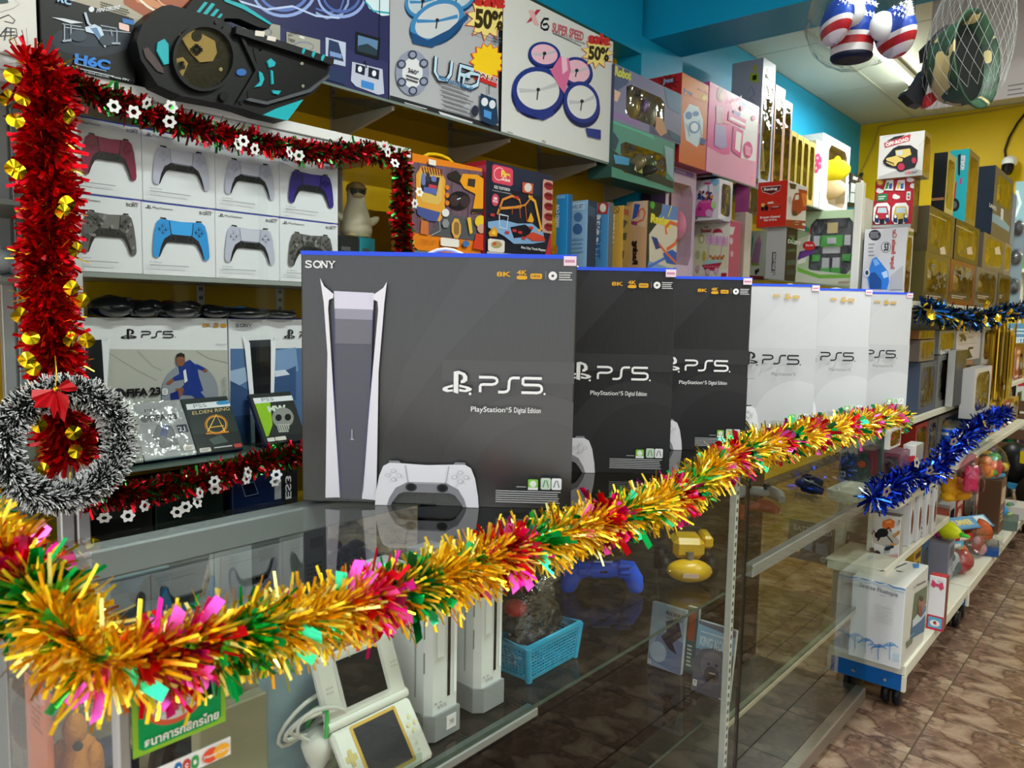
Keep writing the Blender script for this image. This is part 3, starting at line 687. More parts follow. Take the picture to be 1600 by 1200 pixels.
a.p(kit, [(745, 578), (800, 590), (830, 625), (845, 645), (815, 650), (780, 620), (735, 618), (712, 610)]); a.p(skin, [(712, 592), (745, 588), (742, 612), (722, 640), (712, 618)])
a.p('#1d2f74', [(690, 612), (722, 600), (728, 640), (720, 670), (695, 668)]); a.p(skin, [(815, 632), (850, 628), (852, 650), (825, 650)])
a.e(skin, 732, 478, 18, 24); a.p(hair, [(712, 470), (716, 452), (732, 445), (748, 452), (749, 468), (740, 462), (722, 462)]); a.p('#e8e8ea', [(742, 520), (752, 512), (760, 560), (748, 570)])
a.e('#232427', 481, 616, 26, 26); a.t('#dcdcd8', 'EA', 464, 628, 498, 605, .04); a.t('#1c1c1e', 'FIFA 23', 512, 627, 650, 593, .055); a.rr('#e9e9e9', 656, 618, 679, 592); a.lines('#7c7c7c', 660, 596, 676, 614, 4)
a.t('#8a8a84', 'FOOTBALL EDITION', 902, 640, 916, 545, 0, vert=True)
a.p('#1a1b1f', [(330, 398), (408, 392), (425, 640), (420, 1000), (330, 1000)]); a.p('#e9e9ec', [(444, 369), (428, 398), (410, 402), (423, 640), (432, 640), (433, 560), (440, 440)])
k.done()
y0 = y_at(359, XF, ZS)
k = Carton('console_carton', 'white console carton with an icy blue fjord and black upright console, in the cabinet', 'box', .43, .18, zt-ZS, (XF-.09, y0+.217, ZS), 90, ['#e3e3e4', '#d7d7d9', '#1f348f'])
a = k.art(crop=(0, 380, 2.608)); a.r('#22389c', 900, 300, 1600, 309)
a.p('#56749f', [(938, 430), (1600, 424), (1600, 1000), (938, 1000)])
for p, c in (([(938, 520), (1000, 505), (1010, 560), (938, 600)], '#9db4d0'), ([(1110, 440), (1205, 424), (1215, 520), (1120, 560)], '#7d9cc4'), ([(1115, 540), (1205, 500), (1205, 640), (1120, 640)], '#3c5782'), ([(1118, 520), (1160, 515), (1180, 535), (1120, 545)], '#d8e2ee'), ([(938, 560), (1015, 600), (1015, 1000), (938, 1000)], '#38517a')): a.p(c, p)
serif_word(a, '#1d1e21', 958, 341, 1025, 329); ps_mark(a, '#1b1b1d', 1153, 390, 1199, 350); ps5_word(a, '#2a2b2e', 1215, 385, 1350, 360, 5)
a.p('#17181c', [(1010, 396), (1098, 392), (1102, 700), (1095, 1000), (1040, 1000), (1022, 700)]); a.p('#33353d', [(1012, 396), (1097, 392), (1098, 420), (1013, 424)])
a.p('#eeeef1', [(984, 372), (1003, 400), (1013, 405), (1030, 620), (1040, 1000), (1028, 1000), (1012, 620), (994, 440)]); a.p('#eeeef1', [(1120, 368), (1112, 395), (1099, 400), (1098, 620), (1086, 1000), (1098, 1000), (1112, 600), (1118, 430)])
k.done()
# plastic-wrapped dark bundles on top of the cartons
BAG = mat('#15161a', .22, 0, .6, .5, 22.0)
for i, (x0, x1, y, top, extra) in enumerate(((366, 540, 296, 205, None), (500, 640, 297, 222, None), (640, 800, 297, 228, '#7a1f2c'), (795, 930, 298, 242, None), (885, 1090, 300, 252, '#2c7fb4'), (1060, 1200, 301, 262, None))):
    ya, yb = y_at(x0/2.608, -2.13, zt), y_at(x1/2.608, -2.13, zt); hh = on_x(x0/2.608, 380+top/2.608, -2.13).z-on_x(x0/2.608, 380+y/2.608, -2.13).z
    mb = MB(); rg = random.Random(i+3); n0 = len(mb.v); mb.ball((0, 0, hh*.5), (.075, (yb-ya)*.5, hh*.5), BAG, nu=18, nv=10)
    for q in range(7): mb.ball(((rg.random()-.5)*.08, (rg.random()-.5)*(yb-ya)*.7, hh*(.35+.35*rg.random())), (.03, .035, hh*.4), BAG if not extra or q % 2 else mat(extra, .25, 0, .5), nu=10, nv=6)
    mb.tube([(.05*math.sin(q), (yb-ya)*.4*math.cos(q*.7), hh*(.5+.4*math.sin(q*1.3))) for q in range(9)], .004, mat('#4b4d52', .3), 5)
    o = mb.build('wrapped_bundle', None, (-2.13-.01*(i % 2), (ya+yb)/2, zt)); tag(o, ['dark wrapped bundle of cables lying on the cabinet cartons, first by the tinsel column', 'dark wrapped bundle of cables on the football carton, second along', 'dark wrapped bundle with a dull red item, on the football carton',
        'low black wrapped bundle between the red and the blue bundles', 'wrapped bundle with a blue item, over the joint of two cartons', 'low black wrapped bundle at the end of the row on the fjord carton'][i], 'bundle', 'wrapped bundles in the wall cabinet')
# game cases leaning on a clear stand
SHR = glass('#ffffff', 1.5, .03, .5, .06, 16.0)
def game_case(label, bl, br, faces, fn, lean=33, crop=(0, 380, 2.608), X=-1.992, shrink=True, hgt=.171, dz=0.0):
    ox, oy, sc = crop; p = on_x(ox+bl[0]/sc, oy+bl[1]/sc, X); q = on_x(ox+br[0]/sc, oy+br[1]/sc, X)
    w = abs(q.y-p.y); k = Carton('game_case', label, 'game case', w, .015, hgt, (X-.008, (p.y+q.y)/2, ZS+.006+dz), 90, faces, 'game cases on the clear stand', rough=.25, lean=lean); a = k.art(crop=crop); fn(a); k.done()
    if shrink:
        mb = MB(); mb.box((-w/2-.001, -.0095, 0), (w/2+.001, -.0088, hgt+.001), SHR); mb.build('clear_wrap', k.o)
    return k
def g1(a):
    a.rr('#9c9fa0', 560, 690, 798, 868, .03); a.t('#4b4d50', 'PS5', 590, 690, 640, 678); a.e('#55585a', 590, 716, 18, 15); a.t('#3f4245', 'FIFA 23', 612, 728, 722, 702, .04); a.p('#6d7072', [(640, 740), (700, 745), (730, 820), (660, 840), (620, 790)]); a.p('#4f5f86', [(660, 740), (690, 745), (680, 790), (650, 785)])
    a.r('#2b3443', 718, 742, 765, 775); a.t('#cfd5dd', '21', 728, 768, 754, 750); a.rr('#d7d2c8', 750, 848, 792, 826, .1); a.lines('#6d6d6d', 755, 832, 788, 844, 3)
def g2(a):
    a.p('#dfe2e6', [(757, 657), (937, 640), (943, 664), (763, 680)]); a.t('#6d7178', 'PS5', 790, 672, 842, 658); a.rr('#3a8fc4', 884, 660, 936, 645, .2); a.p('#2b3632', [(763, 680), (943, 664), (997, 850), (808, 866)]); a.p('#1d2624', [(790, 780), (975, 765), (990, 835), (805, 852)]); a.p('#45564d', [(850, 800), (900, 780), (930, 810), (870, 822)])
    for r_, c in ((46, '#b06a1c'), (40, '#e3a93a')): a.l(c, [(880+r_*math.cos(t*.4), 740+r_*.85*math.sin(t*.4)) for t in range(17)], 4)
    a.l('#f0c766', [(845, 770), (880, 700), (915, 768)], 4); a.l('#e3a93a', [(856, 752), (910, 745)], 4); a.l('#d98d28', [(838, 778), (930, 770)], 6)
    a.t('#d8c08a', 'ELDEN RING', 783, 702, 935, 682, .0, up=(781, 688)); a.rr('#d7d2c8', 815, 856, 860, 838, .1); a.lines('#777', 818, 841, 856, 853, 3); a.rr('#b8483a', 955, 835, 984, 820, .1); a.lines('#c9c9c9', 870, 832, 950, 842, 1)
def g3(a):
    a.p('#dfe2e6', [(1030, 632), (1195, 620), (1199, 640), (1038, 655)]); a.t('#6d7178', 'PS5', 1068, 645, 1115, 632); a.p('#8fbf2a', [(1038, 655), (1110, 648), (1120, 780), (1085, 790)]); a.p('#303331', [(1100, 648), (1199, 640), (1240, 800), (1085, 812), (1110, 740)])
    a.t('#d9e0cf', 'MW', 1095, 690, 1168, 665, .05); a.e('#8b8c84', 1152, 712, 44, 42); a.e('#1c1d1c', 1134, 712, 13, 14); a.e('#1c1d1c', 1172, 710, 13, 14); a.p('#b9bab0', [(1125, 740), (1180, 738), (1175, 770), (1135, 772)])
    for x in range(6): a.r('#2a2b29', 1131+x*9, 742, 1133+x*9, 768)
    a.p('#26282a', [(1085, 790), (1240, 775), (1240, 812), (1085, 815)]); a.rr('#d7d2c8', 1090, 812, 1118, 796, .1); a.rr('#d7d2c8', 1122, 808, 1165, 792, .1)
game_case('shrink-wrapped pale grey football game case with a dark blue edge', (592, 895), (805, 872), ['#a4a7a8', '#26356e'], g1)
game_case('game case with a glowing golden ring on dark green', (808, 865), (998, 848), ['#26302e', '#26356e'], g2, shrink=False)
game_case('lime and grey game case with a skull', (1085, 838), (1255, 815), ['#303331', '#26356e'], g3, shrink=False)
game_case('game case mostly hidden behind the wreath, only its pale lower corner showing', (440, 910), (588, 902), ['#b9bab4', '#1b2238'], lambda a: a.lines('#8b8b85', 520, 830, 580, 890, 3), lean=20)
t = thing('clear_stand', 'clear acrylic stand under the leaning game cases', 'stand', (-1.988, (y_at(170, -1.98, ZS)+y_at(480, -1.98, ZS))/2, ZS+.001)); L_ = (y_at(480, -1.98, ZS)-y_at(170, -1.98, ZS))
AC = glass('#eaf2f0', 1.5); MB().box((-.10, -L_/2, 0), (.014, L_/2, .004), AC).build('tray', t); MB().box((.015, -L_/2, 0), (.018, L_/2, .018), AC).build('front_lip', t)
MB().box((-.104, -L_/2, 0), (-.1, L_/2, .09), AC).build('back_lip', t)
# lower compartment: dark cartons seen below the shelf
lo = [(140, 240, '#20211f', 'black carton lying low in the cabinet behind the tinsel'), (245, 350, '#1b2a26', 'dark green carton lying low in the cabinet behind the tinsel')]
for x0, x1, c, lb in lo:
    z = .62; ya, yb = y_at(x0, -2.0, z), y_at(x1, -2.0, z); Carton('carton', lb, 'box', yb-ya, .2, .17, (-2.1, (ya+yb)/2, z), 90, [c, '#111']).done()
k = carton_x('carton', 'dark blue carton with steering pedals printed on it, low in the cabinet', 'box', (0, 380, 2.608), 950, 1150, (950, 960), -2.0, .62, .2, ['#1b2f5c', '#14203d'])
a = k.art(crop=(0, 380, 2.608)); a.p('#0f1c3b', [(985, 985), (1040, 970), (1060, 1030), (1000, 1040)]); a.l('#8db0d8', [(985, 985), (1035, 972), (1052, 1020), (1000, 1032), (985, 985)], 4); a.p('#c9ccd2', [(1118, 965), (1145, 962), (1145, 1040), (1118, 1045)]); k.done()
k = carton_x('carton', 'black carton with white capital letters up its edge, low in the cabinet', 'box', (0, 380, 2.608), 1152, 1215, (1152, 935), -2.0, .62, .2, ['#18181b', '#18181b']); a = k.art(crop=(0, 380, 2.608)); a.t('#d8d8da', 'ES3', 1187, 1040, 1162, 950, .02, vert=True); k.done()
# right part of the cabinet: cream figure standing on two small cartons
zb = on_x(553, 372, -2.1).z
for x0, x1, c, lb in ((528, 561, '#1c1d1f', 'small black carton under the cream figurine'), (562, 586, '#1495a3', 'small teal carton beside the black one under the cream figurine')):
    k = Carton('carton', lb, 'box', y_at(x1, -2.06, Z1)-y_at(x0, -2.06, Z1)-.002, .12, zb-Z1, (-2.12, (y_at(x0, -2.06, Z1)+y_at(x1, -2.06, Z1))/2, Z1), 90, [c, c]); a = k.art()
    a.r('#0b0b0c' if c[1] == '1' and c[2] == 'c' else '#0d6c78', .1, .45, .9, .62); a.r('#55575a', .15, .7, .6, .78); k.done()
t = thing('bird_figurine', 'cream bird figurine with a tan cap and dark glasses in the cabinet', 'figurine', (-2.12, y_at(562, -2.1, zb), zb), 65)
cr = mat('#d9cfae', .35); b = MB(); b.lathe([(.02, 0), (.05, .005), (.055, .03), (.048, .07), (.036, .105), (.03, .125), (.031, .15), (.022, .175), (0, .18)], cr, 20); b.build('body', t)
b = MB(); b.ball((-.055, 0, .07), (.03, .012, .014), cr, rot=Matrix.Rotation(R(25), 3, 'Y')); b.build('wing', t); b = MB(); b.ball((.055, 0, .06), (.03, .012, .014), cr, rot=Matrix.Rotation(R(-35), 3, 'Y')); b.build('wing', t)
b = MB(); b.ball((0, -.03, .14), (.02, .022, .008), mat('#c8b27a', .4)); b.build('beak', t)
b = MB(); b.lathe([(.034, .158), (.034, .166), (.030, .178), (.016, .187), (0, .189)], mat('#a98b53', .5), 18); b.ball((0, -.035, .163), (.03, .03, .004), mat('#a98b53', .5)); b.build('cap', t)
b = MB()
for s in (-1, 1): b.lathe([(.010, 0), (.0125, .0015), (.010, .003)], BLACK, 14, Matrix.Translation((s*.014, -.03, .153)) @ Matrix.Rotation(R(90), 4, 'X'))
b.box((-.004, -.033, .152), (.004, -.031, .154), BLACK); b.build('glasses', t)
for s in (-.02, .02): MB().ball((s, -.025, .008), (.02, .03, .008), mat('#c8b27a', .4)).build('foot', t)
# left cabinet: plush and doll
zz = ZL; pt = on_x(15, 425, -2.02)
t = thing('plush_toy', 'pale blue and white plush toy lying on the left cabinet shelf', 'plush toy', (-2.07, pt.y-.05, zz+.001))
MB().ball((0, 0, .035), (.06, .10, .035), mat('#cfd8dc', .8, bump=.3, bscale=60)).build('body', t); MB().ball((.02, .09, .03), (.035, .045, .03), mat('#7fa9b9', .8)).build('head', t); MB().ball((.045, .07, .012), (.02, .012, .012), mat('#c25f73', .8)).build('paw', t)
zz = .80; pt = on_x(14, 598, -2.03)
t = thing('doll', 'small doll with a lilac dress and black hat beside the red tinsel column', 'doll', (-2.05, pt.y-.03, zz+.001), 70); t.scale = (.85,)*3; sk = mat('#d9a98c', .5)
b = MB(); b.lathe([(.055, 0), (.05, .04), (.03, .09), (.022, .13), (.025, .15), (.012, .165), (0, .166)], mat('#b4aed3', .6), 18); b.build('dress', t)
b = MB(); b.tube([(-.025, 0, .145), (-.05, -.01, .12), (-.045, -.035, .09)], [.011, .010, .008], sk, 8); b.tube([(.025, 0, .145), (.05, -.01, .12), (.045, -.035, .09)], [.011, .010, .008], sk, 8); b.ball((0, 0, .195), (.03, .028, .034), sk); b.ball((0, -.028, .19), (.004, .005, .004), sk)
for s in (-1, 1): b.ball((s*.011, -.0255, .199), (.004, .003, .005), BLACK)
b.tube([(-.008, -.0265, .181), (0, -.0285, .179), (.008, -.0265, .181)], .0013, mat('#a8433f', .5), 5); b.build('body', t)
b = MB(); b.ball((0, .008, .203), (.035, .03, .036), mat('#2c2422', .6)); b.build('hair', t)
b = MB(); b.lathe([(.065, .224), (.065, .229), (.034, .232), (.03, .262), (.0, .266)], mat('#1a1a1d', .6), 20); b.build('hat', t)
t = thing('pink_ball', 'pink ball on the left cabinet shelf behind the wreath', 'ball', (-2.0, on_x(46, 590, -1.99).y+.01, .801)); MB().ball((0, 0, .04), .04, mat('#e08a96', .5)).build('ball', t); MB().lathe([(.006, .079), (.004, .083)], WHITE, 8).build('valve', t)
# ------------------------------------------------------------------ upper glass shelf and what stands on it
ZU = 1.955; SX = -2.0
SHG = glass('#cfd2c6', 1.6)
def wall_shelf(label, y0, y1, z, ypx, xs=SX):
    t = thing('wall_shelf', label, 'shelf', (-2.17, (y0+y1)/2, z)); o = -Vector(t.location)
    MB().box((XL+.004, y0, z-.008), (xs, y1, z), SHG).build('glass_board', t, o)
    MB().box((xs+.0002, y0, z-.008), (xs+.0012, y1, z), mat('#6d7a74', .3)).build('board_edge', t, o)
    for px in ypx:
        y = y_at(px, XL, z-.15)
        MB().prism([(XL+.004, z-.009), (xs-.02, z-.009), (xs-.02, z-.022), (XL+.03, z-.085), (XL+.004, z-.085)], -.006, .006, mat('#a39f92', .4, .4), Vector((0, y, 0)), Vector((1, 0, 0)), Vector((0, 0, 1))).build('bracket', t, o)
        s = MB(); s.box((XL, y-.011, z-.55), (XL+.006, y+.011, z+.3), mat('#aaa59a', .45, .3))
        for i in range(28): s.box((XL+.006, y-.003, z-.53+i*.03), (XL+.0064, y+.003, z-.518+i*.03), mat('#4b4740', .6))
        s.build('slotted_standard', t, o)
    return t
wall_shelf('long glass wall shelf carrying the big drone cartons', -.4, 3.12, ZU, (520, 702, 840, 944))
C1, C2, C3 = (0, 0, 3), (500, 0, 3), (930, 60, 3.529)
# carton at the far left end, on the cabinet top
yl = y_at(60, -1.935, ZT)
k = Carton('drone_carton', 'white carton with a line-drawn drone, cut by the picture edge on the cabinet', 'box', .40, .06, .36, (-1.935-.03, yl-.2, ZT), 90, ['#d6d4ce', '#c9c7c0'], 'drone cartons', rough=.4)
a = k.art(crop=C1)
for p in ([(-10, 90), (40, 70), (70, 95), (60, 110), (20, 100)], [(-10, 180), (30, 130), (75, 135), (80, 170), (40, 190)], [(0, 170), (75, 165)], [(10, 150), (70, 150)], [(30, 130), (20, 190)], [(50, 132), (50, 188)]): a.l('#3b3d42', p, 5)
a.l('#9b9b98', [(-10, 60), (60, 40), (90, 20), (70, 0)], 2); a.p('#2f4a48', [(-20, 0), (35, 0), (38, 14), (-20, 20)])
for p in ([(120, 240), (140, 275)], [(142, 240), (122, 275)], [(115, 260), (147, 258)]): a.l('#3b3d42', p, 4)
k.done()
k = carton_x('drone_carton', 'black carton with blue slanted letters and a white mini drone, on the cabinet', 'box', C1, 195, 636, (636, 92), -1.932, ZT, .062, ['#08090b', '#040405', '#0c0d10'], 'drone cartons', rough=.4)
a = k.art(crop=C1); a.e('#1f2733', 430, 190, 190, 75); a.e('#2b3644', 430, 175, 120, 45)
a.t('#d9dee6', 'MINI DRONE', 450, 60, 560, 42, .02, up=(455, 40)); a.e('#d9dee6', 428, 44, 13, 13); a.p('#2f6fb5', [(572, 86), (628, 96), (628, 118), (575, 108)])
a.rr('#e6c3bb', 556, 105, 604, 136, .1)
for s in ((290, 112, 380), (300, 128, 400), (460, 140, 610), (470, 120, 545)): a.l('#aab4c0', [(s[0], s[1]), (s[2], s[1]+14)], 4)
a.p('#cfd6de', [(240, 82), (300, 88), (390, 108), (330, 112)]); a.l('#8793a1', [(300, 112), (300, 190)], 7); a.l('#8793a1', [(330, 115), (330, 190)], 7); a.l('#8793a1', [(545, 140), (545, 200)], 7); a.l('#8793a1', [(515, 140), (530, 195)], 7)
a.p('#c4d3e2', [(395, 130), (440, 115), (470, 130), (500, 205), (490, 225), (440, 160), (400, 150)]); a.p('#5d82ab', [(420, 135), (450, 130), (480, 190), (470, 195)]); a.e('#39444f', 365, 170, 38, 26); a.e('#39444f', 500, 190, 38, 26); a.l('#aebccb', [(395, 60), (410, 110), (425, 125)], 12); a.l('#9aa6b3', [(290, 195), (330, 190)], 9); a.l('#9aa6b3', [(520, 205), (560, 205)], 9)
a.t('#2f7dd6', 'H6C', 343, 298, 510, 332, .05, up=(348, 250))
a.lines('#9bb4cf', 345, 296, 500, 304, 1); a.lines('#c9d2db', 250, 292, 540, 300, 1); a.e('#d9dee6', 256, 296, 9, 9); a.t('#d9dee6', '2.4G  4CH', 266, 306, 356, 292, .02); a.t('#d9dee6', 'RC DRONE 6-AXIS GYRO', 390, 342, 505, 334, .0); a.t('#e6ecf2', '4-axis FPV', 515, 364, 600, 354)
a.t('#9bc3ea', 'RC', 262, 10, 325, -22, .04, shear=.2); k.done()
ys = y_at(335, SX, ZU)
k = Carton('drone_carton', 'beige carton with an orange light streak, behind the black carry case', 'box', .42, .13, .50, (SX-.065, ys-.212, ZU), 90, ['#b3aa98', '#8d8576'], 'drone cartons', rough=.35)
a = k.art(crop=C1); a.p('#a3532f', [(560, -200), (1150, -200), (1150, 60), (700, 90), (580, 20)]); a.p('#cf8a5c', [(600, -60), (760, 20), (800, 60), (640, 10)]); a.l('#efe3d2', [(590, -60), (690, 30), (760, 70)], 12); a.l('#e3b48c', [(640, -90), (760, 20), (850, 60)], 7)
a.lines('#5b5548', 470, 5, 610, 60, 5, .3, 4); k.done()
k = carton_x('drone_carton', 'navy carton with pale blue drone rings and grey panels behind the black carry case', 'box', C2, -495, 322, (-300, -300), SX, ZU, .14, ['#34365f', '#23243f'], 'drone cartons', rough=.32)
k.h = k.h
a = k.art(crop=C1); a.r('#2c2e55', 1000, -400, 1850, 20)
for cx, cy, r_, c in ((1330, -60, 150, '#8fa6dc'), (1330, -60, 120, '#5f79bd'), (1600, -20, 110, '#8fa6dc'), (1600, -20, 84, '#4f67a8')): a.l(c, [(cx+r_*math.cos(t*.21), cy+r_*.9*math.sin(t*.21)) for t in range(31)], 14)
a.l('#b9c9ee', [(1100, 0), (1250, 45), (1370, 30), (1480, 75), (1590, 85)], 10)
for x0, y0, x1, y1, s, s2 in ((1135, 82, 1312, 185, 'NO.V606', '720P'), (1340, 150, 1498, 262, 'NO.V606', '1080P')):
    a.p('#a3a196', [(x0, y0), (x1, y0+38), (x1, y1+8), (x0, y1-30)]); a.t('#33322e', s, x0+8, y0+26, x0+62, y0+8, .02, up=(x0+8, y0+10)); a.t('#33322e', s2, x0+8, y0+44, x0+40, y0+28, .01)
    a.l('#7d86a3', [((x0+x1)/2+48*math.cos(t*.4), y0+70+22*math.sin(t*.4)) for t in range(17)], 5); a.rr('#dcdcd6', x0+60, y0+16, x0+84, y0+28)
a = k.art(crop=C2)
a.l('#9db4e2', [(-20, 60), (30, 85), (100, 70), (130, 20), (135, -30)], 12); a.l('#5f79bd', [(-20, 40), (40, 60), (95, 45), (110, 0)], 8)
a.p('#cfe3ea', [(200, -20), (330, -20), (330, 72), (290, 75), (230, 40)]); a.l('#2fa3b8', [(205, 0), (250, 52), (325, 62)], 9); a.l('#15161c', [(279, -40), (276, 180)], 5)
a.p('#b9c3d6', [(25, 175), (120, 200), (118, 312), (25, 290)]); a.p('#2c3a5c', [(40, 185), (85, 200), (110, 290), (35, 270)]); a.p('#7d97c9', [(45, 240), (100, 255), (100, 275), (45, 262)])
a.p('#17181d', [(165, 148), (282, 180), (274, 282), (163, 250)]); a.p('#5d7fa5', [(176, 165), (270, 192), (264, 264), (174, 240)]); a.p('#2a3a45', [(176, 215), (220, 205), (266, 235), (264, 264), (174, 240)])
a.p('#2c3a5c', [(25, 310), (118, 335), (115, 398), (25, 372)]); a.p('#b9bed0', [(148, 290), (290, 325), (298, 440), (270, 445), (165, 405), (142, 380)]); a.p('#1f2233', [(165, 300), (210, 312), (205, 355), (162, 340)]); a.p('#1f2233', [(225, 315), (275, 330), (272, 375), (222, 360)]); a.e('#e3e6ef', 184, 325, 10, 14); a.e('#e3e6ef', 250, 345, 10, 14); a.p('#3f83c9', [(190, 375), (250, 392), (248, 425), (190, 408)]); a.l('#15161c', [(205, 285), (215, 320)], 6)
k.done()
def ring_drone(a, col, dk, hub, rings):
    for cx, cy, rx, ry, rot, fill in rings:
        a.e(dk, cx, cy+ry*.16, rx*1.02, ry*1.04, 28, rot); a.e(col, cx, cy, rx, ry, 28, rot); a.e(fill, cx, cy, rx*.82, ry*.80, 28, rot)
        a.p('#b9b9bd' if fill[1] in 'def' else hub, [(cx-rx*.75, cy-ry*.1), (cx, cy-4), (cx+rx*.7, cy-ry*.35), (cx+rx*.72, cy-ry*.15), (cx, cy+6), (cx-rx*.7, cy+ry*.1)])
        a.l('#2b2c33', [(cx, cy-6), (cx-6, cy+ry*.4)], 9); a.e('#2b2c33', cx, cy-4, 9, 9, 10)
# grey carton
k = carton_x('drone_carton', 'silver grey carton with big black and white letters under a yellow starburst', 'box', C2, 327, 842, (600, -260), SX, ZU, .14, ['#adaeb2', '#1c1c1f'], 'drone cartons', rough=.26)
a = k.art(crop=C2); a.p('#17171a', [(884, -400), (912, -400), (860, 640), (836, 640), (836, 150), (884, 60)]); a.p('#2b2c2f', [(327, 446), (836, 590), (836, 625), (327, 470)]); a.p('#d3d3d6', [(555, 522), (715, 572), (712, 586), (570, 545)]); a.lines('#e0e0e0', 395, 478, 505, 492, 2)
ring_drone(a, '#3f83b8', '#1f3f66', '#3f83b8', [(480, 10, 85, 75, -20, '#b9c6cf'), (640, -20, 90, 70, -20, '#b9c6cf'), (545, 100, 135, 90, -28, '#c4c8cc')])
a.p('#234d7c', [(420, 150), (430, 205), (520, 225), (600, 180), (690, 90), (690, 60), (600, 140), (500, 190)])
a.e('#8d93a8', 428, 343, 79, 107); a.e('#d9d9db', 428, 343, 48, 72)
for w in range(6): a.e('#3b4152', 428+60*math.cos(w*1.047+.5), 343+84*math.sin(w*1.047+.5), 22, 22, 10); a.e('#8d93a8', 428+60*math.cos(w*1.047+.5), 343+84*math.sin(w*1.047+.5), 14, 14, 10)
a.t('#3a3c44', '360\u00b0', 405, 340, 455, 318, .02); a.lines('#4b4d55', 396, 348, 456, 380, 2, .1)
for off, c, w in ((0, '#17171a', 30), (0, '#b8d4e6', 17)):
    a.l(c, [(535, 268), (530, 340), (548, 372), (585, 378), (603, 350), (610, 290)], w); a.l(c, [(640, 385), (650, 310), (712, 330)], w); a.l(c, [(645, 350), (694, 362)], w); a.l(c, [(668, 358), (660, 400), (700, 412), (728, 400), (738, 355), (700, 345), (668, 358)], w)
a.t('#3a6f9e', 'FASHIONABLE GLOBAL UFO', 545, 374, 708, 430, .04, up=(548, 356))
for i in range(6): a.r('#6b6d74', 555+i*3, 388+i*22, 672+(i % 3)*18, 394+i*22)
a.p('#1f3856', [(742, 440), (815, 468), (825, 580), (800, 592), (748, 570), (738, 500)]); a.e('#d9dde3', 760, 480, 16, 20); a.e('#d9dde3', 796, 492, 15, 20); a.p('#4f8fd0', [(756, 515), (792, 528), (790, 562), (756, 548)]); a.l('#1c1c1f', [(780, 445), (780, 400)], 6); a.e('#2b3040', 715, 522, 16, 26)
a.l('#5b5d64', [(700, 148), (840, 200)], 3); a.lines('#5b5d64', 800, 165, 838, 200, 3)
k.done()
gray_box = k
k2 = carton_x('drone_carton', 'tall white carton with a purple and pink four-ring drone and shiny reflections', 'box', C2, 850, 1358, (1370, 195), SX+.003, ZU, .13, ['#cfcfcc', '#151518', '#0c0c0e'], 'drone cartons', rough=.22)
a = k2.art(crop=C2); a.p('#101013', [(885, -20), (1375, 150), (1375, 185), (885, 0)]) if 0 else None
a.p('#a8333e', [(965, 110), (990, 100), (1035, 45), (1015, 45)]) ; a.p('#d9a7a7', [(975, 50), (1000, 46), (1028, 122), (1005, 118)]); a.l('#141416', [(1072, 90), (1050, 88), (1036, 110), (1036, 130), (1050, 140), (1066, 138), (1072, 124), (1064, 112), (1044, 116)], 11)
a.t('#b35a62', 'SUPER SPEED', 1085, 150, 1232, 195, .04, up=(1090, 104)); a.lines('#55565a', 1090, 150, 1230, 160, 1); a.t('#55565a', '2.4GHZ REMOTE CONTROL QUADCOPTER', 1090, 163, 1240, 214, 0, up=(1092, 150))
nav = '#27357e'
ring_drone(a, nav, '#18204f', '#d97fae', [(1050, 255, 76, 58, 12, '#e3b3c4'), (1200, 335, 76, 66, 20, '#e3b3c4')])
ring_drone(a, nav, '#18204f', '#55565a', [(1018, 425, 122, 112, 10, '#d3d3d1'), (1222, 480, 82, 100, -20, '#d3d3d1')])
a.p('#d06a95', [(1075, 335), (1120, 265), (1160, 275), (1170, 330), (1140, 440), (1110, 400)]); a.p('#e9b9cd', [(1125, 268), (1150, 272), (1155, 330), (1130, 350)]); a.p(nav, [(900, 470), (920, 520), (1040, 566), (1090, 540), (1090, 520), (1000, 540), (930, 500)]); a.p(nav, [(1240, 600), (1310, 610), (1310, 655), (1250, 640)])
a.lines('#4b4c50', 870, 615, 900, 640, 4); a.lines('#9a8a5a', 866, 645, 900, 660, 3); a.l('#4b4c50', [(1035, 660), (1050, 665), (1045, 690)], 5)
k2.done()
# price stickers
def sticker(parent, crop, fn, nm='sale_sticker'):
    a = parent.art(crop=crop); mb = MB(); a.mb = mb; a.k = 16; fn(a); mb.build(nm, parent.o)
def st_sale(cx, cy, s):
    def fn(a):
        a.star('#c8382c', cx, cy, 70*s, 112*s, 11, .95); a.star('#e9d67e', cx, cy, 66*s, 104*s, 11, .95); a.t('#3a2f14', '50%', cx-62*s, cy+42*s, cx+72*s, cy+56*s, .05, up=(cx-58*s, cy-52*s))
        a.t('#c22f2a', 'sale', cx-60*s, cy-62*s, cx+82*s, cy-46*s, .07, up=(cx-60*s, cy-140*s))
    return fn
sticker(gray_box, C2, st_sale(782, 90, 1.0)); sticker(k2, C2, st_sale(1298, 250, .72))
def st2(a):
    a.star('#d5542b', 780, 292, 66, 86, 14, 1.1); a.star('#f2c81c', 780, 290, 60, 78, 14, 1.1); a.p('#c22f2a', [(722, 345), (826, 385), (824, 412), (720, 372)]); a.t('#eeeeee', 'SALE!', 724, 355, 828, 392, .09, up=(726, 328)); a.t('#8f2a24', 'SALE!', 726, 352, 826, 388, .03, up=(728, 332))
sticker(gray_box, C2, st2)
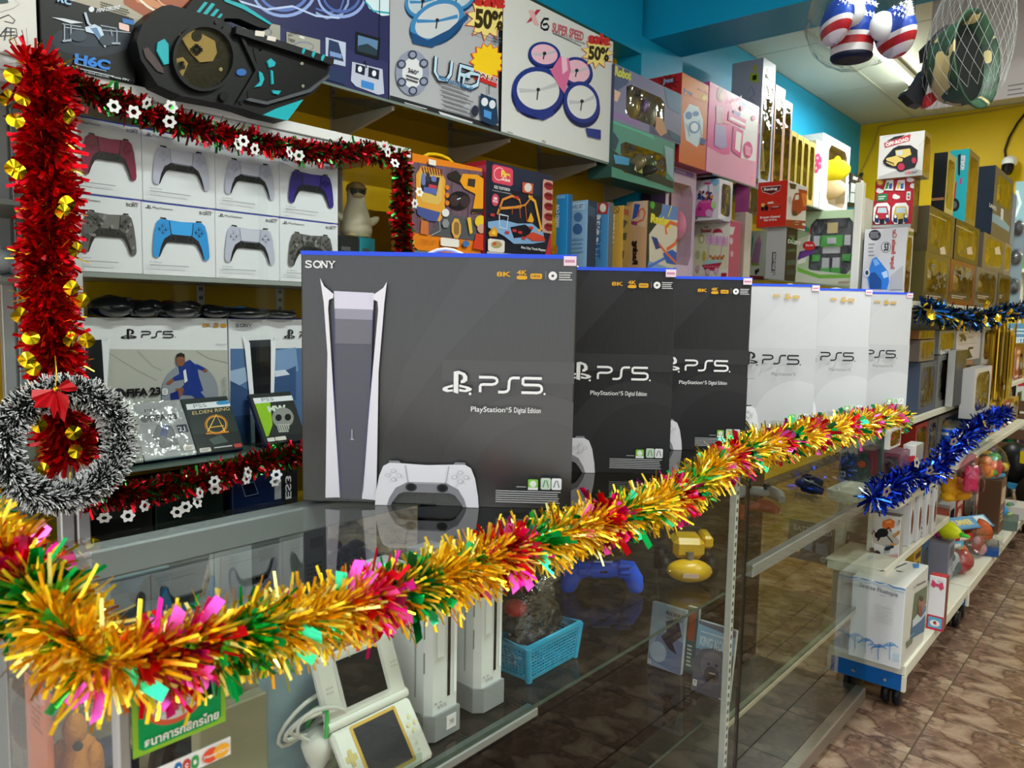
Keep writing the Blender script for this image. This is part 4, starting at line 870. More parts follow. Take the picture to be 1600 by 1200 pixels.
# foil-window cartons at the shelf end
FOILW = glass('#f0f0ea', 1.5, .04, .9, .16, 9.0)
def window_art(k, pane=FOILW): k.pane(pane); return k
k = carton_x('toy_carton', 'green patterned carton with a dark foil window, lower of the two by the blue column', 'box', C3, 90, 430, (88, 450), SX+.02, ZU-.065, .13, ['#4f8a78', '#2f4f48', '#3f7466'], 'foil window cartons', win=('front', .12, .14, .86, .70, '#4a4632'), rough=.3)
zg = ZU-.065+k.h
a = k.art(crop=C3)
for p, c in (([(80, 460), (240, 520), (330, 560), (300, 500), (90, 440)], '#57a88c'), ([(80, 600), (180, 680), (430, 790), (430, 830), (75, 700)], '#25342f'), ([(100, 640), (190, 660), (185, 700), (110, 690)], '#4a90b8'), ([(220, 700), (300, 740), (290, 760), (215, 725)], '#d8d6c4'), ([(380, 590), (430, 610), (430, 780), (395, 740)], '#8ca7b0'), ([(90, 500), (130, 560), (110, 620), (85, 600)], '#2d3f52')): a.p(c, p)
a.t('#d8d24a', 'ROBO', 225, 735, 300, 760, .05, up=(228, 708)); k.pane(FOILW)
k.inside(lambda mb, P, U, V, N_, w, h, d: (mb.ball(P(.35, .45, .6), (.02, .09, .05), mat('#6d6447', .3, .4)), mb.ball(P(.65, .5, .6), (.02, .07, .045), mat('#4d5a3c', .3, .4)), mb.ball(P(.5, .25, .6), (.02, .12, .03), mat('#2f2f28', .3))), 'toy')
k.done()
k = carton_x('toy_carton', 'purple-grey patterned carton with a silver foil window, upper of the two by the blue column', 'box', C3, 100, 470, (100, 135), SX+.02, zg+.0012, .13, ['#7b7a96', '#3f3e5c', '#4f4e66'], 'foil window cartons', win=('front', .16, .16, .72, .76, '#6d6957'), rough=.3)
a = k.art(crop=C3)
for p, c in (([(95, 150), (190, 180), (180, 250), (120, 290), (95, 260)], '#4b5a78'), ([(90, 400), (250, 460), (240, 480), (90, 430)], '#8a6aa0'), ([(380, 270), (470, 310), (465, 420), (400, 380)], '#5a7896'), ([(300, 480), (470, 540), (470, 580), (300, 520)], '#474660'), ([(335, 430), (370, 440), (395, 520), (360, 540), (330, 500)], '#b98a62'), ([(100, 280), (140, 300), (120, 350), (95, 340)], '#d9b49a'), ([(400, 500), (470, 540), (470, 570), (420, 560)], '#39566b')): a.p(c, p)
a.t('#c9c95a', 'Robot', 105, 205, 195, 235, .06, up=(108, 150)); k.pane(FOILW)
k.inside(lambda mb, P, U, V, N_, w, h, d: (mb.ball(P(.3, .4, .6), (.02, .05, .06), mat('#8a7b3f', .3, .5)), mb.ball(P(.5, .55, .6), (.02, .06, .05), mat('#6d5a7c', .3, .4)), mb.ball(P(.75, .4, .6), (.02, .05, .07), mat('#8d8c7c', .3, .5))), 'toy')
k.done()
# ---- black and turquoise carry case on the cabinet top
XG = -1.885; G3 = (0, 0, 3)
gp = lambda L: [(on_x(x/3, y/3, XG).y, on_x(x/3, y/3, XG).z) for x, y in L]
t = thing('toy_carry_case', 'big black and turquoise toy carry case with a round window on the cabinet', 'toy', (XG, y_at(350, XG, ZT), ZT)); o = -Vector(t.location)
UY, VZ = Vector((0, 1, 0)), Vector((0, 0, 1)); BLK = mat('#0c0d0e', .5, 0, 0, .06, 160.0); TEAL = mat('#1aa3ad', .4)
def plate(nm, outs, t0, t1, m, parent=None):
    mb = MB()
    for L in outs: mb.prism(gp(L), t0, t1, m, Vector((XG, 0, 0)), UY, VZ)
    return mb.build(nm, parent or t, o if parent is None else None)
body = [(640, 190), (670, 110), (760, 28), (800, 22), (1030, 85), (1090, 128), (1180, 140), (1545, 285), (1545, 330), (1480, 430), (1400, 470), (1340, 565), (1225, 540), (1140, 510), (1060, 490), (850, 450), (740, 400), (660, 280)]
mb = MB(); mb.prism(gp(body), -.10, 0, BLK, Vector((XG, 0, 0)), UY, VZ); mb.build('case_body', t, o)
def ringp(cx, cy, rx, ry, n=36): return [(cx+rx*math.cos(2*math.pi*i/n), cy+ry*math.sin(2*math.pi*i/n)) for i in range(n)]
def ring_mesh(cx, cy, rx, ry, q, t0, t1, m):
    A, B = gp(ringp(cx, cy, rx, ry)), gp(ringp(cx, cy, rx*q, ry*q)); n = len(A); mb = MB()
    V3 = lambda p, x: (XG+x, p[0], p[1])
    vv = [V3(p, t1) for p in A]+[V3(p, t1) for p in B]+[V3(p, t0) for p in A]+[V3(p, t0) for p in B]; ff = []
    for i in range(n):
        j = (i+1) % n; ff += [(i, n+i, n+j, j), (2*n+i, i, j, 2*n+j), (n+i, 3*n+i, 3*n+j, n+j)]
    mb.add(vv, [f[::-1] for f in ff], m); return mb
ring_mesh(945, 275, 148, 158, .90, 0, .016, BLK).build('window_ring', t, o)
plate('window_tray', [ringp(945, 275, 132, 140)], .0005, .003, mat('#15130f', .4)); plate('round_window', [ringp(945, 275, 133, 141)], .012, .0135, glass('#f4f2e6', 1.5, .03, .1, .02))
plate('pale_accessory', [[(835, 165), (900, 140), (1000, 195), (1010, 250), (990, 290), (930, 295), (880, 240)], [(812, 280), (850, 270), (875, 300), (850, 360), (815, 330)]], .003, .008, mat('#b39a68', .45))
plate('accessory_buttons', [ringp(914, 172, 24, 26, 16)]+[[(x-9, y-9), (x+9, y-9), (x+9, y+9), (x-9, y+9)] for x, y in ((903, 228), (922, 228), (903, 246), (922, 246), (893, 237), (932, 237), (912, 219), (912, 255), (835, 305), (850, 318), (830, 325), (845, 300))], .008, .010, BLACK)
plate('turquoise_patch', [[(735, 200), (765, 184), (785, 210), (786, 300), (765, 306), (730, 240)]], .0005, .006, TEAL); plate('brown_patch', [[(668, 232), (690, 222), (760, 320), (765, 345), (735, 335), (680, 270)]], .0005, .004, mat('#4a3d3c', .5))
plate('corner_foot', [[(1415, 468), (1340, 567), (1226, 541), (1290, 510)]], .0005, .008, TEAL)
plate('handle', [[(885, 45), (920, 0), (960, -40), (1110, -50), (1180, 20), (1305, 95), (1290, 122), (1240, 115), (1150, 75), (1085, 72), (1060, 105), (1020, 90)]], -.07, -.03, BLK)
plate('handle_stripe', [[(945, 45), (985, -5), (1000, 0), (960, 50)], [(975, 55), (1018, 0), (1034, 8), (992, 62)], [(1003, 68), (1040, 28), (1054, 34), (1020, 76)], [(1035, 78), (1062, 50), (1070, 56), (1050, 84)], [(1075, -20), (1170, 10), (1300, 98), (1294, 106), (1165, 30), (1080, -5)]], -.03, -.027, TEAL)
plate('top_bar', [[(1088, 130), (1545, 282), (1540, 312), (1085, 165)]], .0005, .022, mat('#17181a', .4)); plate('bar_mark', [[(1395, 240), (1405, 230), (1412, 234), (1400, 262), (1392, 256)], [(1440, 256), (1450, 247), (1458, 252), (1446, 278), (1438, 272)], [(1484, 272), (1494, 263), (1502, 268), (1490, 294), (1482, 288)]], .022, .0235, TEAL)
plate('price_tag', [[(1175, 152), (1218, 158), (1215, 182), (1172, 176)], [(1232, 176), (1272, 184), (1268, 204), (1228, 196)]], .022, .024, mat('#d8cfc4', .5))
plate('second_window_tray', [[(1185, 235), (1260, 228), (1535, 330), (1530, 355), (1470, 405), (1400, 440), (1225, 470), (1160, 460), (1155, 415), (1210, 330)]], .0005, .002, mat('#060607', .4))
plate('turquoise_line', [[(1245, 290), (1262, 276), (1285, 296), (1280, 312), (1255, 320)], [(1205, 335), (1222, 345), (1232, 372), (1218, 405), (1185, 412), (1212, 385)], [(1262, 330), (1272, 336), (1276, 395), (1266, 398)], [(1266, 425), (1310, 428), (1298, 446), (1275, 440)]], .002, .008, TEAL)
plate('edge_rib', [[(1140, 470), (1160, 462), (1240, 480), (1440, 420), (1530, 352), (1535, 362), (1445, 435), (1240, 494), (1160, 478)]], .0005, .012, mat('#4b4e52', .4)); plate('emblem', [ringp(1128, 340, 24, 17, 18)], .0005, .004, mat('#2f64a8', .4))
for i, (x, y) in enumerate(((1052, 145), (1040, 455), (1165, 260), (1128, 482), (1012, 104))): plate('knob', [ringp(x, y, 20 if i < 2 else 9, 22 if i < 2 else 10, 14)], .0005, .012 if i < 2 else .004, mat('#101113', .3))
plate('seam_ridge', [[(1095, 130), (1112, 140), (1205, 330), (1120, 470), (1100, 480), (1188, 332)]], .0005, .012, BLK)
plate('slot_groove', [[(1150+i*28, 175+i*9), (1160+i*28, 178+i*9), (1135+i*28, 215+i*9), (1125+i*28, 212+i*9)] for i in range(4)], .0005, .002, mat('#050506', .6))
plate('sparkle_item', [ringp(1030, 327, 9, 10, 8), ringp(1410, 300, 8, 8, 8), ringp(1415, 405, 7, 8, 8)], .003, .006, mat('#d9d2b8', .2, .8))
# ------------------------------------------------------------------ lower wall shelf: toy cartons, seen over the console cartons
ZW = 1.478
wall_shelf('glass wall shelf with toy cartons, just above the console cartons', 1.80, 3.5, ZW, ())
wall_shelf('glass wall shelf with toy cartons in the far half of the shop, low one', 4.02, 7.5, ZW, (), -1.66)
D4, F4, H7, H8 = (600, 220, 3.478), (900, 240, 3.3333), (1050, 260, 6), (1180, 260, 6)
LW = 'toy cartons on the lower wall shelf'
k = carton_x('toy_carton', 'orange carton with a toy drill, goggles and a yellow carry handle, behind the red tinsel', 'box', D4, 152, 527, (150, 65), SX, ZW, .11, ['#e0801c', '#c96a12', '#d8761a'], LW, rough=.35)
a = k.art(crop=D4); a.p('#6d5563', [(90, 105), (545, 170), (520, 545), (85, 490)])
for i in range(9): a.l('#5a4452' if i % 2 else '#7d6472', [(140+i*46, 110+i*7), (135+i*45, 480+i*6)], 7)
a.p('#55565a', [(250, 500), (300, 430), (370, 400), (520, 440), (520, 545), (255, 515)])
a.rr('#e3a13a', 172, 130, 330, 420, .18); a.rr('#d9b45c', 190, 150, 312, 330, .16); a.p('#2b2530', [(200, 190), (300, 200), (280, 300), (195, 270)]); a.p('#5a67a8', [(212, 250), (290, 262), (280, 296), (212, 280)]); a.p('#c23f4f', [(240, 235), (285, 245), (282, 262), (238, 254)]); a.rr('#6b78b5', 200, 175, 222, 240); a.rr('#3c3640', 225, 170, 245, 225); a.rr('#6b78b5', 252, 190, 280, 220)
for i in range(8): a.p('#7c2e22', [(200+i*14, 140+i*2), (206+i*14, 141+i*2), (214+i*14, 178+i*2), (208+i*14, 177+i*2)])
a.p('#4a5694', [(170, 355), (300, 390), (280, 440), (230, 435), (175, 400)]); a.p('#c9703c', [(195, 430), (235, 440), (235, 512), (190, 505)])
a.p('#2c2622', [(338, 180), (385, 160), (420, 200), (540, 190), (545, 240), (500, 250), (420, 240), (345, 205)]); a.p('#e79a1f', [(420, 180), (500, 185), (545, 215), (540, 300), (535, 390), (470, 395), (490, 290), (430, 260), (405, 220)]); a.p('#3a332c', [(450, 205), (490, 210), (485, 255), (445, 245)]); a.p('#2c2622', [(470, 370), (535, 370), (540, 392), (468, 392)])
a.e('#1d191b', 400, 325, 60, 50, 20); a.e('#3e2f33', 375, 325, 28, 32, 14); a.e('#3e2f33', 430, 330, 26, 32, 14); a.l('#e7e7e7', [(388, 320), (408, 312)], 5)
for i in range(3): a.e('#d9802c', 335, 255+i*42, 11, 14, 12)
a.e('#e0e0e0', 325, 392, 20, 22, 14); a.e('#8b8b90', 325, 450, 20, 26, 6); a.rr('#d9a24b', 358, 420, 408, 528, .3); a.rr('#8b6a3c', 370, 440, 398, 510, .2); a.l('#c9c9c9', [(290, 420), (295, 490), (245, 515)], 3)
a.e('#e3c02c', 515, 440, 32, 34, 16); a.e('#c99a86', 520, 478, 24, 26, 14); a.p('#cf3f24', [(490, 505), (540, 510), (545, 600), (470, 585)]); a.p('#e0b73a', [(440, 420), (460, 415), (470, 500), (455, 510)]); a.rr('#e9e3d8', 296, 525, 396, 570, .1); a.e('#3a6fae', 433, 560, 18, 18); a.t('#a4571a', 'TOOL SET', 190, 550, 270, 535, .0); a.rr('#eae3d6', 230, 100, 270, 130, .08)
k.done(); b = MB(); b.tube([(x*.085, 0, k.h+.028*(1-abs(x)**3)) for x in (-1, -.9, -.6, -.2, .2, .6, .9, 1)], .006, mat('#e3c01c', .4), 8); b.build('carry_handle', k.o)
k = carton_x('toy_carton', 'black and red carton with an orange toy race track and a fire emblem', 'box', D4, 548, 905, (585, 112), SX+.004, ZW, .11, ['#1d1f2c', '#b82a3c', '#b82a3c'], LW, rough=.35)
a = k.art(crop=D4); a.p('#232a3e', [(590, 110), (950, 200), (950, 320), (590, 250)]); a.p('#b92d38', [(930, 195), (955, 200), (930, 640), (870, 640), (905, 500)]); a.rr('#d9435c', 588, 125, 700, 225, .1)
a.l('#f0c8cc', [(625+28*math.cos(t*.45), 180+34*math.sin(t*.45)) for t in range(15)], 5); a.t('#f3d24a', 'Fire', 636, 196, 686, 160, .05); a.t('#f3e4d4', 'SCENE', 640, 216, 684, 202, .05)
a.t('#e9e9ec', 'SIZE: 72X57X28CM', 597, 258, 682, 242, .02); a.t('#b9bac4', 'A variety of combinations', 587, 275, 690, 263, .0)
a.rr('#c99b8c', 862, 208, 925, 498, .06)
for i in range(5): a.rr('#8b1f26', 868, 220+i*56, 918, 262+i*56, .3); a.r('#4a1216', 876, 232+i*56, 908, 240+i*56)
a.e('#c8475f', 600, 322, 20, 34, 16); a.t('#fff', '28', 590, 318, 610, 305, .03); a.t('#fff', 'PCS', 588, 334, 612, 322, .03)
a.p('#7fa6cf', [(560, 440), (640, 430), (720, 450), (800, 450), (860, 500), (868, 550), (800, 560), (700, 560), (650, 520), (560, 470)]); a.p('#11131b', [(680, 470), (760, 455), (800, 480), (780, 520), (700, 530)])
for L, c, w in (([(610, 400), (640, 320), (690, 300), (730, 320), (740, 360), (620, 368)], '#d98a35', 14), ([(780, 300), (815, 330), (830, 400), (848, 480), (830, 490)], '#e3a72c', 18), ([(730, 350), (735, 420)], '#b5502a', 7), ([(760, 340), (770, 440)], '#b5502a', 7), ([(690, 360), (690, 400)], '#b5502a', 7), ([(620, 400), (620, 470), (660, 480), (668, 410), (620, 400)], '#cdd9e6', 7), ([(650, 370), (760, 350), (800, 300)], '#d98a35', 9)): a.l(c, L, w)
a.p('#c7563c', [(745, 225), (805, 235), (800, 290), (745, 280)]); a.e('#d9d0c8', 775, 255, 20, 24); a.p('#d9942c', [(560, 500), (590, 465), (612, 490), (605, 520), (565, 520)]); a.p('#f0c93a', [(575, 505), (592, 480), (600, 512)]); a.p('#e0a52a', [(770, 440), (790, 390), (806, 430), (800, 445)])
a.p('#c8442f', [(760, 520), (800, 495), (860, 520), (868, 545), (800, 545)])
for x, y in ((650, 490), (690, 480), (720, 490), (740, 520), (780, 465), (570, 395), (700, 300)): a.p('#b8333a', [(x, y), (x+22, y+3), (x+20, y+18), (x-2, y+14)])
a.rr('#e3d8cf', 555, 530, 645, 600, .1); a.e('#a89a6a', 600, 565, 30, 20); a.e('#c8442f', 590, 560, 10, 8); a.t('#f2f2f2', 'Fire City Track Playset', 735, 590, 868, 573, .02); a.p('#b7b3ae', [(545, 600), (905, 640), (905, 650), (540, 612)])
a2 = k.art('left', crop=D4); a2.rr('#c94a68', 495, 140, 575, 175, .2)
k.done()
def spine(label, xl, xr, ytop, cols, depth, fn, fr=None, crop=D4):
    k = cy_box('toy_carton', label, 'box', crop, xl, xr, ytop, 0, SX, depth, cols, LW, z0=ZW, rough=.35); fn(k.art(crop=crop))
    if fr: fr(k.art('right', crop=crop))
    return k.done()
spine('bright blue upright carton beside the race track carton, first of the blue pair', 930, 990, 290, ['#2a8fd0', '#1d5f94', '#3aa0dd'], .035, lambda a: (a.t('#e9eef3', 'SPEED CAR', 950, 470, 936, 345, .02, vert=True), a.t('#e3a02a', 'RACING', 928, 612, 914, 500, .04, vert=True), a.e('#d97a2c', 930, 590, 14, 26), a.r('#6bb5e3', 930, 300, 985, 318)))
spine('pale blue upright carton with two round car pictures, second of the blue pair', 1003, 1098, 322, ['#8fb9dd', '#243247', '#a9cbe6'], .075, lambda a: (a.e('#4d78b0', 1055, 415, 24, 26), a.e('#3f6aa3', 1052, 480, 26, 30), a.r('#b9d5ec', 1010, 340, 1090, 380), a.t('#4d78b0', 'CARS SET', 1012, 372, 1085, 350, .02), a.lines('#6f9ac6', 1012, 530, 1085, 620, 4, .1)), lambda a: a.p('#3a4a60', [(1105, 340), (1150, 370), (1145, 420), (1105, 400)]))
spine('blue and white striped upright carton with a red round badge on top', 1132, 1212, 335, ['#4f93cb', '#5b5f63', '#b13a3a'], .042, lambda a: (a.p('#b03a35', [(1165, 330), (1225, 340), (1212, 400), (1160, 395)]), a.e('#e6e1d6', 1190, 365, 17, 24), a.p('#e4e8ec', [(1150, 400), (1180, 405), (1150, 660), (1125, 655)]), a.t('#2d6ca8', 'TRACK SET', 1176, 640, 1148, 420, .03, vert=True), a.e('#d9502e', 1132, 650, 12, 20)))
spine('mustard yellow upright carton with bold capital letters up its spine', 1212, 1292, 352, ['#d2a548', '#8f6f33', '#dcb45a'], .065, lambda a: (a.t('#f0e6cc', 'LOADING', 1250, 555, 1232, 400, .06, vert=True), a.t('#c43f2c', 'TRUCK', 1240, 672, 1212, 570, .06, vert=True), a.l('#6d5526', [(1262+16*math.cos(t*.5), 375+18*math.sin(t*.5)) for t in range(14)], 4), a.l('#6d5526', [(1250, 362), (1274, 390)], 4)), lambda a: (a.p('#3a2f1c', [(1290, 420), (1325, 440), (1300, 480)]), a.p('#3a2f1c', [(1280, 500), (1320, 500), (1315, 540), (1285, 540)]), a.p('#3a2f1c', [(1272, 590), (1305, 600), (1300, 640), (1275, 630)]), a.r('#8a3a2a', 1295, 368, 1330, 400)))
k = cy_box('toy_carton', 'kraft and blue carton with an orange looping track and yellow slanted lettering', 'box', F4, 252, 362, 245, 0, SX, .30, ['#c39a74', '#7fa0c9', '#b58d68'], LW, z0=ZW, rough=.32)
a = k.art(crop=F4); a.p('#c7a98f', [(300, 240), (382, 248), (362, 385), (288, 370)]); a.p('#2f4f9a', [(305, 260), (335, 265), (318, 330), (292, 345)]); a.l('#d0552f', [(325, 330), (330, 295), (350, 285), (360, 310), (350, 345), (300, 365)], 9); a.p('#8a3a5a', [(290, 350), (320, 355), (318, 375), (288, 368)]); a.t('#1d1a14', 'Racing', 322, 578, 290, 455, .07, vert=True)
a = k.art('right', crop=F4); a.p('#1e2a24', [(365, 240), (480, 262), (430, 330), (370, 600), (330, 600)]); a.p('#5d7fb8', [(450, 260), (620, 300), (600, 420), (520, 400), (440, 330)]); a.p('#cfc4b2', [(380, 420), (440, 340), (560, 350), (600, 450), (560, 560), (500, 600), (380, 560)]); a.e('#2b5cab', 580, 318, 28, 36); a.e('#3f9a3a', 398, 268, 12, 20)
a.t('#e3d23c', 'Racing', 385, 372, 492, 395, .07, up=(390, 310)); a.l('#e3d23c', [(455, 252), (480, 242), (502, 258), (492, 288), (478, 330)], 9); a.l('#d9653f', [(470, 420), (465, 385), (490, 358), (525, 370), (538, 420), (515, 470), (470, 500)], 20); a.p('#2859b0', [(450, 520), (500, 500), (540, 530), (520, 580), (470, 570)]); a.p('#233a78', [(390, 430), (420, 440), (440, 490), (415, 500)]); a.l('#d9653f', [(430, 470), (470, 520), (540, 590)], 14); a.l('#4a75c4', [(375, 590), (460, 545)], 16); a.p('#3d5a45', [(550, 360), (572, 370), (560, 520), (540, 520)]); a.p('#2b3a30', [(540, 540), (580, 530), (580, 600), (540, 600)])
k.done()
k = carton_x('toy_carton', 'pink and lilac vanity toy carton standing behind the looping track carton', 'box', F4, 452, 606, (508, 62), SX-.075, ZW, .1, ['#c9b0c4', '#5b4468', '#8f6fa8'], LW, win=('front', .1, .12, .9, .86, '#b79aa8'), rough=.35)
a = k.art(crop=F4); a.p('#8a6aa8', [(505, 70), (612, 105), (612, 130), (505, 95)]); a.t('#e3d7ea', 'beauty', 520, 92, 575, 80, .02)
k.inside(lambda mb, P, U, V, N_, w, h, d: (mb.ball(P(.7, .5, .6), (.03, .05, .08), mat('#d9849c', .35)), mb.box(tuple(P(.1, .62, .8)-Vector((.02, 0, 0))), tuple(P(.4, .9, .8)+Vector((.02, 0, 0))), mat('#d8cfd8', .4)), mb.ball(P(.3, .3, .6), (.03, .05, .06), mat('#c7a6ba', .35))), 'toy'); k.pane(WRAP); k.done()
k = carton_x('toy_carton', 'dark violet carton in the shade beside the blue column', 'box', F4, 376, 425, (372, 165), SX-.13, ZW, .06, ['#3c2f4e', '#2a2138'], LW); a = k.art(); a.rr('#4d3d63', .1, .5, .9, .92, .1); a.t('#8a7aa0', 'DOLL', .2, .7, .8, .82, .02); k.done()
k = cy_box('toy_carton', 'pale pink carton with a gumball machine and a clear side window', 'box', H7, 205, 432, 52, 498, SX, .17, zmax=2.045, faces= ['#dcd0d8', '#d9d3dc', '#bfb4c0'], group=LW, win=('right', .18, .12, .86, .9, '#8b8578'), rough=.32)
zgb = k.o.matrix_world.translation.z
a = k.art(crop=H7); a.e('#c9a9c9', 250, 90, 90, 50); a.e('#31406b', 278, 95, 52, 36); a.t('#c95a86', 'Gumball', 235, 105, 322, 82, .04); a.e('#7fb5dc', 400, 145, 40, 40); a.e('#b9dbe6', 438, 220, 24, 28); a.e('#e9dfe6', 320, 215, 76, 84, 24); a.l('#c79bb4', [(320+76*math.cos(t*.3), 215+84*math.sin(t*.3)) for t in range(22)], 4); a.e('#d65d97', 335, 160, 36, 12); a.r('#9aa4c4', 336, 175, 352, 240)
rg = random.Random(2)
for i in range(46): a.e(rg.choice(['#27408a', '#b9412f', '#d9963a', '#3a3f8a', '#c9582e', '#2f2f52']), 252+rg.random()*132, 235+rg.random()*88, 11, 11, 8)
a.p('#cf3f92', [(262, 330), (385, 330), (392, 400), (382, 470), (232, 470), (236, 400)]); a.e('#d65d9f', 322, 335, 64, 14); a.p('#a52d72', [(255, 385), (285, 385), (290, 415), (250, 415)]); a.e('#a9cf8a', 400, 365, 24, 36); a.e('#cfa0c4', 355, 440, 32, 36); a.lines('#5a5560', 165, 292, 232, 372, 6, .2)
a.e('#26262b', 240, 490, 9, 9)
a = k.art('right', crop=H7); a.e('#b9d4e6', 480, 95, 22, 30); a.e('#dfe6ec', 520, 120, 26, 30); a.e('#e6e2e6', 460, 490, 34, 40); a.t('#7a6f86', 'Gumball', 434, 505, 480, 482, .02)
k.pane(FOILW); k.inside(lambda mb, P, U, V, N_, w, h, d: mb.ball(P(.5, .4, .7), (.02, .04, .07), mat('#9a958a', .4)), 'toy'); k.done()
k = cy_box('toy_carton', 'pink and cream sweet-shop carton under the gumball machine carton', 'box', H7, 160, 520, 505, 0, SX, .15, ['#e3cfd2', '#c95a78', '#cbb7ba'], LW, z0=ZW, rough=.32)
k.h = zgb-ZW-.001
a = k.art(crop=H7); a.p('#d9c0d4', [(140, 500), (205, 500), (195, 1035), (120, 1035)])
for i, c in enumerate(('#c98ab5', '#8a8a6a', '#d9a0c0', '#a8b54a', '#c9b0cf')): a.e(c, 178-i*3, 560+i*95, 16, 28)
a.p('#e6dcd0', [(215, 510), (560, 560), (520, 1035), (195, 1010)]); a.p('#ddd6b4', [(222, 650), (540, 690), (525, 960), (205, 930)]); a.t('#a8323f', 'THE', 302, 582, 342, 562, .03); a.t('#a8323f', 'Sweet', 268, 625, 372, 585, .04); a.e('#c9344f', 430, 620, 46, 36); a.r('#f0dfe0', 390, 625, 470, 660)
for i in range(7): a.rr('#d79ac4' if i % 2 else '#e0afd0', 322+i*30, 640+i*3, 350+i*30, 735+i*3, .3)
a.l('#c98ab5', [(350, 735), (335, 900)], 6); a.l('#c98ab5', [(470, 745), (455, 900)], 6); a.e('#b9a86a', 280, 680, 28, 44); a.e('#e3d9c0', 282, 682, 17, 28); a.e('#b9b58a', 245, 830, 22, 42); a.e('#c9b04a', 305, 840, 18, 46)
for i in range(14): a.e(('#c9793c', '#d94f4f', '#e3b24a', '#9a5a3c')[i % 4], 360+i*10, 840+(i*37 % 30), 9, 13, 7)
a.p('#a9cfcf', [(330, 880), (470, 880), (470, 905), (290, 925)]); a.p('#c02f4f', [(290, 925), (475, 900), (440, 960), (400, 975), (320, 970)])
for i in range(6): a.e('#e9c9cf', 315+i*25, 940, 5, 5, 8)
a.e('#e3b0c8', 345, 990, 22, 30); a.e('#e3b0c8', 425, 980, 22, 30); a.e('#d9a0b8', 250, 960, 17, 35); a.r('#b8294f', 470, 1000, 520, 1035)
a = k.art('right', crop=H7); a.e('#e3c3cf', 555, 700, 16, 32); a.p('#e6dcd8', [(520, 560), (590, 570), (570, 640), (520, 640)]); a.e('#e0b0c4', 560, 820, 14, 30); k.done()
k = cy_box('toy_carton', 'magenta carton with a doll window, beside the red toy car carton', 'box', H7, 590, 718, 92, 435, SX, .12, ['#b0528f', '#4a3a34', '#a04a82'], LW, win=('right', .05, .05, .95, .95, '#3a2d28'), rough=.35)
zm = k.o.matrix_world.translation.z
a = k.art(crop=H7); a.l('#7d2f62', [(660, 175), (685, 165), (690, 180), (675, 195), (660, 175)], 6); a.l('#8f3a72', [(650, 260), (660, 330), (640, 400)], 4)
k.inside(lambda mb, P, U, V, N_, w, h, d: (mb.ball(P(.5, .78, .6), (.02, .025, .03), mat('#c9a24a', .5)), mb.ball(P(.5, .45, .6), (.022, .035, .06), mat('#c9b58a', .5)), mb.ball(P(.45, .2, .6), (.02, .04, .05), mat('#d9cf9a', .5))), 'doll'); k.pane(WRAP); k.done()
k = cy_box('toy_carton', 'beige carton with a lace pattern under the magenta doll carton', 'box', H7, 560, 660, 430, 0, SX, .10, ['#b7a597', '#c9bdb2', '#a3968a'], LW, z0=ZW); a = k.art(crop=H7)
a.lines('#9a8779', 580, 450, 655, 480, 3); a.e('#8f8078', 605, 545, 18, 14); a.t('#6b5d55', 'Princess', 580, 560, 635, 540, .0); k.h = zm-ZW; k.done()
k = cy_box('toy_carton', 'pale mint carton with a teal and a lilac crayon figure', 'box', H7, 545, 868, 600, 0, SX+.012, .2, ['#c9d8d0', '#b5c4bc', '#bccbc3'], LW, z0=ZW, rough=.32)
a = k.art(crop=H7); a.l('#7f8f88', [(680+22*math.cos(t*.5), 560+32*math.sin(t*.5)) for t in range(14)], 3); a.p('#2f9a97', [(685, 668), (765, 668), (745, 850), (710, 868), (655, 855)]); a.p('#59b9c4', [(740, 580), (690, 660), (765, 668)]); a.e('#1d4f55', 715, 770, 18, 40); a.p('#a886b8', [(780, 715), (838, 715), (815, 905), (780, 925), (738, 905)]); a.p('#c29ac0', [(820, 645), (775, 715), (840, 715)]); a.e('#8bb04a', 780, 918, 40, 14); a.e('#c9a04a', 712, 890, 20, 24)
for x, y in ((620, 860), (790, 990), (610, 900)): a.e('#1d1d1f', x, y, 13, 26); a.e('#1d1d1f', x+20, y-15, 9, 20)
a.p('#8a2f2f', [(560, 1010), (860, 1030), (860, 1060), (555, 1050)]); a.p('#5a1f1f', [(590, 960), (640, 960), (635, 1010), (590, 1010)]); k.done()
k = cy_box('toy_carton', 'grey upright carton with a black label up its edge, under the red toy car carton', 'box', H8, 88, 270, 572, 0, -1.71, .17, ['#b4b2b0', '#101214', '#9b9997'], LW, z0=ZW, rough=.45)
zg_ = ZW+k.h
a = k.art(crop=H8); a.r('#1b1b1c', 160, 805, 192, 978); a.t('#e6e6e6', 'READY-TO-RUN', 185, 965, 168, 815, .02, vert=True); a.l('#1b1b1c', [(152, 990), (185, 990), (185, 1005), (165, 1020)], 6)
a = k.art('right', crop=H8); a.t('#d5d8d4', 'DRIFT', 306, 718, 430, 680, .05); a.r('#3fae3a', 345, 668, 362, 712); a.lines('#7c827e', 318, 640, 375, 668, 2); a.p('#2f5a42', [(300, 780), (370, 770), (380, 800), (300, 800)]); a.p('#39504a', [(295, 880), (390, 870), (400, 920), (290, 930)]); a.p('#23383a', [(290, 970), (380, 965), (385, 1010), (285, 1020)]); k.done()
k = cy_box('toy_carton', 'bright red carton with a red toy car and a truck on its white side', 'box', H8, 8, 285, 130, 570, -1.70, .30, faces= ['#c92f1f', '#dcd6d2', '#b02818'], group=LW, rough=.3, z0=zg_+.001)
a = k.art(crop=H8); a.p('#5a1a18', [(55, 195), (242, 178), (228, 225), (150, 262), (72, 240)]); a.l('#d9cfc9', [(55, 195), (242, 178), (228, 225), (150, 262), (72, 240), (55, 195)], 5); a.t('#e3dcd6', 'Racing', 82, 236, 208, 205, .05)
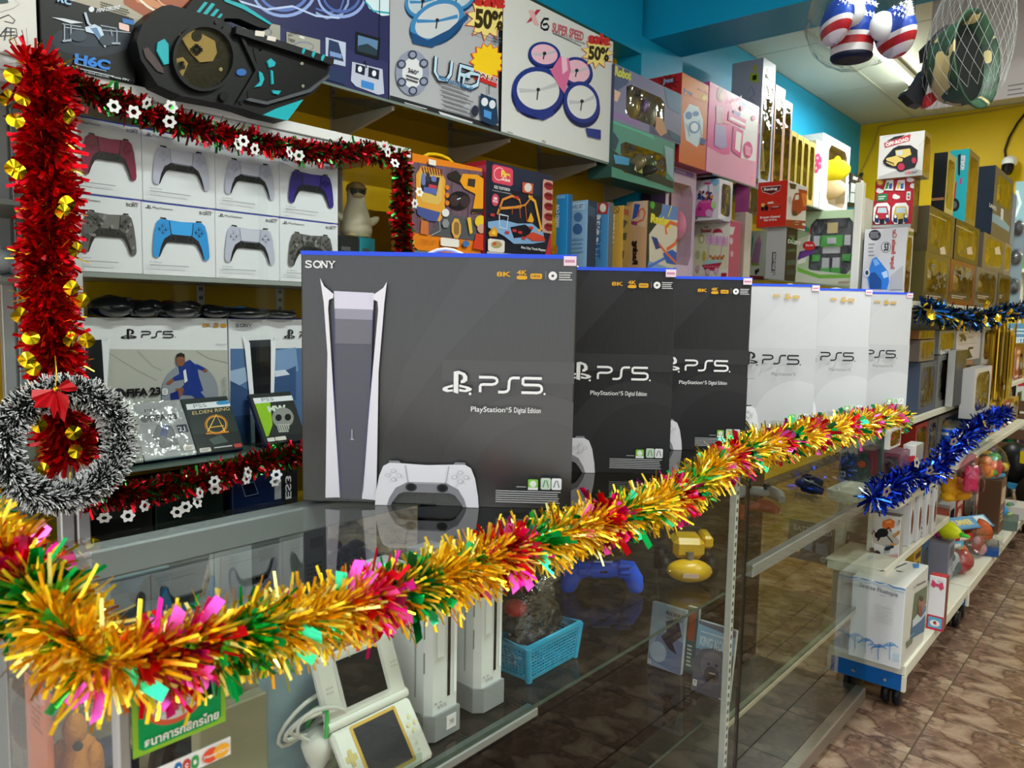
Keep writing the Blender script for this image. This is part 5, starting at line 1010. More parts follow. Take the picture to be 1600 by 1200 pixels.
a.p('#c4402c', [(60, 350), (110, 330), (170, 322), (215, 340), (245, 350), (240, 390), (190, 405), (130, 420), (75, 400), (55, 380)]); a.p('#8f2418', [(140, 385), (240, 370), (236, 392), (150, 412)]); a.p('#d9d2c4', [(115, 338), (165, 328), (175, 345), (120, 352)]); a.e('#1d1517', 105, 390, 20, 28); a.e('#1d1517', 70, 395, 14, 26); a.p('#e3b04a', [(58, 350), (90, 345), (86, 380), (60, 378)]); a.lines('#e9e3da', 160, 378, 222, 388, 1)
a.t('#efe6df', 'Remote Control', 48, 492, 232, 470, .05); a.t('#efe6df', 'Car Series', 82, 515, 202, 497, .05)
a = k.art('right', crop=H8); a.p('#8f1a17', [(290, 498), (620, 520), (620, 600), (285, 575)]); a.l('#e3dcd6', [(375, 520), (410, 520), (400, 545), (370, 545), (375, 520)], 4); a.r('#d9d0cc', 440, 530, 470, 552); a.p('#3a2322', [(318, 155), (385, 170), (375, 215), (330, 210)]); a.e('#b9b3b0', 325, 318, 16, 40)
a.p('#a82a22', [(405, 210), (600, 255), (590, 400), (420, 420)]); a.p('#d9702c', [(430, 250), (520, 260), (560, 340), (450, 380)]); a.p('#e9b26a', [(470, 270), (520, 290), (490, 350)]); a.p('#9a2019', [(345, 330), (372, 250), (415, 250), (430, 430), (385, 465), (340, 430)]); a.e('#221a1c', 365, 440, 22, 24); a.e('#221a1c', 500, 405, 22, 22); a.p('#d9d0cc', [(372, 270), (405, 265), (405, 310), (368, 315)]); k.done()
# big window carton: plain stand-in robot inside
k = cy_box('toy_carton', 'big pale green window carton with a grey and green toy robot', 'box', H8, 395, 985, 335, 0, -1.72, .12, zmax=2.05, faces= ['#b9cfae', '#8f9a86', '#a3c493'], group=LW, z0=ZW, win=('front', .2, .2, .86, .9, '#5d5d66'), yaw=10, rough=.3)
a = k.art(crop=H8); a.p('#e6ebe0', [(370, 690), (520, 640), (470, 830), (380, 940)]); a.p('#6b3f96', [(415, 800), (560, 760), (540, 820), (395, 880)]); a.p('#e9ebe6', [(400, 880), (480, 850), (470, 900), (390, 920)]); a.p('#d9ded3', [(360, 950), (990, 1030), (980, 1130), (355, 1080)]); a.p('#7fc04a', [(395, 945), (600, 1015), (960, 1010), (960, 1045), (600, 1050), (395, 985)]); a.e('#c92a30', 605, 375, 58, 34); a.t('#f4ecec', 'Hot Toys', 565, 385, 645, 362, .04)
a.t('#e3d24a', 'TOY', 940, 418, 1025, 380, .08); a.p('#b8352a', [(925, 418), (1025, 422), (1025, 440), (922, 440)]); a.t('#f0e6d8', 'STORY', 932, 438, 1015, 423, .05); a.t('#e8cf4a', '4', 1005, 470, 1060, 425, .08); a.e('#c92a2f', 505, 745, 58, 44); a.t('#f2e2e2', 'Try me', 470, 755, 542, 730, .04); a.e('#c92a2f', 1010, 630, 45, 42); a.t('#f6ecec', '3', 995, 640, 1028, 605, .06); a.e('#cc4a44', 998, 720, 26, 26); a.e('#cc4a44', 990, 785, 24, 26)
for i, c in enumerate(('#2f8fb8', '#3fae5a', '#cf4a3a')): a.rr(c, 470+i*20, 560+i*10, 486+i*20, 615+i*10, .3)
a.lines('#b98a9a', 930, 790, 985, 910, 9, .1); a.lines('#b3625a', 780, 1078, 900, 1100, 2)
def robot(mb, P, U, V, N_, w, h, d):
    g, gn, dk = mat('#cfcfdc', .35), mat('#46ad40', .35), mat('#2c2d33', .4)
    def bx(u0, v0, u1, v1, m, t0=.25, t1=.8): mb.prism([(0, 0), (w*(u1-u0), 0), (w*(u1-u0), h*(v1-v0)), (0, h*(v1-v0))], d*.0, d*(t1-t0), m, P(u0, v0, t1), U, V)
    bx(.38, .74, .62, .93, mat('#c8b27a', .25, .6)); bx(.44, .70, .56, .74, dk); bx(.25, .50, .75, .70, gn, .15); bx(.40, .55, .60, .66, g, .08); bx(.30, .38, .70, .50, g); bx(.36, .30, .64, .38, dk)
    for s in (0, 1):
        u = .08 if s == 0 else .78
        bx(u, .52, u+.14, .70, g); bx(u, .36, u+.14, .52, dk); bx(u-.02, .24, u+.16, .36, gn); u2 = .30 if s == 0 else .54
        bx(u2, .12, u2+.16, .30, g); bx(u2-.03, .0, u2+.19, .12, gn)
k.inside(robot, 'toy_robot'); k.pane(WRAP); k.done()
k = cy_box('toy_carton', 'black and white carton with a line-drawn loft bed, on top behind the robot carton', 'box', H8, 745, 888, 62, 335, SX-.03, .3, ['#26282b', '#202326', '#15171a'], LW, rough=.32)
a = k.art(crop=H8); a.p('#c9cfd0', [(765, 215), (880, 165), (880, 340), (745, 340)]); a.p('#35393d', [(800, 210), (850, 195), (850, 250), (795, 255)]); a.rr('#2a2d30', 790, 270, 870, 340, .05); a.t('#e3e3e3', 'LOFTS', 780, 152, 880, 128, .05)
a = k.art('right', crop=H8); a.p('#b9c1c2', [(890, 150), (1000, 180), (1000, 340), (885, 340)]); a.p('#8b8f6a', [(1000, 180), (1090, 215), (1080, 340), (1000, 340)]); a.t('#e6e6e6', 'LIGHT', 916, 118, 962, 86, .05); a.t('#c03a34', 'X', 970, 136, 985, 116, .05); a.t('#e6e6e6', 'NG', 988, 150, 1016, 124, .05)
for x in (905, 930, 960, 985): a.l('#2c3033', [(x, 190), (x, 330)], 6)
a.l('#2c3033', [(890, 240), (1080, 280)], 6); k.done()
k = cy_box('toy_carton', 'dark green flat carton tucked behind the robot carton', 'box', H8, 612, 690, 235, 420, SX-.12, .2, ['#2f3d33', '#33423a', '#28352c'], group=LW, zmax=2.0); a = k.art('right', crop=H8); a.p('#3f9a4a', [(680, 225), (740, 240), (735, 260), (680, 245)]); a.p('#d9cfc0', [(720, 205), (775, 215), (770, 265), (715, 255)]); a.p('#b9472f', [(735, 220), (770, 225), (765, 250)]); k.done()
# ------------------------------------------------------------------ second upper shelf, beyond the column
ZU2 = 2.06
wall_shelf('glass wall shelf beyond the blue column with tall doll cartons', 4.0, 7.3, ZU2, (1092,))
UG = 'toy cartons on the far upper shelf'
def cx(label, xl, xr, top, cols, depth=.16, **kw): return carton_x('toy_carton', label, 'box', C3, xl, xr, top, SX+kw.pop('dx', 0), ZU2, depth, cols, UG, rough=.32, **kw)
k = cx('orange carton with a toy drum kit and a red end, on the far upper shelf', 462, 606, (475, 183), ['#d0713c', '#a8262c', '#b5502a'], .2)
a = k.art(crop=C3); a.p('#c9dbe6', [(485, 420), (520, 360), (570, 380), (595, 450), (590, 560), (560, 600), (500, 560)]); a.p('#d9823c', [(470, 200), (640, 270), (630, 360), (470, 300)]); a.t('#3a5a9a', 'Jazz', 482, 300, 540, 270, .06); a.t('#b93a2c', 'Jazz drum', 562, 285, 632, 270, .03); a.star('#e3c23a', 600, 328, 12, 24, 9); a.e('#3f6fae', 515, 425, 18, 22); a.e('#3f6fae', 555, 415, 16, 14); a.e('#5a8fc4', 545, 490, 30, 34); a.e('#dfe8ee', 545, 490, 20, 24); a.l('#2f4a80', [(500, 470), (520, 540)], 5); a.l('#2f4a80', [(570, 450), (585, 540)], 5); a.p('#3a4f8f', [(580, 545), (610, 560), (600, 590), (575, 580)])
a = k.art('left', crop=C3); a.star('#7f1c22', 405, 240, 34, 66, 9, .8); a.t('#8fb0d9', 'Jazz', 372, 258, 432, 225, .08); k.done()
k = cx('pink carton with a girl at a toy keyboard', 612, 885, (640, 240), ['#e0a3bf', '#c9568f', '#d98ab0'], .2)
a = k.art(crop=C3); a.p('#d9639f', [(610, 240), (720, 290), (760, 400), (740, 640), (700, 640), (606, 590)]); a.p('#e3e0e4', [(800, 330), (900, 370), (885, 680), (800, 660)]); a.t('#e33f8f', 'Keyboard', 715, 372, 800, 345, .05, up=(722, 340)); a.rr('#4f8fc4', 805, 350, 832, 368, .2); a.lines('#9a9aa5', 835, 355, 880, 385, 2)
a.e('#8a5f45', 690, 310, 20, 40); a.e('#d9a58a', 700, 320, 14, 24); a.p('#c9a0b5', [(665, 370), (705, 380), (700, 470), (665, 470)]); a.p('#a99ac9', [(660, 470), (720, 490), (725, 600), (690, 610), (655, 590)]); a.l('#d9a58a', [(695, 400), (700, 460), (735, 470)], 9)
a.p('#d65a9a', [(735, 400), (830, 450), (825, 500), (730, 450)]); a.p('#f0eef0', [(745, 430), (825, 470), (825, 485), (742, 445)]); a.p('#6f5fae', [(760, 395), (800, 415), (795, 435), (758, 415)]); a.p('#d65a9a', [(760, 480), (815, 510), (800, 660), (750, 620)]); a.p('#f0e6ea', [(775, 510), (805, 525), (795, 630), (768, 610)]); a.e('#d64f8f', 840, 615, 24, 46); a.lines('#f2d6e2', 825, 590, 858, 640, 5, .1); a.e('#e36a9a', 870, 440, 10, 14); a.e('#b95a8a', 805, 385, 8, 14); k.done()
def dollbox(label, xl, xr, top, frame, inner, toyc, depth=.12, left=None, fn=None, dx=0, win=(.12, .08, .88, .93)):
    k = cx(label, xl, xr, top, [frame, left or frame, frame], depth, win=('front', *win, inner), dx=dx)
    def doll(mb, P, U, V, N_, w, h, d):
        s = min(w, h)
        mb.ball(P(.5, .78, .6), (s*.16, s*.16, s*.2), mat(toyc[0], .5)); mb.ball(P(.5, .52, .6), (s*.14, s*.18, h*.15), mat(toyc[1], .5)); mb.lathe([(s*.3, 0), (s*.16, h*.3), (s*.08, h*.38)], mat(toyc[2], .5), 12, Matrix.Translation(P(.5, .08, .62)))
    k.inside(doll, 'doll'); k.pane(FOILW)
    if fn: fn(k)
    return k.done()
dollbox('tallest silver carton with a doll window on the far upper shelf', 895, 962, (945, 115), '#a9b3c9', '#6b5c3c', ('#8a6a3c', '#9a8a6a', '#b9a98a'), .2, '#b7bdcf',
        lambda k: (lambda a: (a.p('#b9cf3a', [(855, 190), (902, 195), (900, 245), (852, 235)]), a.rr('#2c3320', 868, 205, 890, 232, .1), a.e('#c9c46a', 882, 165, 14, 22), a.l('#6f7fa8', [(840, 300), (860, 260), (880, 310), (850, 330), (875, 345)], 4), a.p('#d9a0bc', [(880, 560), (915, 480), (935, 600), (925, 700), (870, 690)]), a.e('#e0dfe6', 905, 500, 14, 26)))(k.art('left', crop=C3)))
dollbox('coral framed doll carton just beyond the tallest silver one', 968, 1020, (1010, 262), '#c99a86', '#4a3420', ('#7a3a2c', '#a8472f', '#8a5a3c'), .14, '#9a6f5f')
dollbox('rose framed doll carton, second beyond the tallest silver one', 1022, 1062, (1050, 340), '#c9a098', '#5a4526', ('#9a6a3c', '#b06a4a', '#8a6a3a'), .13, '#9a7a6f')
for i, (xa, xb, tp, tx) in enumerate(((1064, 1096, (1080, 505), 'first of four, next to the rose doll carton'), (1098, 1130, (1112, 525), 'second of four'), (1132, 1164, (1146, 545), 'third of four'), (1166, 1197, (1180, 565), 'last of four, next to the pink flower carton'))):
    dollbox('slim carton with an amber foil window, '+tx, xa, xb, tp, '#b9a45c', '#7a6426', ('#a58a3f', '#b39a4a', '#d9cfa8'), .12, '#8f7d45')
k = cx('white carton with pink flower stickers on the far upper shelf', 1200, 1232, (1210, 552), ['#c9cbc9', '#b9bab9', '#c9cbc9'], .16); a = k.art(crop=C3)
for x, y in ((1225, 660), (1215, 715), (1235, 690)): 
    for q in range(5): a.e('#b8325f', x+12*math.cos(q*1.26), y+16*math.sin(q*1.26), 10, 13, 8)
    a.e('#d98aa5', x, y, 6, 8, 8)
k.done()
k = cx('white carton with an open window showing a yellow plush toy', 1235, 1385, (1310, 548), ['#cfd2cf', '#c3c6c4', '#b9bcba'], .2, win=('front', .22, .1, .9, .9, '#8f7f70'))
k.inside(lambda mb, P, U, V, N_, w, h, d: (mb.ball(P(.5, .62, .6), (.03, w*.34, h*.2), mat('#e3cf1c', .8, bump=.2)), mb.ball(P(.5, .3, .6), (.03, w*.28, h*.18), mat('#d9b98f', .8)), mb.ball(P(.7, .8, .6), (.015, w*.1, h*.12), mat('#e3cf1c', .8)), mb.ball(P(.55, .55, .2), (.006, w*.06, h*.04), mat('#7fb03a', .6))), 'plush_toy'); k.pane(WRAP)
a = k.art(crop=C3); a.lines('#8f9290', 1220, 570, 1290, 600, 3); k.done()
# ------------------------------------------------------------------ island shelving with toys along the aisle
E4, F1, F2, F3, H1, H2 = (1260, 640, 2.144), (1340, 180, 4), (1390, 440, 5), (1360, 640, 4.617), (1280, 860, 4.615), (1300, 640, 4.617)
GX0, GX1 = -.86, -.57
GY0 = 2.635
SC_ = mat('#d9d6c6', .45); BLUE = mat('#1667b8', .4)
def cart(label, y0, y1, rz):
    t = thing('shelf_base', label, 'shelf', ((GX0+GX1)/2, (y0+y1)/2, 0), 0, 'wheeled shelf bases'); o = -Vector(t.location)
    MB().box((GX0, y0, .13), (GX1, y1, .165), SC_, .003).build('deck', t, o)
    b = MB(); b.box((GX0+.004, y0+.003, .075), (GX1-.004, y0+.012, .13), BLUE, .001); b.build('front_board', t, o)
    for x in (GX0, GX1-.012): MB().box((x, y0, .075), (x+.012, y0+.02, .1298), SC_, .001).build('end_cap', t, o)
    MB().box((GX1-.02, y0+.02, .10), (GX1-.012, y1, .1298), SC_).build('side_rail', t, o); MB().box((GX0+.012, y0+.02, .10), (GX0+.02, y1, .1298), SC_).build('side_rail', t, o)
    for x in (GX0+.09, GX1-.06): MB().lathe([(.005, 0), (.005, .004)], mat('#c9ccd0', .3, .8), 10, Matrix.Translation((x, y0+.002, .10)) @ Matrix.Rotation(R(90), 4, 'X')).build('bolt', t, o)
    for i, (x, y) in enumerate(((GX0+.05, y0+.06), (GX1-.05, y0+.05), (GX0+.05, y1-.06), (GX1-.045, y1-.06))):
        b = MB(); b.lathe([(.006, .055), (.006, .128)], mat('#c9ccd0', .3, .9), 10, Matrix.Translation((x, y, 0))); b.box((x-.018, y-.008, .048), (x+.018, y+.022, .066), mat('#55585c' if i == 0 else '#202124', .35, .4), .006); b.build('caster', t, o)
        w = t.children[-1]
        for s in (-1, 1): MB().lathe([(.014, -.012), (.032, -.011), (.036, 0), (.032, .011), (.014, .012)], mat('#17181a', .35), 20, Matrix.Translation((x+s*.017, y+.012, .037)) @ Matrix.Rotation(R(90), 4, 'Y')).build('wheel', w)
        for ch in w.children: ch.matrix_parent_inverse = Matrix.Identity(4); ch.location = (0, 0, 0)
    return t
GXW = GX0; GX0 = -.815
cart('wheeled shelf base with a blue front board beside the counter end', GY0, 3.62, 0)
cart('wheeled shelf base farther along the aisle, behind the one with the blue front', 3.64, 5.55, 0)
GX0 = GXW; XU = -.70; Z5 = on_x(1520, 479, XU).z; Z4 = .915; Z3g = .70; Z2g = .455
def gshelf(label, z, y0, y1, x1=-.60):
    t = thing('shelf_board', label, 'shelf', ((GX0+x1)/2, (y0+y1)/2, z), 0, 'cream island shelf boards'); o = -Vector(t.location)
    MB().box((GX0+.012, y0, z-.008), (x1-.006, y1, z), SC_, .002).build('board', t, o)
    MB().prism([(x1-.02, z-.034), (x1, z-.022), (x1, z-.002), (x1-.006, z+.001), (x1-.02, z-.006)], y0-y1, 0, SC_, Vector((0, y0, 0)), Vector((1, 0, 0)), Vector((0, 0, 1))).build('front_lip', t, o)
    MB().prism([(GX0+.02, z-.034), (x1-.012, z-.030), (x1-.002, z-.006), (GX0+.02, z-.0085)], 0, .004, SC_, Vector((0, y0, 0)), Vector((1, 0, 0)), Vector((0, 0, 1))).build('end_lip', t, o)
    return t
gshelf('lowest cream island shelf board, just over the floating pool carton', Z2g, 2.66, 3.6, -.655); gshelf('cream island shelf board with small boxed toy cars', Z3g, 2.62, 5.4, -.615)
gshelf('cream island shelf board half hidden by the last white console carton', Z4, 3.0, 6.2, XU+.003); gshelf('top cream island shelf board with the stacked toy vehicle cartons', Z5, 2.87, 6.2, XU+.003)
t = thing('shelf_upright', 'white slotted steel uprights and back board of the island shelving', 'shelf', (GX0, 4.0, 0)); o = -Vector(t.location)
for y in (2.88, 4.2, 5.38): MB().box((GX0-.03, y, .166), (GX0-.003, y+.03, 1.75), SC_, .002).build('post', t, o)
MB().box((GX0-.012, 2.912, .17), (GX0-.002, 5.38, 1.7), mat('#c4c1b2', .6)).build('back_board', t, o)
IG = 'toy cartons on the island shelving'
def gy(label, crop, xl, xr, yt, yb, X, depth, cols, **kw): return cy_box('toy_carton', label, 'box', crop, xl, xr, yt, yb, X, depth, cols, IG, rough=kw.pop('rough', .32), **kw)
AMB = glass('#f8f2e2', 1.36, .06, .35, .02, 9.0)
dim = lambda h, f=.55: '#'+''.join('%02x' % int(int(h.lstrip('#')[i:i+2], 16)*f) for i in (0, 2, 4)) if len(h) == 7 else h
def blob(c1, c2, name='toy_car'):
    def fn(mb, P, U, V, N_, w, h, d):
        M = Matrix((U, V, N_)).transposed().to_4x4()
        mb.ball(P(.5, .45, .65), (w*.3, h*.22, d*.25), mat(c1, .3, .1), rot=M.to_3x3()); mb.ball(P(.5, .62, .6), (w*.2, h*.16, d*.22), mat(c2, .3), rot=M.to_3x3())
        for u in (.28, .72): mb.ball(P(u, .28, .5), (w*.09, h*.1, d*.15), mat('#151515', .6), rot=M.to_3x3())
    return fn
def toy_car_art(a, bodyc, dark, trim, pts):
    x0, y0, x1, y1 = pts; q = lambda L: [(x0+(x1-x0)*u, y0+(y1-y0)*v) for u, v in L]
    a.p(dark, q([(0, .62), (.08, .45), (.3, .12), (.45, .02), (.8, .0), (1, .18), (1, .6), (.92, .85), (.55, 1), (.45, .92), (.1, .8)])); a.p(bodyc, q([(.1, .5), (.38, .4), (.58, .52), (.52, .75), (.3, .8), (.1, .66)])); a.p(bodyc, q([(.36, .2), (.78, .12), (.82, .36), (.62, .48), (.38, .4)])); a.p('#c9d0d4', q([(.4, .22), (.58, .2), (.56, .38), (.4, .38)]))
    a.e(dark, *q([(.53, .82)])[0], (x1-x0)*.15, abs(y1-y0)*.2, 16); a.e(trim, *q([(.53, .82)])[0], (x1-x0)*.1, abs(y1-y0)*.14, 14); a.e(dark, *q([(.9, .58)])[0], (x1-x0)*.1, abs(y1-y0)*.17, 14); a.e(trim, *q([(.9, .58)])[0], (x1-x0)*.065, abs(y1-y0)*.12, 12); a.l('#17181a', q([(.02, .7), (.3, .86), (.32, .7), (.03, .56)]), abs(y1-y0)*.03)
ztur = on_x(1340+450/4, 180+562/4, XU).z
# front stack
k = gy('white carton with a blue toy beetle car, bottom of the front island stack', F1, 20, 282, 702, 0, XU-.012, .085, ['#d3d2ce', '#c9c6bb', '#c3c0b6'], z0=Z5, win=('right', .1, .1, .86, .88, '#4d2a1d'))
zb = Z5+k.h
a = k.art(crop=F1); a.e('#2c2d31', 108, 750, 38, 34); a.lines('#9a9a9c', 78, 730, 138, 772, 5, .2); a.lines('#9b9b9d', 68, 798, 108, 890, 4); a.e('#d9d8d4', 178, 825, 30, 34); a.l('#3a3b3f', [(178+29*math.cos(t*.4), 825+33*math.sin(t*.4)) for t in range(17)], 3); a.t('#232428', '53', 165, 850, 195, 800, .05)
a.t('#b8473a', 'Super Beetle Car', 214, 960, 252, 712, .02, vert=True) if 0 else a.t('#b8473a', 'Super Beetle Car', 232, 962, 214, 712, .03, vert=True)
a.p('#2f7fd0', [(75, 960), (92, 900), (118, 885), (150, 925), (190, 975), (198, 1040), (185, 1088), (75, 1085), (62, 1010)]); a.p('#79b5ea', [(95, 905), (118, 895), (140, 930), (110, 945)]); a.p('#bcdcf3', [(150, 985), (185, 970), (192, 1010), (165, 1020)]); a.p('#1c4f8f', [(72, 990), (110, 980), (150, 1030), (150, 1085), (80, 1085)]); a.e('#dfe5ea', 60, 985, 18, 26); a.e('#3a3d44', 60, 985, 10, 15); a.p('#b9b8b4', [(215, 1000), (285, 940), (285, 1090), (205, 1090)])
k.pane(AMB); k.inside(blob('#a8482a', '#7a2d1c'), 'toy_car'); a2 = k.art('right', crop=F1); a2.p('#6b6a3c', [(320, 725), (415, 745), (412, 770), (318, 750)]); k.done()
k = gy('red carton with two toy three-wheeled taxis, middle of the front island stack', F1, 92, 335, 392, 700, XU-.03, .08, ['#b3202f', '#6b5b3a', '#a11c2a'], z0=zb, win=('right', .15, .5, .9, .92, '#6b5426'))
zt_ = zb+k.h
a = k.art(crop=F1); a.star('#e9b93a', 140, 420, 14, 25, 12); a.e('#f0d04a', 140, 420, 13, 13); 
for x, y in ((330, 405), (140, 475), (242, 512), (352, 445)): a.e('#e3dfdd', x, y, 24, 13); a.e('#e3dfdd', x-8, y-8, 13, 11)
a.rr('#2b7d4a', 122, 495, 186, 540, .1); a.lines('#dfe9e0', 132, 505, 178, 532, 2); a.rr('#e3dfdd', 308, 478, 332, 532, .1); a.e('#4a8f5a', 320, 495, 7, 8); a.e('#b33', 320, 515, 7, 8)
for x, c in ((160, '#3f9a4a'), (232, '#d9c23a')): a.p('#e9e5e3', [(x+5, 470), (x+22, 408), (x+66, 404), (x+64, 472)]); a.p(c, [(x+24, 420), (x+40, 418), (x+30, 460), (x+14, 465)]); a.p('#3a5fae', [(x+40, 430), (x+58, 425), (x+56, 460), (x+38, 462)])
for x, c in ((155, '#b32a3a'), (272, '#c9b04a')):
    a.rr('#e9e5e3', x-50, 553, x+48, 682, .2); a.p(c, [(x-42, 610), (x-32, 572), (x+32, 570), (x+42, 610), (x+36, 660), (x-38, 660)]); a.p('#b9cbd6', [(x-30, 612), (x-24, 580), (x+26, 578), (x+32, 612)]); a.p('#1d2f5f', [(x-44, 625), (x-20, 625), (x-20, 675), (x-46, 670)]); a.p('#1d2f5f', [(x+20, 622), (x+44, 622), (x+46, 668), (x+20, 672)]); a.rr('#17181c', x-14, 650, x+16, 680, .1); a.e('#e9e5d0', x-32, 635, 9, 10); a.e('#e9e5d0', x+34, 633, 9, 10)
a.p('#9fa3a4', [(90, 690), (340, 680), (340, 705), (90, 705)]); k.pane(AMB); k.inside(blob('#8a6a2c', '#6d4a24'), 'toy_taxi'); k.done()
k = gy('white carton with a yellow off-road toy car, topmost of the front island stack', F1, 122, 402, 98, 386, XU, .10, ['#d9d5d0', '#8f7a3c', '#c9c5be'], z0=zt_, win=('right', .12, .1, .88, .9, '#a3822c'))
a = k.art(crop=F1); a.l('#b5b3ae', [(160, 140), (210, 125), (300, 110)], 3); a.l('#b5b3ae', [(380, 200), (420, 150)], 3); a.p('#b7b5b0', [(130, 385), (230, 350), (350, 330), (400, 345), (400, 395), (130, 395)]); a.p('#c4404a', [(166, 175), (332, 118), (326, 160), (172, 205)]); a.t('#efe6e2', 'OFF-ROAD', 178, 198, 322, 158, .06, up=(174, 176)); a.p('#2b2c30', [(180, 165), (230, 135), (300, 122), (270, 140)]); toy_car_art(a, '#dcc26a', '#26262a', '#b8324a', (158, 188, 376, 352)); a.t('#d9435a', '1:16', 298, 370, 330, 350, .05); a.lines('#4b4c50', 335, 352, 380, 366, 2)
k.pane(AMB); k.inside(blob('#d9b83a', '#b3922c'), 'toy_car'); k.done()
k = gy('black carton with a pale yellow window side, second on the island stack', F1, 455, 540, 232, 0, XU, .15, z0=ztur+.001, cols= ['#17171a', '#b9ae6a', '#1d1d20'], win=('right', .1, .08, .9, .9, '#a39a5c'))
a = k.art(crop=F1); a.lines('#c98a5a', 440, 520, 540, 538, 2, 0); k.pane(AMB); k.inside(blob('#c9b34a', '#b8423a'), 'toy_car'); k.done()
k = gy('turquoise carton with a toy truck wheel and amber side window, beside the black one', F1, 548, 668, 213, 0, XU, .22, z0=ztur+.001, cols= ['#22a9b8', '#7c6a38', '#2fb9c6'], win=('right', .12, .08, .88, .92, '#8a6f2e'))
a = k.art(crop=F1); a.e('#1c1d20', 605, 560, 32, 42); a.e('#5f6468', 605, 560, 16, 22); a.e('#2a2b30', 600, 290, 18, 22); a.p('#b32a4a', [(598, 440), (620, 410), (612, 520), (595, 520)]); a.t('#e3dfe6', 'MONSTER', 668, 340, 648, 250, .05, vert=True); a.p('#c23a8a', [(640, 395), (655, 390), (650, 430), (638, 430)]); a.p('#17181b', [(628, 250), (645, 240), (640, 380), (628, 370)])
k.pane(AMB); k.inside(blob('#b59a3a', '#8f7a2c'), 'toy_truck'); k.done()
def gx(label, crop, xl, xr, top, z0, cols, inner, toy, X=XU, depth=.12, win=(.12, .12, .9, .9), nm='toy_car', fn=None, pane=None, ztop=None):
    k = carton_x('toy_carton', label, 'box', crop, xl, xr, top, X, z0, depth, cols, IG, rough=.32, win=('front', *win, dim(inner)) if win else None, ztop=ztop)
    if win: k.inside(toy, nm); k.pane(pane or AMB)
    if fn: fn(k.art(crop=crop), k)
    k.done(); return k

k = gx('navy carton with a yellow vehicle window over blue pictures, last of the upper island row', F1, 832, 948, (840, 290), ztur+.001, ['#27384f', '#1f2d40', '#31445c'], '#8a7430', blob('#c9a83a', '#8f8f94'), win=(.15, .5, .9, .92), fn=lambda a, k: (a.p('#5f9ac0', [(820, 600), (900, 640), (950, 700), (945, 730), (815, 650)]), a.p('#c9d3da', [(895, 580), (912, 590), (908, 660), (892, 650)]), a.t('#c9cfd4', 'LAND', 822, 572, 868, 545, .04)))
k = gx('blue toned carton behind the navy one on the island', F1, 950, 972, (955, 470), ztur+.001, ['#4a6f9f', '#3a557a'], '#444', blob('#445a7a', '#333'), win=None, fn=lambda a, k: a.lines('#b9c9d9', 952, 520, 970, 620, 5))
rowA = [(432, 592, 585, '#6d6040', '#7d7030', '#5a5640', 'mustard window carton under the red taxi carton, upper small row'), (600, 748, 660, '#3a2f26', '#7a5a2c', '#4a3624', 'brown window carton under the turquoise one, upper small row'), (775, 905, 680, '#8f7f72', '#7a4a34', '#a8622c', 'tan carton with a copper mask toy, upper small row'), (908, 950, 755, '#b9a8a4', '#6d5a54', '#9a8a88', 'pale narrow carton at the end of the upper small row')]
zrow = on_x(1340+500/4, 180+872/4, XU).z
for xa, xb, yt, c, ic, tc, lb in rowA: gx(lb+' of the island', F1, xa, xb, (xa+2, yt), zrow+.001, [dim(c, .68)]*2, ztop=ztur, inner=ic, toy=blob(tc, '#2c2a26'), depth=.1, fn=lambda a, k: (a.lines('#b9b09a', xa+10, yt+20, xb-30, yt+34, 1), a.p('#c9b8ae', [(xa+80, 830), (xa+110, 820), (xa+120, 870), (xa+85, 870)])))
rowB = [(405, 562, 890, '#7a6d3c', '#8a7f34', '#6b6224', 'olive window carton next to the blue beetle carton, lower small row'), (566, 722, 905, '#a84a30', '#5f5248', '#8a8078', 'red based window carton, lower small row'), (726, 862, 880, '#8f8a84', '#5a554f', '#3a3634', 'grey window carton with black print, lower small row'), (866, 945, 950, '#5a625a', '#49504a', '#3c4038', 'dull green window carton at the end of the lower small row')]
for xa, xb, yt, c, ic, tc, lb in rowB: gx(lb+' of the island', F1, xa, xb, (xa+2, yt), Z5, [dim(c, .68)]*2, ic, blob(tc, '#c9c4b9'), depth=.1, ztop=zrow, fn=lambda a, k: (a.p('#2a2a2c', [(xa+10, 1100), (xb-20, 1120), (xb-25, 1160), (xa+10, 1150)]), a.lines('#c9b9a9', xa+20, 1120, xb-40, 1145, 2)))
# between the top and the middle island shelf
mid = [(228, 352, 385, 455, '#a8703c', '#5a4a38', '#8a6a4a', 'orange topped window carton beside the last white console carton, under the blue and gold tinsel', None), (228, 345, 460, 635, '#8f7f78', '#6d2f24', '#9a3a2c', 'window carton with a dark red toy, beside the last white console carton', None), (215, 345, 640, 0, '#5f6e8a', '#4a4440', '#77706a', 'blue edged window carton standing on the middle island shelf', None),
       (378, 505, 385, 575, '#9aa4a8', '#8a5f4a', '#7a4a3a', 'pale carton with a brown window and lettering, above the middle island shelf', 'BATO'), (352, 488, 582, 0, '#8c8d90', '#4f4a46', '#2f2d2c', 'grey window carton with a wheel printed low, on the middle island shelf', None)]
for xa, xb, yt, yb, c, ic, tc, lb, tx in mid:
    z0 = Z4 if yb == 0 else on_x(1390+xa/5, 440+yb/5, XU).z
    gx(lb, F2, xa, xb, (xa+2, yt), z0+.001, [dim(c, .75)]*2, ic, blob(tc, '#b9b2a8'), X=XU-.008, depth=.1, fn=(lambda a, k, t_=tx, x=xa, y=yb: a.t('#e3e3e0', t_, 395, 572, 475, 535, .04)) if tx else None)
z0 = Z4
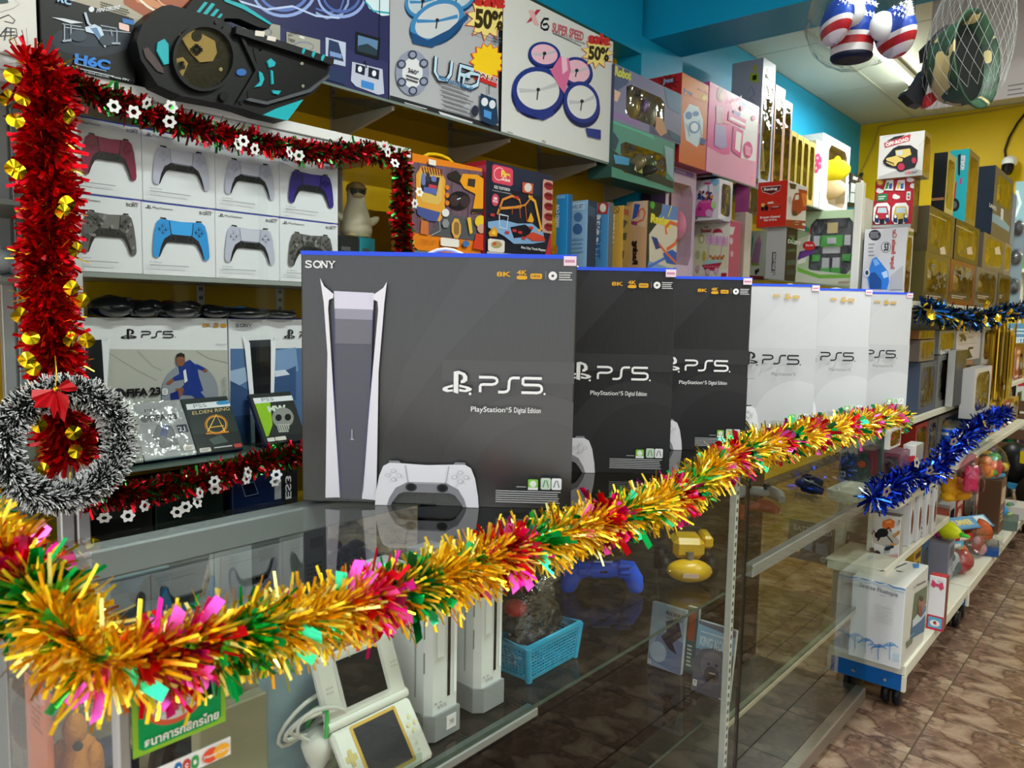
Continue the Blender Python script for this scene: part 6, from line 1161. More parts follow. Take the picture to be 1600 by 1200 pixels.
k = gx('black carton with a rounded top edge on the middle island shelf', F2, 492, 575, (495, 545), z0, ['#1b1c1e', '#b9b9b7'], '#111', None, X=XU+.03, depth=.03, win=None, fn=lambda a, k: (a.r('#c9c9c6', 492, 540, 500, 790), a.rr('#2c2d30', 510, 570, 565, 760, .1), a.lines('#5a5b5e', 515, 640, 560, 690, 3)))
k = gx('copper brown foil carton leaning beside the black one', F2, 560, 628, (575, 625), z0-.02, ['#8f6a4f', '#7a5a44'], '#6b4630', blob('#a87a5a', '#c9a98a'), X=XU+.006, depth=.03, pane=FOILW)
k = gx('white carton with two black scorpion silhouettes on the island', F2, 512, 700, (520, 385), on_x(1390+512/5, 440+635/5, XU).z, ['#c6bfc2', '#a39da0'], '#111', None, X=XU-.008, win=None, fn=lambda a, k: (a.p('#1d1d1f', [(540, 420), (575, 405), (600, 440), (590, 470), (570, 450), (565, 470), (550, 465), (560, 440)]), a.l('#1d1d1f', [(545, 410), (600, 460)], 6), a.p('#1d1d1f', [(590, 560), (620, 510), (655, 510), (650, 525), (622, 530), (635, 570), (648, 590), (600, 605)]), a.l('#1d1d1f', [(600, 550), (575, 545)], 6), a.l('#8b878a', [(545, 410), (690, 395), (685, 480), (540, 490), (545, 410)], 3), a.lines('#8b878a', 610, 430, 650, 445, 1)))
k = gx('silver foil pouch carton at the far end of the island', F2, 712, 830, (725, 350), on_x(1390+712/5, 440+655/5, XU).z, ['#b9b6b0', '#a3a09a'], '#77736a', blob('#d9d6d0', '#9a978f'), X=XU-.008, depth=.08, pane=FOILW)
k = gx('tall white and foil carton in front of the gold curtain end', F2, 640, 775, (650, 690), on_x(1390+600/5, 440+1015/5, XU).z, ['#cfcdcd', '#bdbbbc'], '#7a6d60', blob('#a89a8a', '#6d6258'), X=-.625, depth=.05, pane=FOILW, fn=lambda a, k: a.r('#2b2b2d', 640, 665, 790, 690))
# small boxed cars on the lower shelf
k = gx('big red framed window carton on the boxed toy car shelf', F2, 185, 280, (180, 905), Z3g+.001, ['#9a2f22', '#8a281d'], '#4a4036', blob('#5a7a4a', '#c9a08a'), X=-.715, depth=.08, ztop=.872)
k = gx('tall grey pouch carton behind the red framed one', F2, 282, 352, (285, 880), Z3g+.001, ['#5a5650', '#4a4742'], '#39352f', blob('#6d655a', '#2c2926'), X=-.715, depth=.08, ztop=.872, pane=FOILW)
k = gx('clear foil pouch carton next to the blue can', F2, 362, 590, (385, 840), Z3g+.001, ['#6d665c', '#5f594f'], '#4f4a42', blob('#8a8276', '#3a362f'), X=-.715, depth=.07, ztop=.872, pane=FOILW)
k = gy('white ended toy car carton with a red window, just above the boxed toy cars', H2, 375, 412, 155, 292, -.60, .12, ['#d3d0cd', '#b9b4b0', '#c9c6c3'], win=('right', .08, .12, .95, .9, '#6d2a24')); k.inside(blob('#a8322a', '#7a1f1c'), 'toy_car'); k.pane(AMB); k.done()
k = gy('red and white boxed toy car behind the blue tinsel', H2, 505, 600, 262, 385, -.60, .10, ['#cfcbc9', '#8f8a88', '#bdb9b7']); a = k.art(crop=H2); a.p('#b52f36', [(505, 345), (600, 330), (600, 390), (505, 390)]); a.e('#2c2d31', 540, 300, 24, 18); a.t('#e6e6e6', 'Mini', 524, 306, 556, 294, .03); k.done()
k = gy('purple window toy car carton at the front corner of the island', H2, 352, 470, 320, 470, -.617, .14, ['#7a3f52', '#6b4a5f', '#8a5566'], win=('front', .06, .14, .95, .92, '#5f2a44'), z0=Z3g); k.inside(blob('#6d2a3a', '#8a3f52'), 'toy_car'); k.pane(WRAP); k.done()
k = gy('grey carton with dark capital letters, seen through the counter end glass', H2, 60, 365, 165, 0, -.722, .12, ['#5c6a66', '#4a5652', '#72807b'], z0=Z3g); 
k.h = k.h
a = k.art(crop=H2); a.p('#3f4a47', [(60, 230), (230, 230), (360, 270), (360, 480), (40, 540)]); a.t('#2a302e', 'SPEED CAR', 225, 205, 360, 182, .05); a.p('#b8532f', [(180, 390), (215, 365), (245, 385), (240, 415), (205, 420)]); a.rr('#d3d6d4', 52, 440, 98, 480, .1); a.t('#2a302e', '18', 58, 474, 90, 450, .05); a.e('#8f9a96', 72, 508, 20, 20); a.lines('#9aa5a1', 310, 240, 345, 258, 2); a.p('#7a2f3a', [(270, 300), (330, 285), (335, 460), (280, 480)]); k.done()
# insect cartons and white framed cartons
IN = 'white insect toy cartons'
def insect(a, cx, cy, s, c):
    a.e(c, cx, cy, 26*s, 13*s, 14, -20); a.e(c, cx+28*s, cy-10*s, 12*s, 10*s, 10)
    for dx in (-14, 0, 14): a.l(c, [(cx+dx*s, cy), (cx+dx*s-8*s, cy+26*s), (cx+dx*s-16*s, cy+30*s)], 3*s); a.l(c, [(cx+dx*s, cy), (cx+dx*s+6*s, cy-24*s)], 3*s)
k = gy('front white carton with a black ant, orange amber and a hand', H2, 245, 478, 775, 0, -.662, .05, ['#d6d4d2', '#a8a5a2', '#77736f'], z0=Z2g); zI = k.h
a = k.art(crop=H2); a.p('#b5b0a8', [(290, 900), (420, 870), (500, 960), (420, 1000), (300, 960)]); a.p('#d9702f', [(365, 805), (420, 785), (455, 805), (450, 850), (400, 868), (362, 845)]); a.p('#e99a5a', [(385, 805), (425, 797), (430, 815), (390, 822)])
a.e('#19191b', 365, 888, 42, 32); a.e('#19191b', 330, 905, 22, 24); a.l('#19191b', [(320, 905), (300, 870), (290, 900)], 10); a.l('#19191b', [(390, 870), (410, 850), (430, 880)], 9); a.l('#19191b', [(350, 915), (330, 945)], 10); a.l('#19191b', [(395, 905), (430, 945), (440, 960)], 8); a.p('#b8834a', [(440, 905), (495, 865), (500, 885), (450, 925)]); insect(a, 405, 1000, 1.1, '#2c3342'); a.p('#d98a3a', [(425, 962), (480, 968), (440, 980)]); a.e('#2a2026', 325, 1040, 28, 26); a.e('#2a2026', 290, 1010, 18, 18); a.e('#b5323a', 315, 1025, 5, 5); a.p('#cf9a9a', [(410, 1050), (480, 1040), (480, 1120), (440, 1100), (400, 1070)]); a.p('#3a2a3a', [(395, 1055), (420, 1065), (440, 1110), (420, 1100)]); a.t('#8b8987', 'FANT', 300, 1118, 392, 1092, .0); a.e('#9a9896', 492, 805, 14, 14); a.lines('#a8a6a4', 470, 820, 505, 832, 2); k.done()
k = gy('white carton with a brown cockroach and a hand, behind the front insect carton', H2, 482, 618, 755, 0, -.657, .09, ['#d8d7d5', '#aaa7a4', '#8a8682'], z0=Z2g, yaw=-4); 
k.o.location.y += .09
a = k.art(crop=H2); a.p('#4a3430', [(505, 815), (545, 812), (540, 860), (570, 875), (530, 885), (525, 920), (505, 880)]); insect(a, 555, 960, 1.1, '#5a2a1c'); a.p('#c98a6a', [(525, 1000), (612, 1010), (608, 1080), (560, 1060), (515, 1020)]); a.p('#3a2020', [(515, 1005), (555, 1040), (560, 1065), (530, 1045)]); a.t('#9a9896', 'H', 486, 1058, 508, 1040, .0)
for y in (772, 808, 845, 888, 925): a.e('#b5b3b0', 602, y, 10, 10, 10)
a.e('#4a3a38', 600, 888, 9, 9, 10); a.lines('#a5a3a0', 508, 768, 545, 776, 1); k.done()
k = gy('white carton with orange amber on top, behind the front insect carton', H2, 335, 468, 662, 0, -.70, .07, ['#d3cfcc', '#a8a5a2', '#d9d5d2'], z0=Z2g); k.o.location.y += .10; a = k.art(crop=H2); a.p('#cf6a2c', [(365, 715), (400, 690), (460, 700), (465, 745), (380, 745)]); a.t('#8b8987', 'ANT', 385, 690, 455, 668, .0); k.done()
for i in range(4):
    y0 = 3.0+i*.085; z0 = Z2g
    k = Carton('framed_carton', ['white and black framed carton, nearest of four behind the insect cartons', 'white and black framed carton, second of four behind the insect cartons', 'white and black framed carton, third of four behind the insect cartons', 'white and black framed carton, farthest of four behind the insect cartons'][i], 'box', .135, .05, .205-.004*i, (-.735+.007*i, y0+.025, z0), 0, ['#d3d3d6', '#c9c9cc', '#1b1b1e'], 'white framed cartons behind the insect cartons')
    a = k.art(); a.r('#1d1d20', 0, .93, 1, 1); a.p('#2f6fb5', [(.78, .84), (.86, .90), (.94, .84), (.9, .78), (.82, .78)]); a.p('#c23a3a', [(.8, .76), (.92, .76), (.92, .74), (.8, .74)])
    a = k.art('right'); a.e('#6b2f2a', .5, .42, .3, .22); a.r('#b9b9bd', .05, .02, .95, .05); k.done()
# floating pool carton on the base
k = gy('white pool float carton with blue waves and palms by the counter end', H1, 168, 548, 295, 0, -.578, .30, ['#dfe0e2', '#cfcfca', '#d3d2cc'], z0=.165)
a = k.art('front', crop=H1)
for y, w, c in ((205, 14, '#7fb0de'), (240, 10, '#5a94d0'), (262, 5, '#a8cbe8')): a.l(c, [(165, y-30), (210, y-12), (250, y-20), (300, y+4), (350, y+2), (400, y+28), (450, y+26), (500, y+60), (560, y+70), (620, y+92)], w)
a.t('#3f4a5a', 'Sunrise Floatopia', 250, 300, 530, 380, .0, up=(256, 262)); a.lines('#8f9aa8', 400, 350, 450, 357, 1)
def palm(x, y, s, c):
    a.l(c, [(x, y), (x-4*s, y+40*s), (x-2*s, y+90*s)], 5*s)
    for w in range(7): th = math.pi*(.05+.15*w); a.l(c, [(x, y), (x+30*s*math.cos(th), y-26*s*math.sin(th)), (x+56*s*math.cos(th), y-14*s*math.sin(th)+12*s)], 6*s)
for x, y, s, c in ((225, 655, 1.0, '#7fb0de'), (300, 690, 1.0, '#5a94d0'), (395, 735, 1.0, '#4a86c8'), (480, 725, 1.1, '#6aa2d8'), (350, 715, .7, '#8ab8e2')): palm(x, y, s, c)
for i in range(5): a.l('#8fbfe0', [(500, 780+i*12), (550, 790+i*12)], 4); a.l('#8fbfe0', [(168, 680+i*10), (200, 688+i*10)], 4)
for i in range(6): a.lines('#cfd0d2', 380, 420+i*22, 510, 434+i*22, 1, .1)
a = k.art('right', crop=H1); a.p('#5f6d52', [(655, 345), (790, 255), (760, 600), (622, 640)]); a.p('#3f6f9a', [(640, 560), (780, 430), (760, 600), (620, 680)]); a.p('#c9d6de', [(640, 540), (770, 380), (790, 420), (700, 540), (640, 590)]); a.p('#3f6fae', [(690, 480), (760, 400), (765, 430), (700, 520)]); a.e('#9a6a5a', 705, 420, 26, 50); a.e('#7a4a44', 695, 470, 18, 40); a.e('#3a2a28', 705, 380, 14, 20); a.t('#3a3b3d', 'Floatopia', 668, 300, 735, 262, .02, up=(668, 275)); a.lines('#5a5a58', 646, 300, 662, 315, 2); a.l('#d9d9d4', [(585, 690), (650, 630), (640, 710), (585, 765), (585, 690)], 4); a.p('#6d7a6a', [(592, 700), (640, 655), (632, 705), (592, 745)])
a = k.art('top', crop=H1); a.p('#2f7fc0', [(640, 125), (690, 122), (690, 155), (650, 158)]); a.p('#3a6f9f', [(700, 100), (745, 80), (770, 88), (730, 110)]); a.l('#4a4b4d', [(480, 170), (600, 120)], 5); a.lines('#5a5b5d', 520, 170, 590, 182, 2); k.done(); k.o.location.y += .055
# red and white kite carton on the base's edge
k = carton_y('toy_carton', 'white and red carton with a pink bow, leaning beside the pool float carton', 'box', H1, 770, 890, (880, 195), 3.02, .165, .05, ['#dcd8dd', '#7a3a30', '#b3343c'], IG, rough=.3)
a = k.art(); a.r('#b8283c', 0, 0, 1, .27); a.p('#5a9fc4', [(.1, .04), (.92, .04), (.92, .24), (.1, .24)]); a.e('#e3ddd6', .5, .13, .3, .06); a.e('#2a2a2a', .5, .14, .1, .03); a.p('#b8283c', [(.42, .12), (.6, .1), (.56, .18)]); a.p('#c9486a', [(.5, .85), (.2, .93), (.12, .82), (.3, .78)]); a.p('#c9486a', [(.5, .85), (.8, .92), (.9, .8), (.7, .76)]); a.e('#b8385a', .5, .84, .05, .03); a.lines('#c9b9bf', .5, .9, .85, .95, 3); k.done()
# ------------------------------------------------------------------ loose toys on the island shelves
WR2 = glass('#f6f7f7', 1.5, .05, .6, .05, 20.0)
def shaded(c, r=.4, **k): return mat(c, r, **k)
def at_z(px, py, z): return on_z(px, py, z)
D0 = .166
def ballthing(name, label, cat, p, r, fn, **k):
    t = thing(name, label, cat, p); fn(t, r); return t
p = on_x(1360+760/4.617, 640+890/4.617, -.64); zs = .43
def basket(t, r):
    MB().ball((0, 0, r), r, mat('#cc5a22', .45, bump=.2, bscale=150), nu=24, nv=14).build('ball', t)
    b = MB()
    for ax in range(3):
        ring = [(r*1.004*math.cos(w*.314), r*1.004*math.sin(w*.314)) for w in range(20)]
        b.tube([Vector((0, u, v+r)) if ax == 0 else Vector((u, 0, v+r)) if ax == 1 else Vector((u, v, r)) for u, v in ring], .0016, BLACK, 5, closed=True)
    b.build('seam', t)
def island(px, py, z, X=None): return on_z(px, py, z) if X is None else on_x(px, py, X)
def put(px, z, X): return Vector((X, y_at(px, X, z), z))
q = put(1527, D0+.032, -.645); basket(thing('basketball', 'orange toy basketball under the blue header card on the island', 'ball', q), .062)
q = put(1498, D0, -.64); t = thing('toy_ball', 'red wrapped ball beside the orange basketball', 'ball', q); MB().ball((0, 0, .055), .055, mat('#a8242c', .3, 0, .5), nu=20, nv=12).build('ball', t); MB().ball((0, 0, .0565), .0565, WR2, nu=16, nv=10).build('clear_bag', t)
q = put(1519, .29, -.655); k = Carton('header_card', 'blue header card with yellow lettering over the wrapped balls', 'card', .30, .006, .075, tuple(q), 62, ['#3f8fc4', '#2f6f9a'], lean=55); a = k.art(); a.t('#e3cf6a', 'SUMMER', .18, .3, .62, .75, .05); a.r('#d9e6ee', .72, .1, .95, .9); a.p('#2f6f9a', [(0, 0), (1, 0), (1, .12), (0, .12)]); k.done()
hk = MB()
for s in (-.1, .1): hk.box((s-.006, 0, -.13), (s+.006, .002, .0), WR2)
hk.build('clear_tab', k.o)
q = put(1474, D0, -.665); k = Carton('carton', 'lavender grey carton under the neon spinning toy', 'box', .11, .10, .17, tuple(q+Vector((-.03, .02, 0))), 90, ['#8f8f9f', '#7a7a8a']); a = k.art(); a.r('#5a5a6a', .1, .6, .9, .9); a.lines('#c9c9d4', .1, .15, .8, .4, 3); k.done()
q = put(1484, D0+.171, -.655); t = thing('toy_top', 'neon yellow and pink spinning toy with a green tip', 'toy', q, 0, rot=(R(90), 0, R(60))); 
MB().lathe([(.0, -.05), (.03, -.045), (.04, -.01), (.025, .03), (.012, .05), (.0, .052)], mat('#d8e021', .4), 18).build('body', t); MB().lathe([(.036, -.06), (.044, -.05), (.036, -.04)], mat('#d92f9a', .4), 18).build('rim', t); MB().lathe([(.01, .05), (.006, .09), (0, .092)], mat('#4fc43a', .4), 10).build('tip', t)
t.location.z += .045
def pouch(label, px, z, X, w, h, c, c2, rz=70, lean=20, tagc=None, group='bagged toys on the island'):
    q = put(px, z, X); t = thing('bagged_toy', label, 'bagged toy', q, rz, group); rg = random.Random(px)
    b = MB(); b.ball((0, .0, h*.45), (w*.32, .018, h*.3), mat(c, .45)); b.ball((w*.12, -.006, h*.3), (w*.2, .02, h*.2), mat(c2, .45)); b.ball((-w*.16, -.004, h*.62), (w*.14, .016, h*.14), mat(c2, .45)); b.build('toy', t)
    b = MB(); n = 9; vv = []; ff = []
    for s in (1, -1):
        o_ = len(vv)
        for i in range(n):
            for j in range(n):
                u, v = i/(n-1), j/(n-1); bul = math.sin(math.pi*u)*math.sin(math.pi*min(1, v*1.05)) if v < .95 else 0
                vv.append(((u-.5)*w, s*(.002+.026*max(bul, 0))+rg.uniform(-.002, .002), v*h))
        for i in range(n-1):
            for j in range(n-1): f = (o_+i*n+j, o_+(i+1)*n+j, o_+(i+1)*n+j+1, o_+i*n+j+1); ff.append(f if s < 0 else f[::-1])
    b.add(vv, ff, WR2, True); b.build('clear_bag', t)
    if tagc: b = MB(); b.box((-w*.46, -.006, h*.86), (w*.46, .006, h*1.02), mat(tagc, .5)); b.box((-w*.2, -.0066, h*.89), (w*.3, -.0061, h*.98), mat('#e3e0d6', .5)); b.build('header_card', t)
    return t
pouch('bagged toy with a red and pink header on the wheeled base behind the kite carton', 1500, D0, -.64, .15, .16, '#d9652c', '#e3b23a', tagc='#b8303a'); pouch('bagged toy with dull red pieces on the wheeled base, beside the red header one', 1527, D0, -.62, .15, .14, '#9a4a44', '#b98a8f'); pouch('bagged toy with silver film at the aisle edge of the wheeled base', 1543, D0, -.60, .16, .10, '#8f8a80', '#6d685f', rz=50)
pouch('bagged toy with a pale blue square tag beside the framed cartons', 1487, D0, -.65, .13, .15, '#b9c4cc', '#55606a', tagc='#5fb4dc'); pouch('bagged toy with green and blue pieces on the loose toy shelf', 1577, D0, -.63, .12, .12, '#2f6fa8', '#4f9a4a')
for lb, px, X, z, w, d, h, c, rz in (('dark blue flat carton under the basketball', 1530, -.64, D0, .22, .16, .03, '#1f4a8a', 8), ('white and red flat carton at the end of the loose toy shelf', 1583, -.62, D0, .2, .22, .07, '#c9c4c0', 4), ('grey green flat carton behind the blue header card', 1556, -.66, D0, .2, .2, .05, '#5f7068', 6)):
    q = put(px, z, X); k = Carton('carton', lb, 'box', w, d, h, tuple(q), 90+rz, [c, c], 'flat cartons on the island'); a = k.art(); a.r('#b8323a' if 'red' in lb else '#3a5a9a', 0, .6, 1, 1); a.lines('#e3e3e3', .1, .15, .8, .45, 2); k.done()
q = put(1556, D0+.052, -.65); t = thing('squeeze_toy', 'pink and blue soft toy with pale green loops lying on flat cartons', 'toy', q, 80)
MB().ball((-.06, 0, .035), (.06, .035, .035), mat('#d9748f', .45)).build('pink_end', t); MB().ball((.04, 0, .04), (.045, .042, .04), mat('#2f8fcf', .4)).build('blue_end', t); b = MB()
for s in (-.02, .02): b.tube([(.09+.03*math.cos(w*.42), s+.02*math.sin(w*.42), .02) for w in range(15)], .004, mat('#b9cf6a', .5), 6, closed=True)
b.build('loop', t)
ZH = .70
q = put(1543, .53, -.57); q.z = .585
t = thing('toy_bag', 'net bag of orange and green toy vegetables hanging at the island edge', 'bag', q, 60); t.scale = (.8,)*3; b = MB()
for i, (x, z, c, r) in enumerate(((-.03, .05, '#e0761c', (.03, .03, .035)), (.0, .03, '#e89a2c', (.026, .026, .03)), (.02, .075, '#e0701c', (.025, .025, .04)), (-.025, .095, '#e3801f', (.028, .028, .03)), (.055, .06, '#b5302c', (.022, .03, .06)), (.03, .115, '#3f8f3a', (.04, .03, .025)), (.02, .03, '#4f9a3a', (.03, .03, .02)))): MB().ball((x, 0, z), r, mat(c, .35)).build('toy_vegetable', t)
MB().lathe([(.03, 0), (.085, .02), (.095, .08), (.07, .15), (.02, .2), (.012, .215)], WR2, 20).build('clear_bag', t)
q = put(1516, .6, -.575); q.z = .58; t = thing('toy_bag', 'pink bag with a hot pink moulded toy beside the vegetable bag', 'bag', q, 60); t.scale = (.75,)*3; b = MB(); b.box((-.045, -.015, .01), (-.003, .015, .15), mat('#c92f6f', .3), .012); b.box((.003, -.015, .01), (.045, .015, .15), mat('#c92f6f', .3), .012); b.build('moulded_toy', t)
MB().lathe([(.03, 0), (.065, .02), (.07, .12), (.03, .2), (.01, .215)], glass('#f2c9d9', 1.5, .05, .5, .04, 20.0), 18).build('clear_bag', t)
q = put(1492, .6, -.64); q.z = .53; t = thing('soft_toy', 'yellow curled soft toy under the blue tinsel', 'toy', q, 60); MB().ball((0, 0, .05), (.06, .045, .05), mat('#d9a31c', .5)).build('body', t); MB().ball((.025, -.03, .065), (.035, .025, .025), mat('#e0ad24', .5)).build('fold', t); MB().ball((.01, -.035, .03), (.04, .022, .022), mat('#cf9818', .5)).build('fold', t); MB().ball((-.045, -.01, .02), (.03, .03, .02), mat('#d9a31c', .5)).build('tail', t)
pouch('bagged brown and red toy below the yellow soft toy', 1503, D0, -.69, .16, .11, '#7a4a2c', '#b8442f', rz=60) if 0 else None
q = put(1556, .45, -.655); q.z = .45; k = Carton('carton', 'tall brown carton under the toy hammer', 'box', .16, .10, .282, (-.665, q.y, D0), 90, ['#6d4f3a', '#5c4230']); a = k.art(); a.r('#c9b08f', .12, .55, .88, .85); a.lines('#c9b08f', .15, .2, .8, .45, 3); k.done(); t = thing('toy_hammer', 'toy hammer with a red head, yellow end and blue handle', 'toy', q, 70); MB().tube([(-.05, 0, .05), (.035, 0, .05)], .024, mat('#8f2420', .4), 14).build('head', t); MB().tube([(.035, 0, .052), (.075, 0, .052)], [.022, .024], mat('#dcb81c', .4), 12).build('end', t); MB().tube([(-.06, -.01, .012), (.05, -.01, .012)], .012, mat('#3f9ac4', .4), 12).build('handle', t)
q = put(1478, Z3g, -.70); t = thing('drink_can', 'blue and silver can on the boxed toy car shelf', 'can', q); MB().lathe([(.03, 0), (.034, .006), (.034, .10), (.031, .112)], mat('#1f56a8', .3, .3), 22).build('body', t); MB().lathe([(.031, .112), (.033, .116), (.029, .117), (.028, .113), (0, .113)], ALU, 22).build('lid', t); MB().lathe([(.0343, .088), (.0343, .10)], mat('#c9ccd0', .3, .6), 22).build('band', t)
# mixed small boxed toys farther along the island
rg = random.Random(31); PAL = [('dull red', '#9a3a30', '#d9b0a0'), ('slate blue', '#3f5a80', '#a9c0d9'), ('beige', '#b9a88f', '#6d4a3a'), ('black', '#1f2023', '#c23a34'), ('pale grey', '#b5b7b8', '#2f3f6a'), ('teal', '#2f7f86', '#e3d9a0'), ('mustard', '#b8922f', '#4a2f20'), ('plum', '#6a3f66', '#d9a0c4')]
ORD = ['first', 'second', 'third', 'fourth', 'fifth', 'sixth', 'seventh', 'eighth']
def fill(where, z, y, y1, x, hmax, dmax):
    cnt = {}; i = 0
    while y < y1:
        nm, c1, c2 = PAL[(rg.randrange(3)+i*3) % 8]; w = rg.uniform(.10, .19); h = hmax*rg.uniform(.6, 1); d = dmax*rg.uniform(.6, 1); i += 1; n = cnt[nm] = cnt.get(nm, 0)+1
        k = Carton('toy_carton', f'{ORD[n-1]} {nm} boxed toy from the front, {where}', 'box', w, d, h, (x-d/2, y+w/2, z), 90, [c1, c1], 'mixed boxed toys on the island', win=('front', .12, .2, .88, .86, dim(c2, .6)) if i % 3 else None, rough=.35)
        if i % 3: k.inside(blob(c2, '#c9c4b9')); k.pane(AMB)
        a = k.art(); a.r(c2, .08, .06, .92, .14); a.lines('#e3e0d8', .15, .08, .7, .12, 1)
        if not i % 3: a.e(c2, .5, .5, .3, .22); a.e('#e3e0d8', .42, .55, .1, .08); a.r(c2, .15, .8, .85, .92)
        a = k.art('left'); a.r(c2, .1, .3, .9, .7); a.lines('#d9d6cd', .2, .4, .8, .6, 3); k.done(); y += w+.012
fill('at the back of the wheeled base', D0, 3.06, 3.55, -.72, .20, .11); fill('behind the loose toys', D0, 4.0, 5.4, -.765, .30, .08)
fill('on the boxed toy car shelf', Z3g+.001, 4.05, 5.3, -.66, .165, .12); fill('on the middle island shelf', Z4+.001, 4.75, 6.1, XU-.02, .22, .1)
# ------------------------------------------------------------------ deep end of the shop
F5 = (1500, 240, 3.333)
t = thing('wall_shelf', 'cream shelving on the far wall at the picture edge', 'shelf', (-.45, YFAR-.2, 0)); o = -Vector(t.location)
zf = [on_y(1590, y, YFAR-.35).z for y in (420, 568, 640, 742)]
for z in zf: MB().box((-1.0, YFAR-.36, z-.03), (1.2, YFAR-.005, z), SC_, .003).build('board', t, o)
for x in (-1.0, .1, 1.17): MB().box((x, YFAR-.03, 0), (x+.03, YFAR-.002, 2.1), SC_, .002).build('upright', t, o)
MB().box((-1.0, YFAR-.36, .02), (1.2, YFAR-.005, .12), SC_, .003).build('base_board', t, o)
FG = 'cartons on the far wall shelves'
def fw(label, xl, xr, yt, z, cols, fn=None, dep=.2):
    k = carton_y('toy_carton', label, 'box', (0, 0, 1), xl, xr, (xl, yt), YFAR-.355, z, dep, cols, FG)
    if fn: a = k.art(); fn(a)
    return k.done()
sc_ = lambda c, c2: (lambda a: (a.e(c, .5, .45, .3, .25), a.p(c2, [(.1, .1), (.9, .15), (.8, .3), (.15, .28)]), a.t('#e9e9e9', 'TOYS', .2, .8, .8, .92, .03)))
fw('pale blue carton on the top far shelf, partly behind the island toys', 1577, 1600, 285, zf[0], ['#8fb5bd', '#7a9ea6'], lambda a: (a.p('#b53a34', [(.3, .2), (.9, .15), (.95, .4), (.4, .42)]), a.p('#5f9a44', [(0, 0), (1, 0), (1, .18), (0, .14)]), a.l('#dfe8ea', [(.1, .6), (.4, .75), (.1, .9)], .03))); fw('teal carton on the top far shelf at the picture edge', 1601, 1632, 290, zf[0], ['#6f9a8f', '#5f877d'], sc_('#b8423a', '#4f8a3a'))
fw('sea blue carton with swirling waves on the far wall', 1570, 1612, 505, zf[1], ['#5f8fae', '#3a5a7a'], lambda a: (a.e('#2f5a80', .5, .25, .42, .2), a.e('#8fb9cf', .5, .25, .3, .13), a.e('#2f5a80', .5, .26, .18, .08), a.t('#dce8ee', 'GEISTER', .08, .5, .92, .66, .04), a.lines('#c9dae3', .1, .72, .8, .9, 2)))
fw('black carton with a face on the lower far shelf', 1568, 1583, 578, zf[2], ['#1c1c1f', '#28282b'], lambda a: (a.e('#8a6a5a', .5, .35, .3, .2), a.e('#d9d9d9', .5, .8, .2, .1))); fw('white and red carton on the lower far shelf', 1585, 1606, 580, zf[2], ['#c9cbc6', '#b3b5b0'], lambda a: (a.p('#b5323a', [(.1, .6), (.9, .65), (.85, .9), (.15, .88)]), a.p('#4f9a3a', [(.1, .05), (.5, .1), (.45, .5), (.15, .45)])))
fw('dark green carton low on the far wall', 1546, 1582, 660, zf[3]+.04, ['#14593a', '#0f4029'], lambda a: a.rr('#0b2e1e', .2, .3, .7, .75, .2)); fw('white carton with a dark figure low on the far wall', 1584, 1604, 650, zf[3]+.04, ['#b3b1b0', '#9a9897'], lambda a: (a.e('#4a2f3a', .5, .5, .3, .25), a.e('#2a2a2f', .4, .25, .3, .15)))
t = thing('crate', 'brown wooden slatted crates stacked on the floor at the far wall', 'crate', (on_y(1575, 720, YFAR-.55).x+.05, YFAR-.6, .0)); wd = mat('#5a4030', .6)
b = MB()
for i in range(6): MB().box((-.22, -.15, .05+i*.11), (.22, -.13, .13+i*.11), wd, .003).build('slat', t)
for x in (-.22, 0, .2): MB().box((x, -.13, .0), (x+.02, -.11, .74), wd).build('post', t)
# ride-on toy
q = on_z(1590, 800, .0); t = thing('ride_on_toy', 'pink and black ride-on toy with big wheels on the floor past the island', 'ride-on toy', (q.x+.06, q.y+.05, 0), -20)
MB().ball((-.12, 0, .30), (.13, .11, .16), mat('#121214', .35)).build('seat', t); b = MB(); b.tube([(-.02, 0, .40), (.06, 0, .33), (.16, 0, .29), (.3, 0, .30)], [.05, .06, .07, .06], mat('#d9729a', .4), 14); b.build('body', t)
for x, r in ((.12, .15), (-.16, .10)):
    w = MB(); w.lathe([(r*.4, -.035), (r*.95, -.03), (r, 0), (r*.95, .03), (r*.4, .035)], mat('#0e0e10', .5), 26, Matrix.Translation((x, -.12, r)) @ Matrix.Rotation(R(90), 4, 'X')); w.build('wheel', t)
MB().box((-.03, -.112, .34), (.0, -.108, .42), mat('#d9c01c', .5)).build('yellow_label', t); MB().box((-.09, -.125, .16), (-.02, -.12, .2), mat('#3f9ad0', .5)).build('blue_label', t); MB().tube([(.05, -.12, .44), (.05, .12, .44)], .014, BLACK, 8).build('handlebar', t)
# strip of blister packs hanging at the island end
q = on_x(1583, 362, -.76)
t = thing('blister_strip', 'pale blue hanging strip of clear blister toys at the end of the island', 'blister pack', (-.76, q.y, 1.36), 20)
MB().box((-.05, 0, 0), (.06, .004, q.z-1.36), mat('#9fb4c4', .45)).build('strip', t)
for i in range(3): b = MB(); b.ball((.02, -.018, .12+i*.17), (.03, .022, .045), mat('#55565a', .3, .3)); b.build('toy', t); MB().ball((.02, -.02, .12+i*.17), (.04, .03, .055), WR2).build('blister', t)
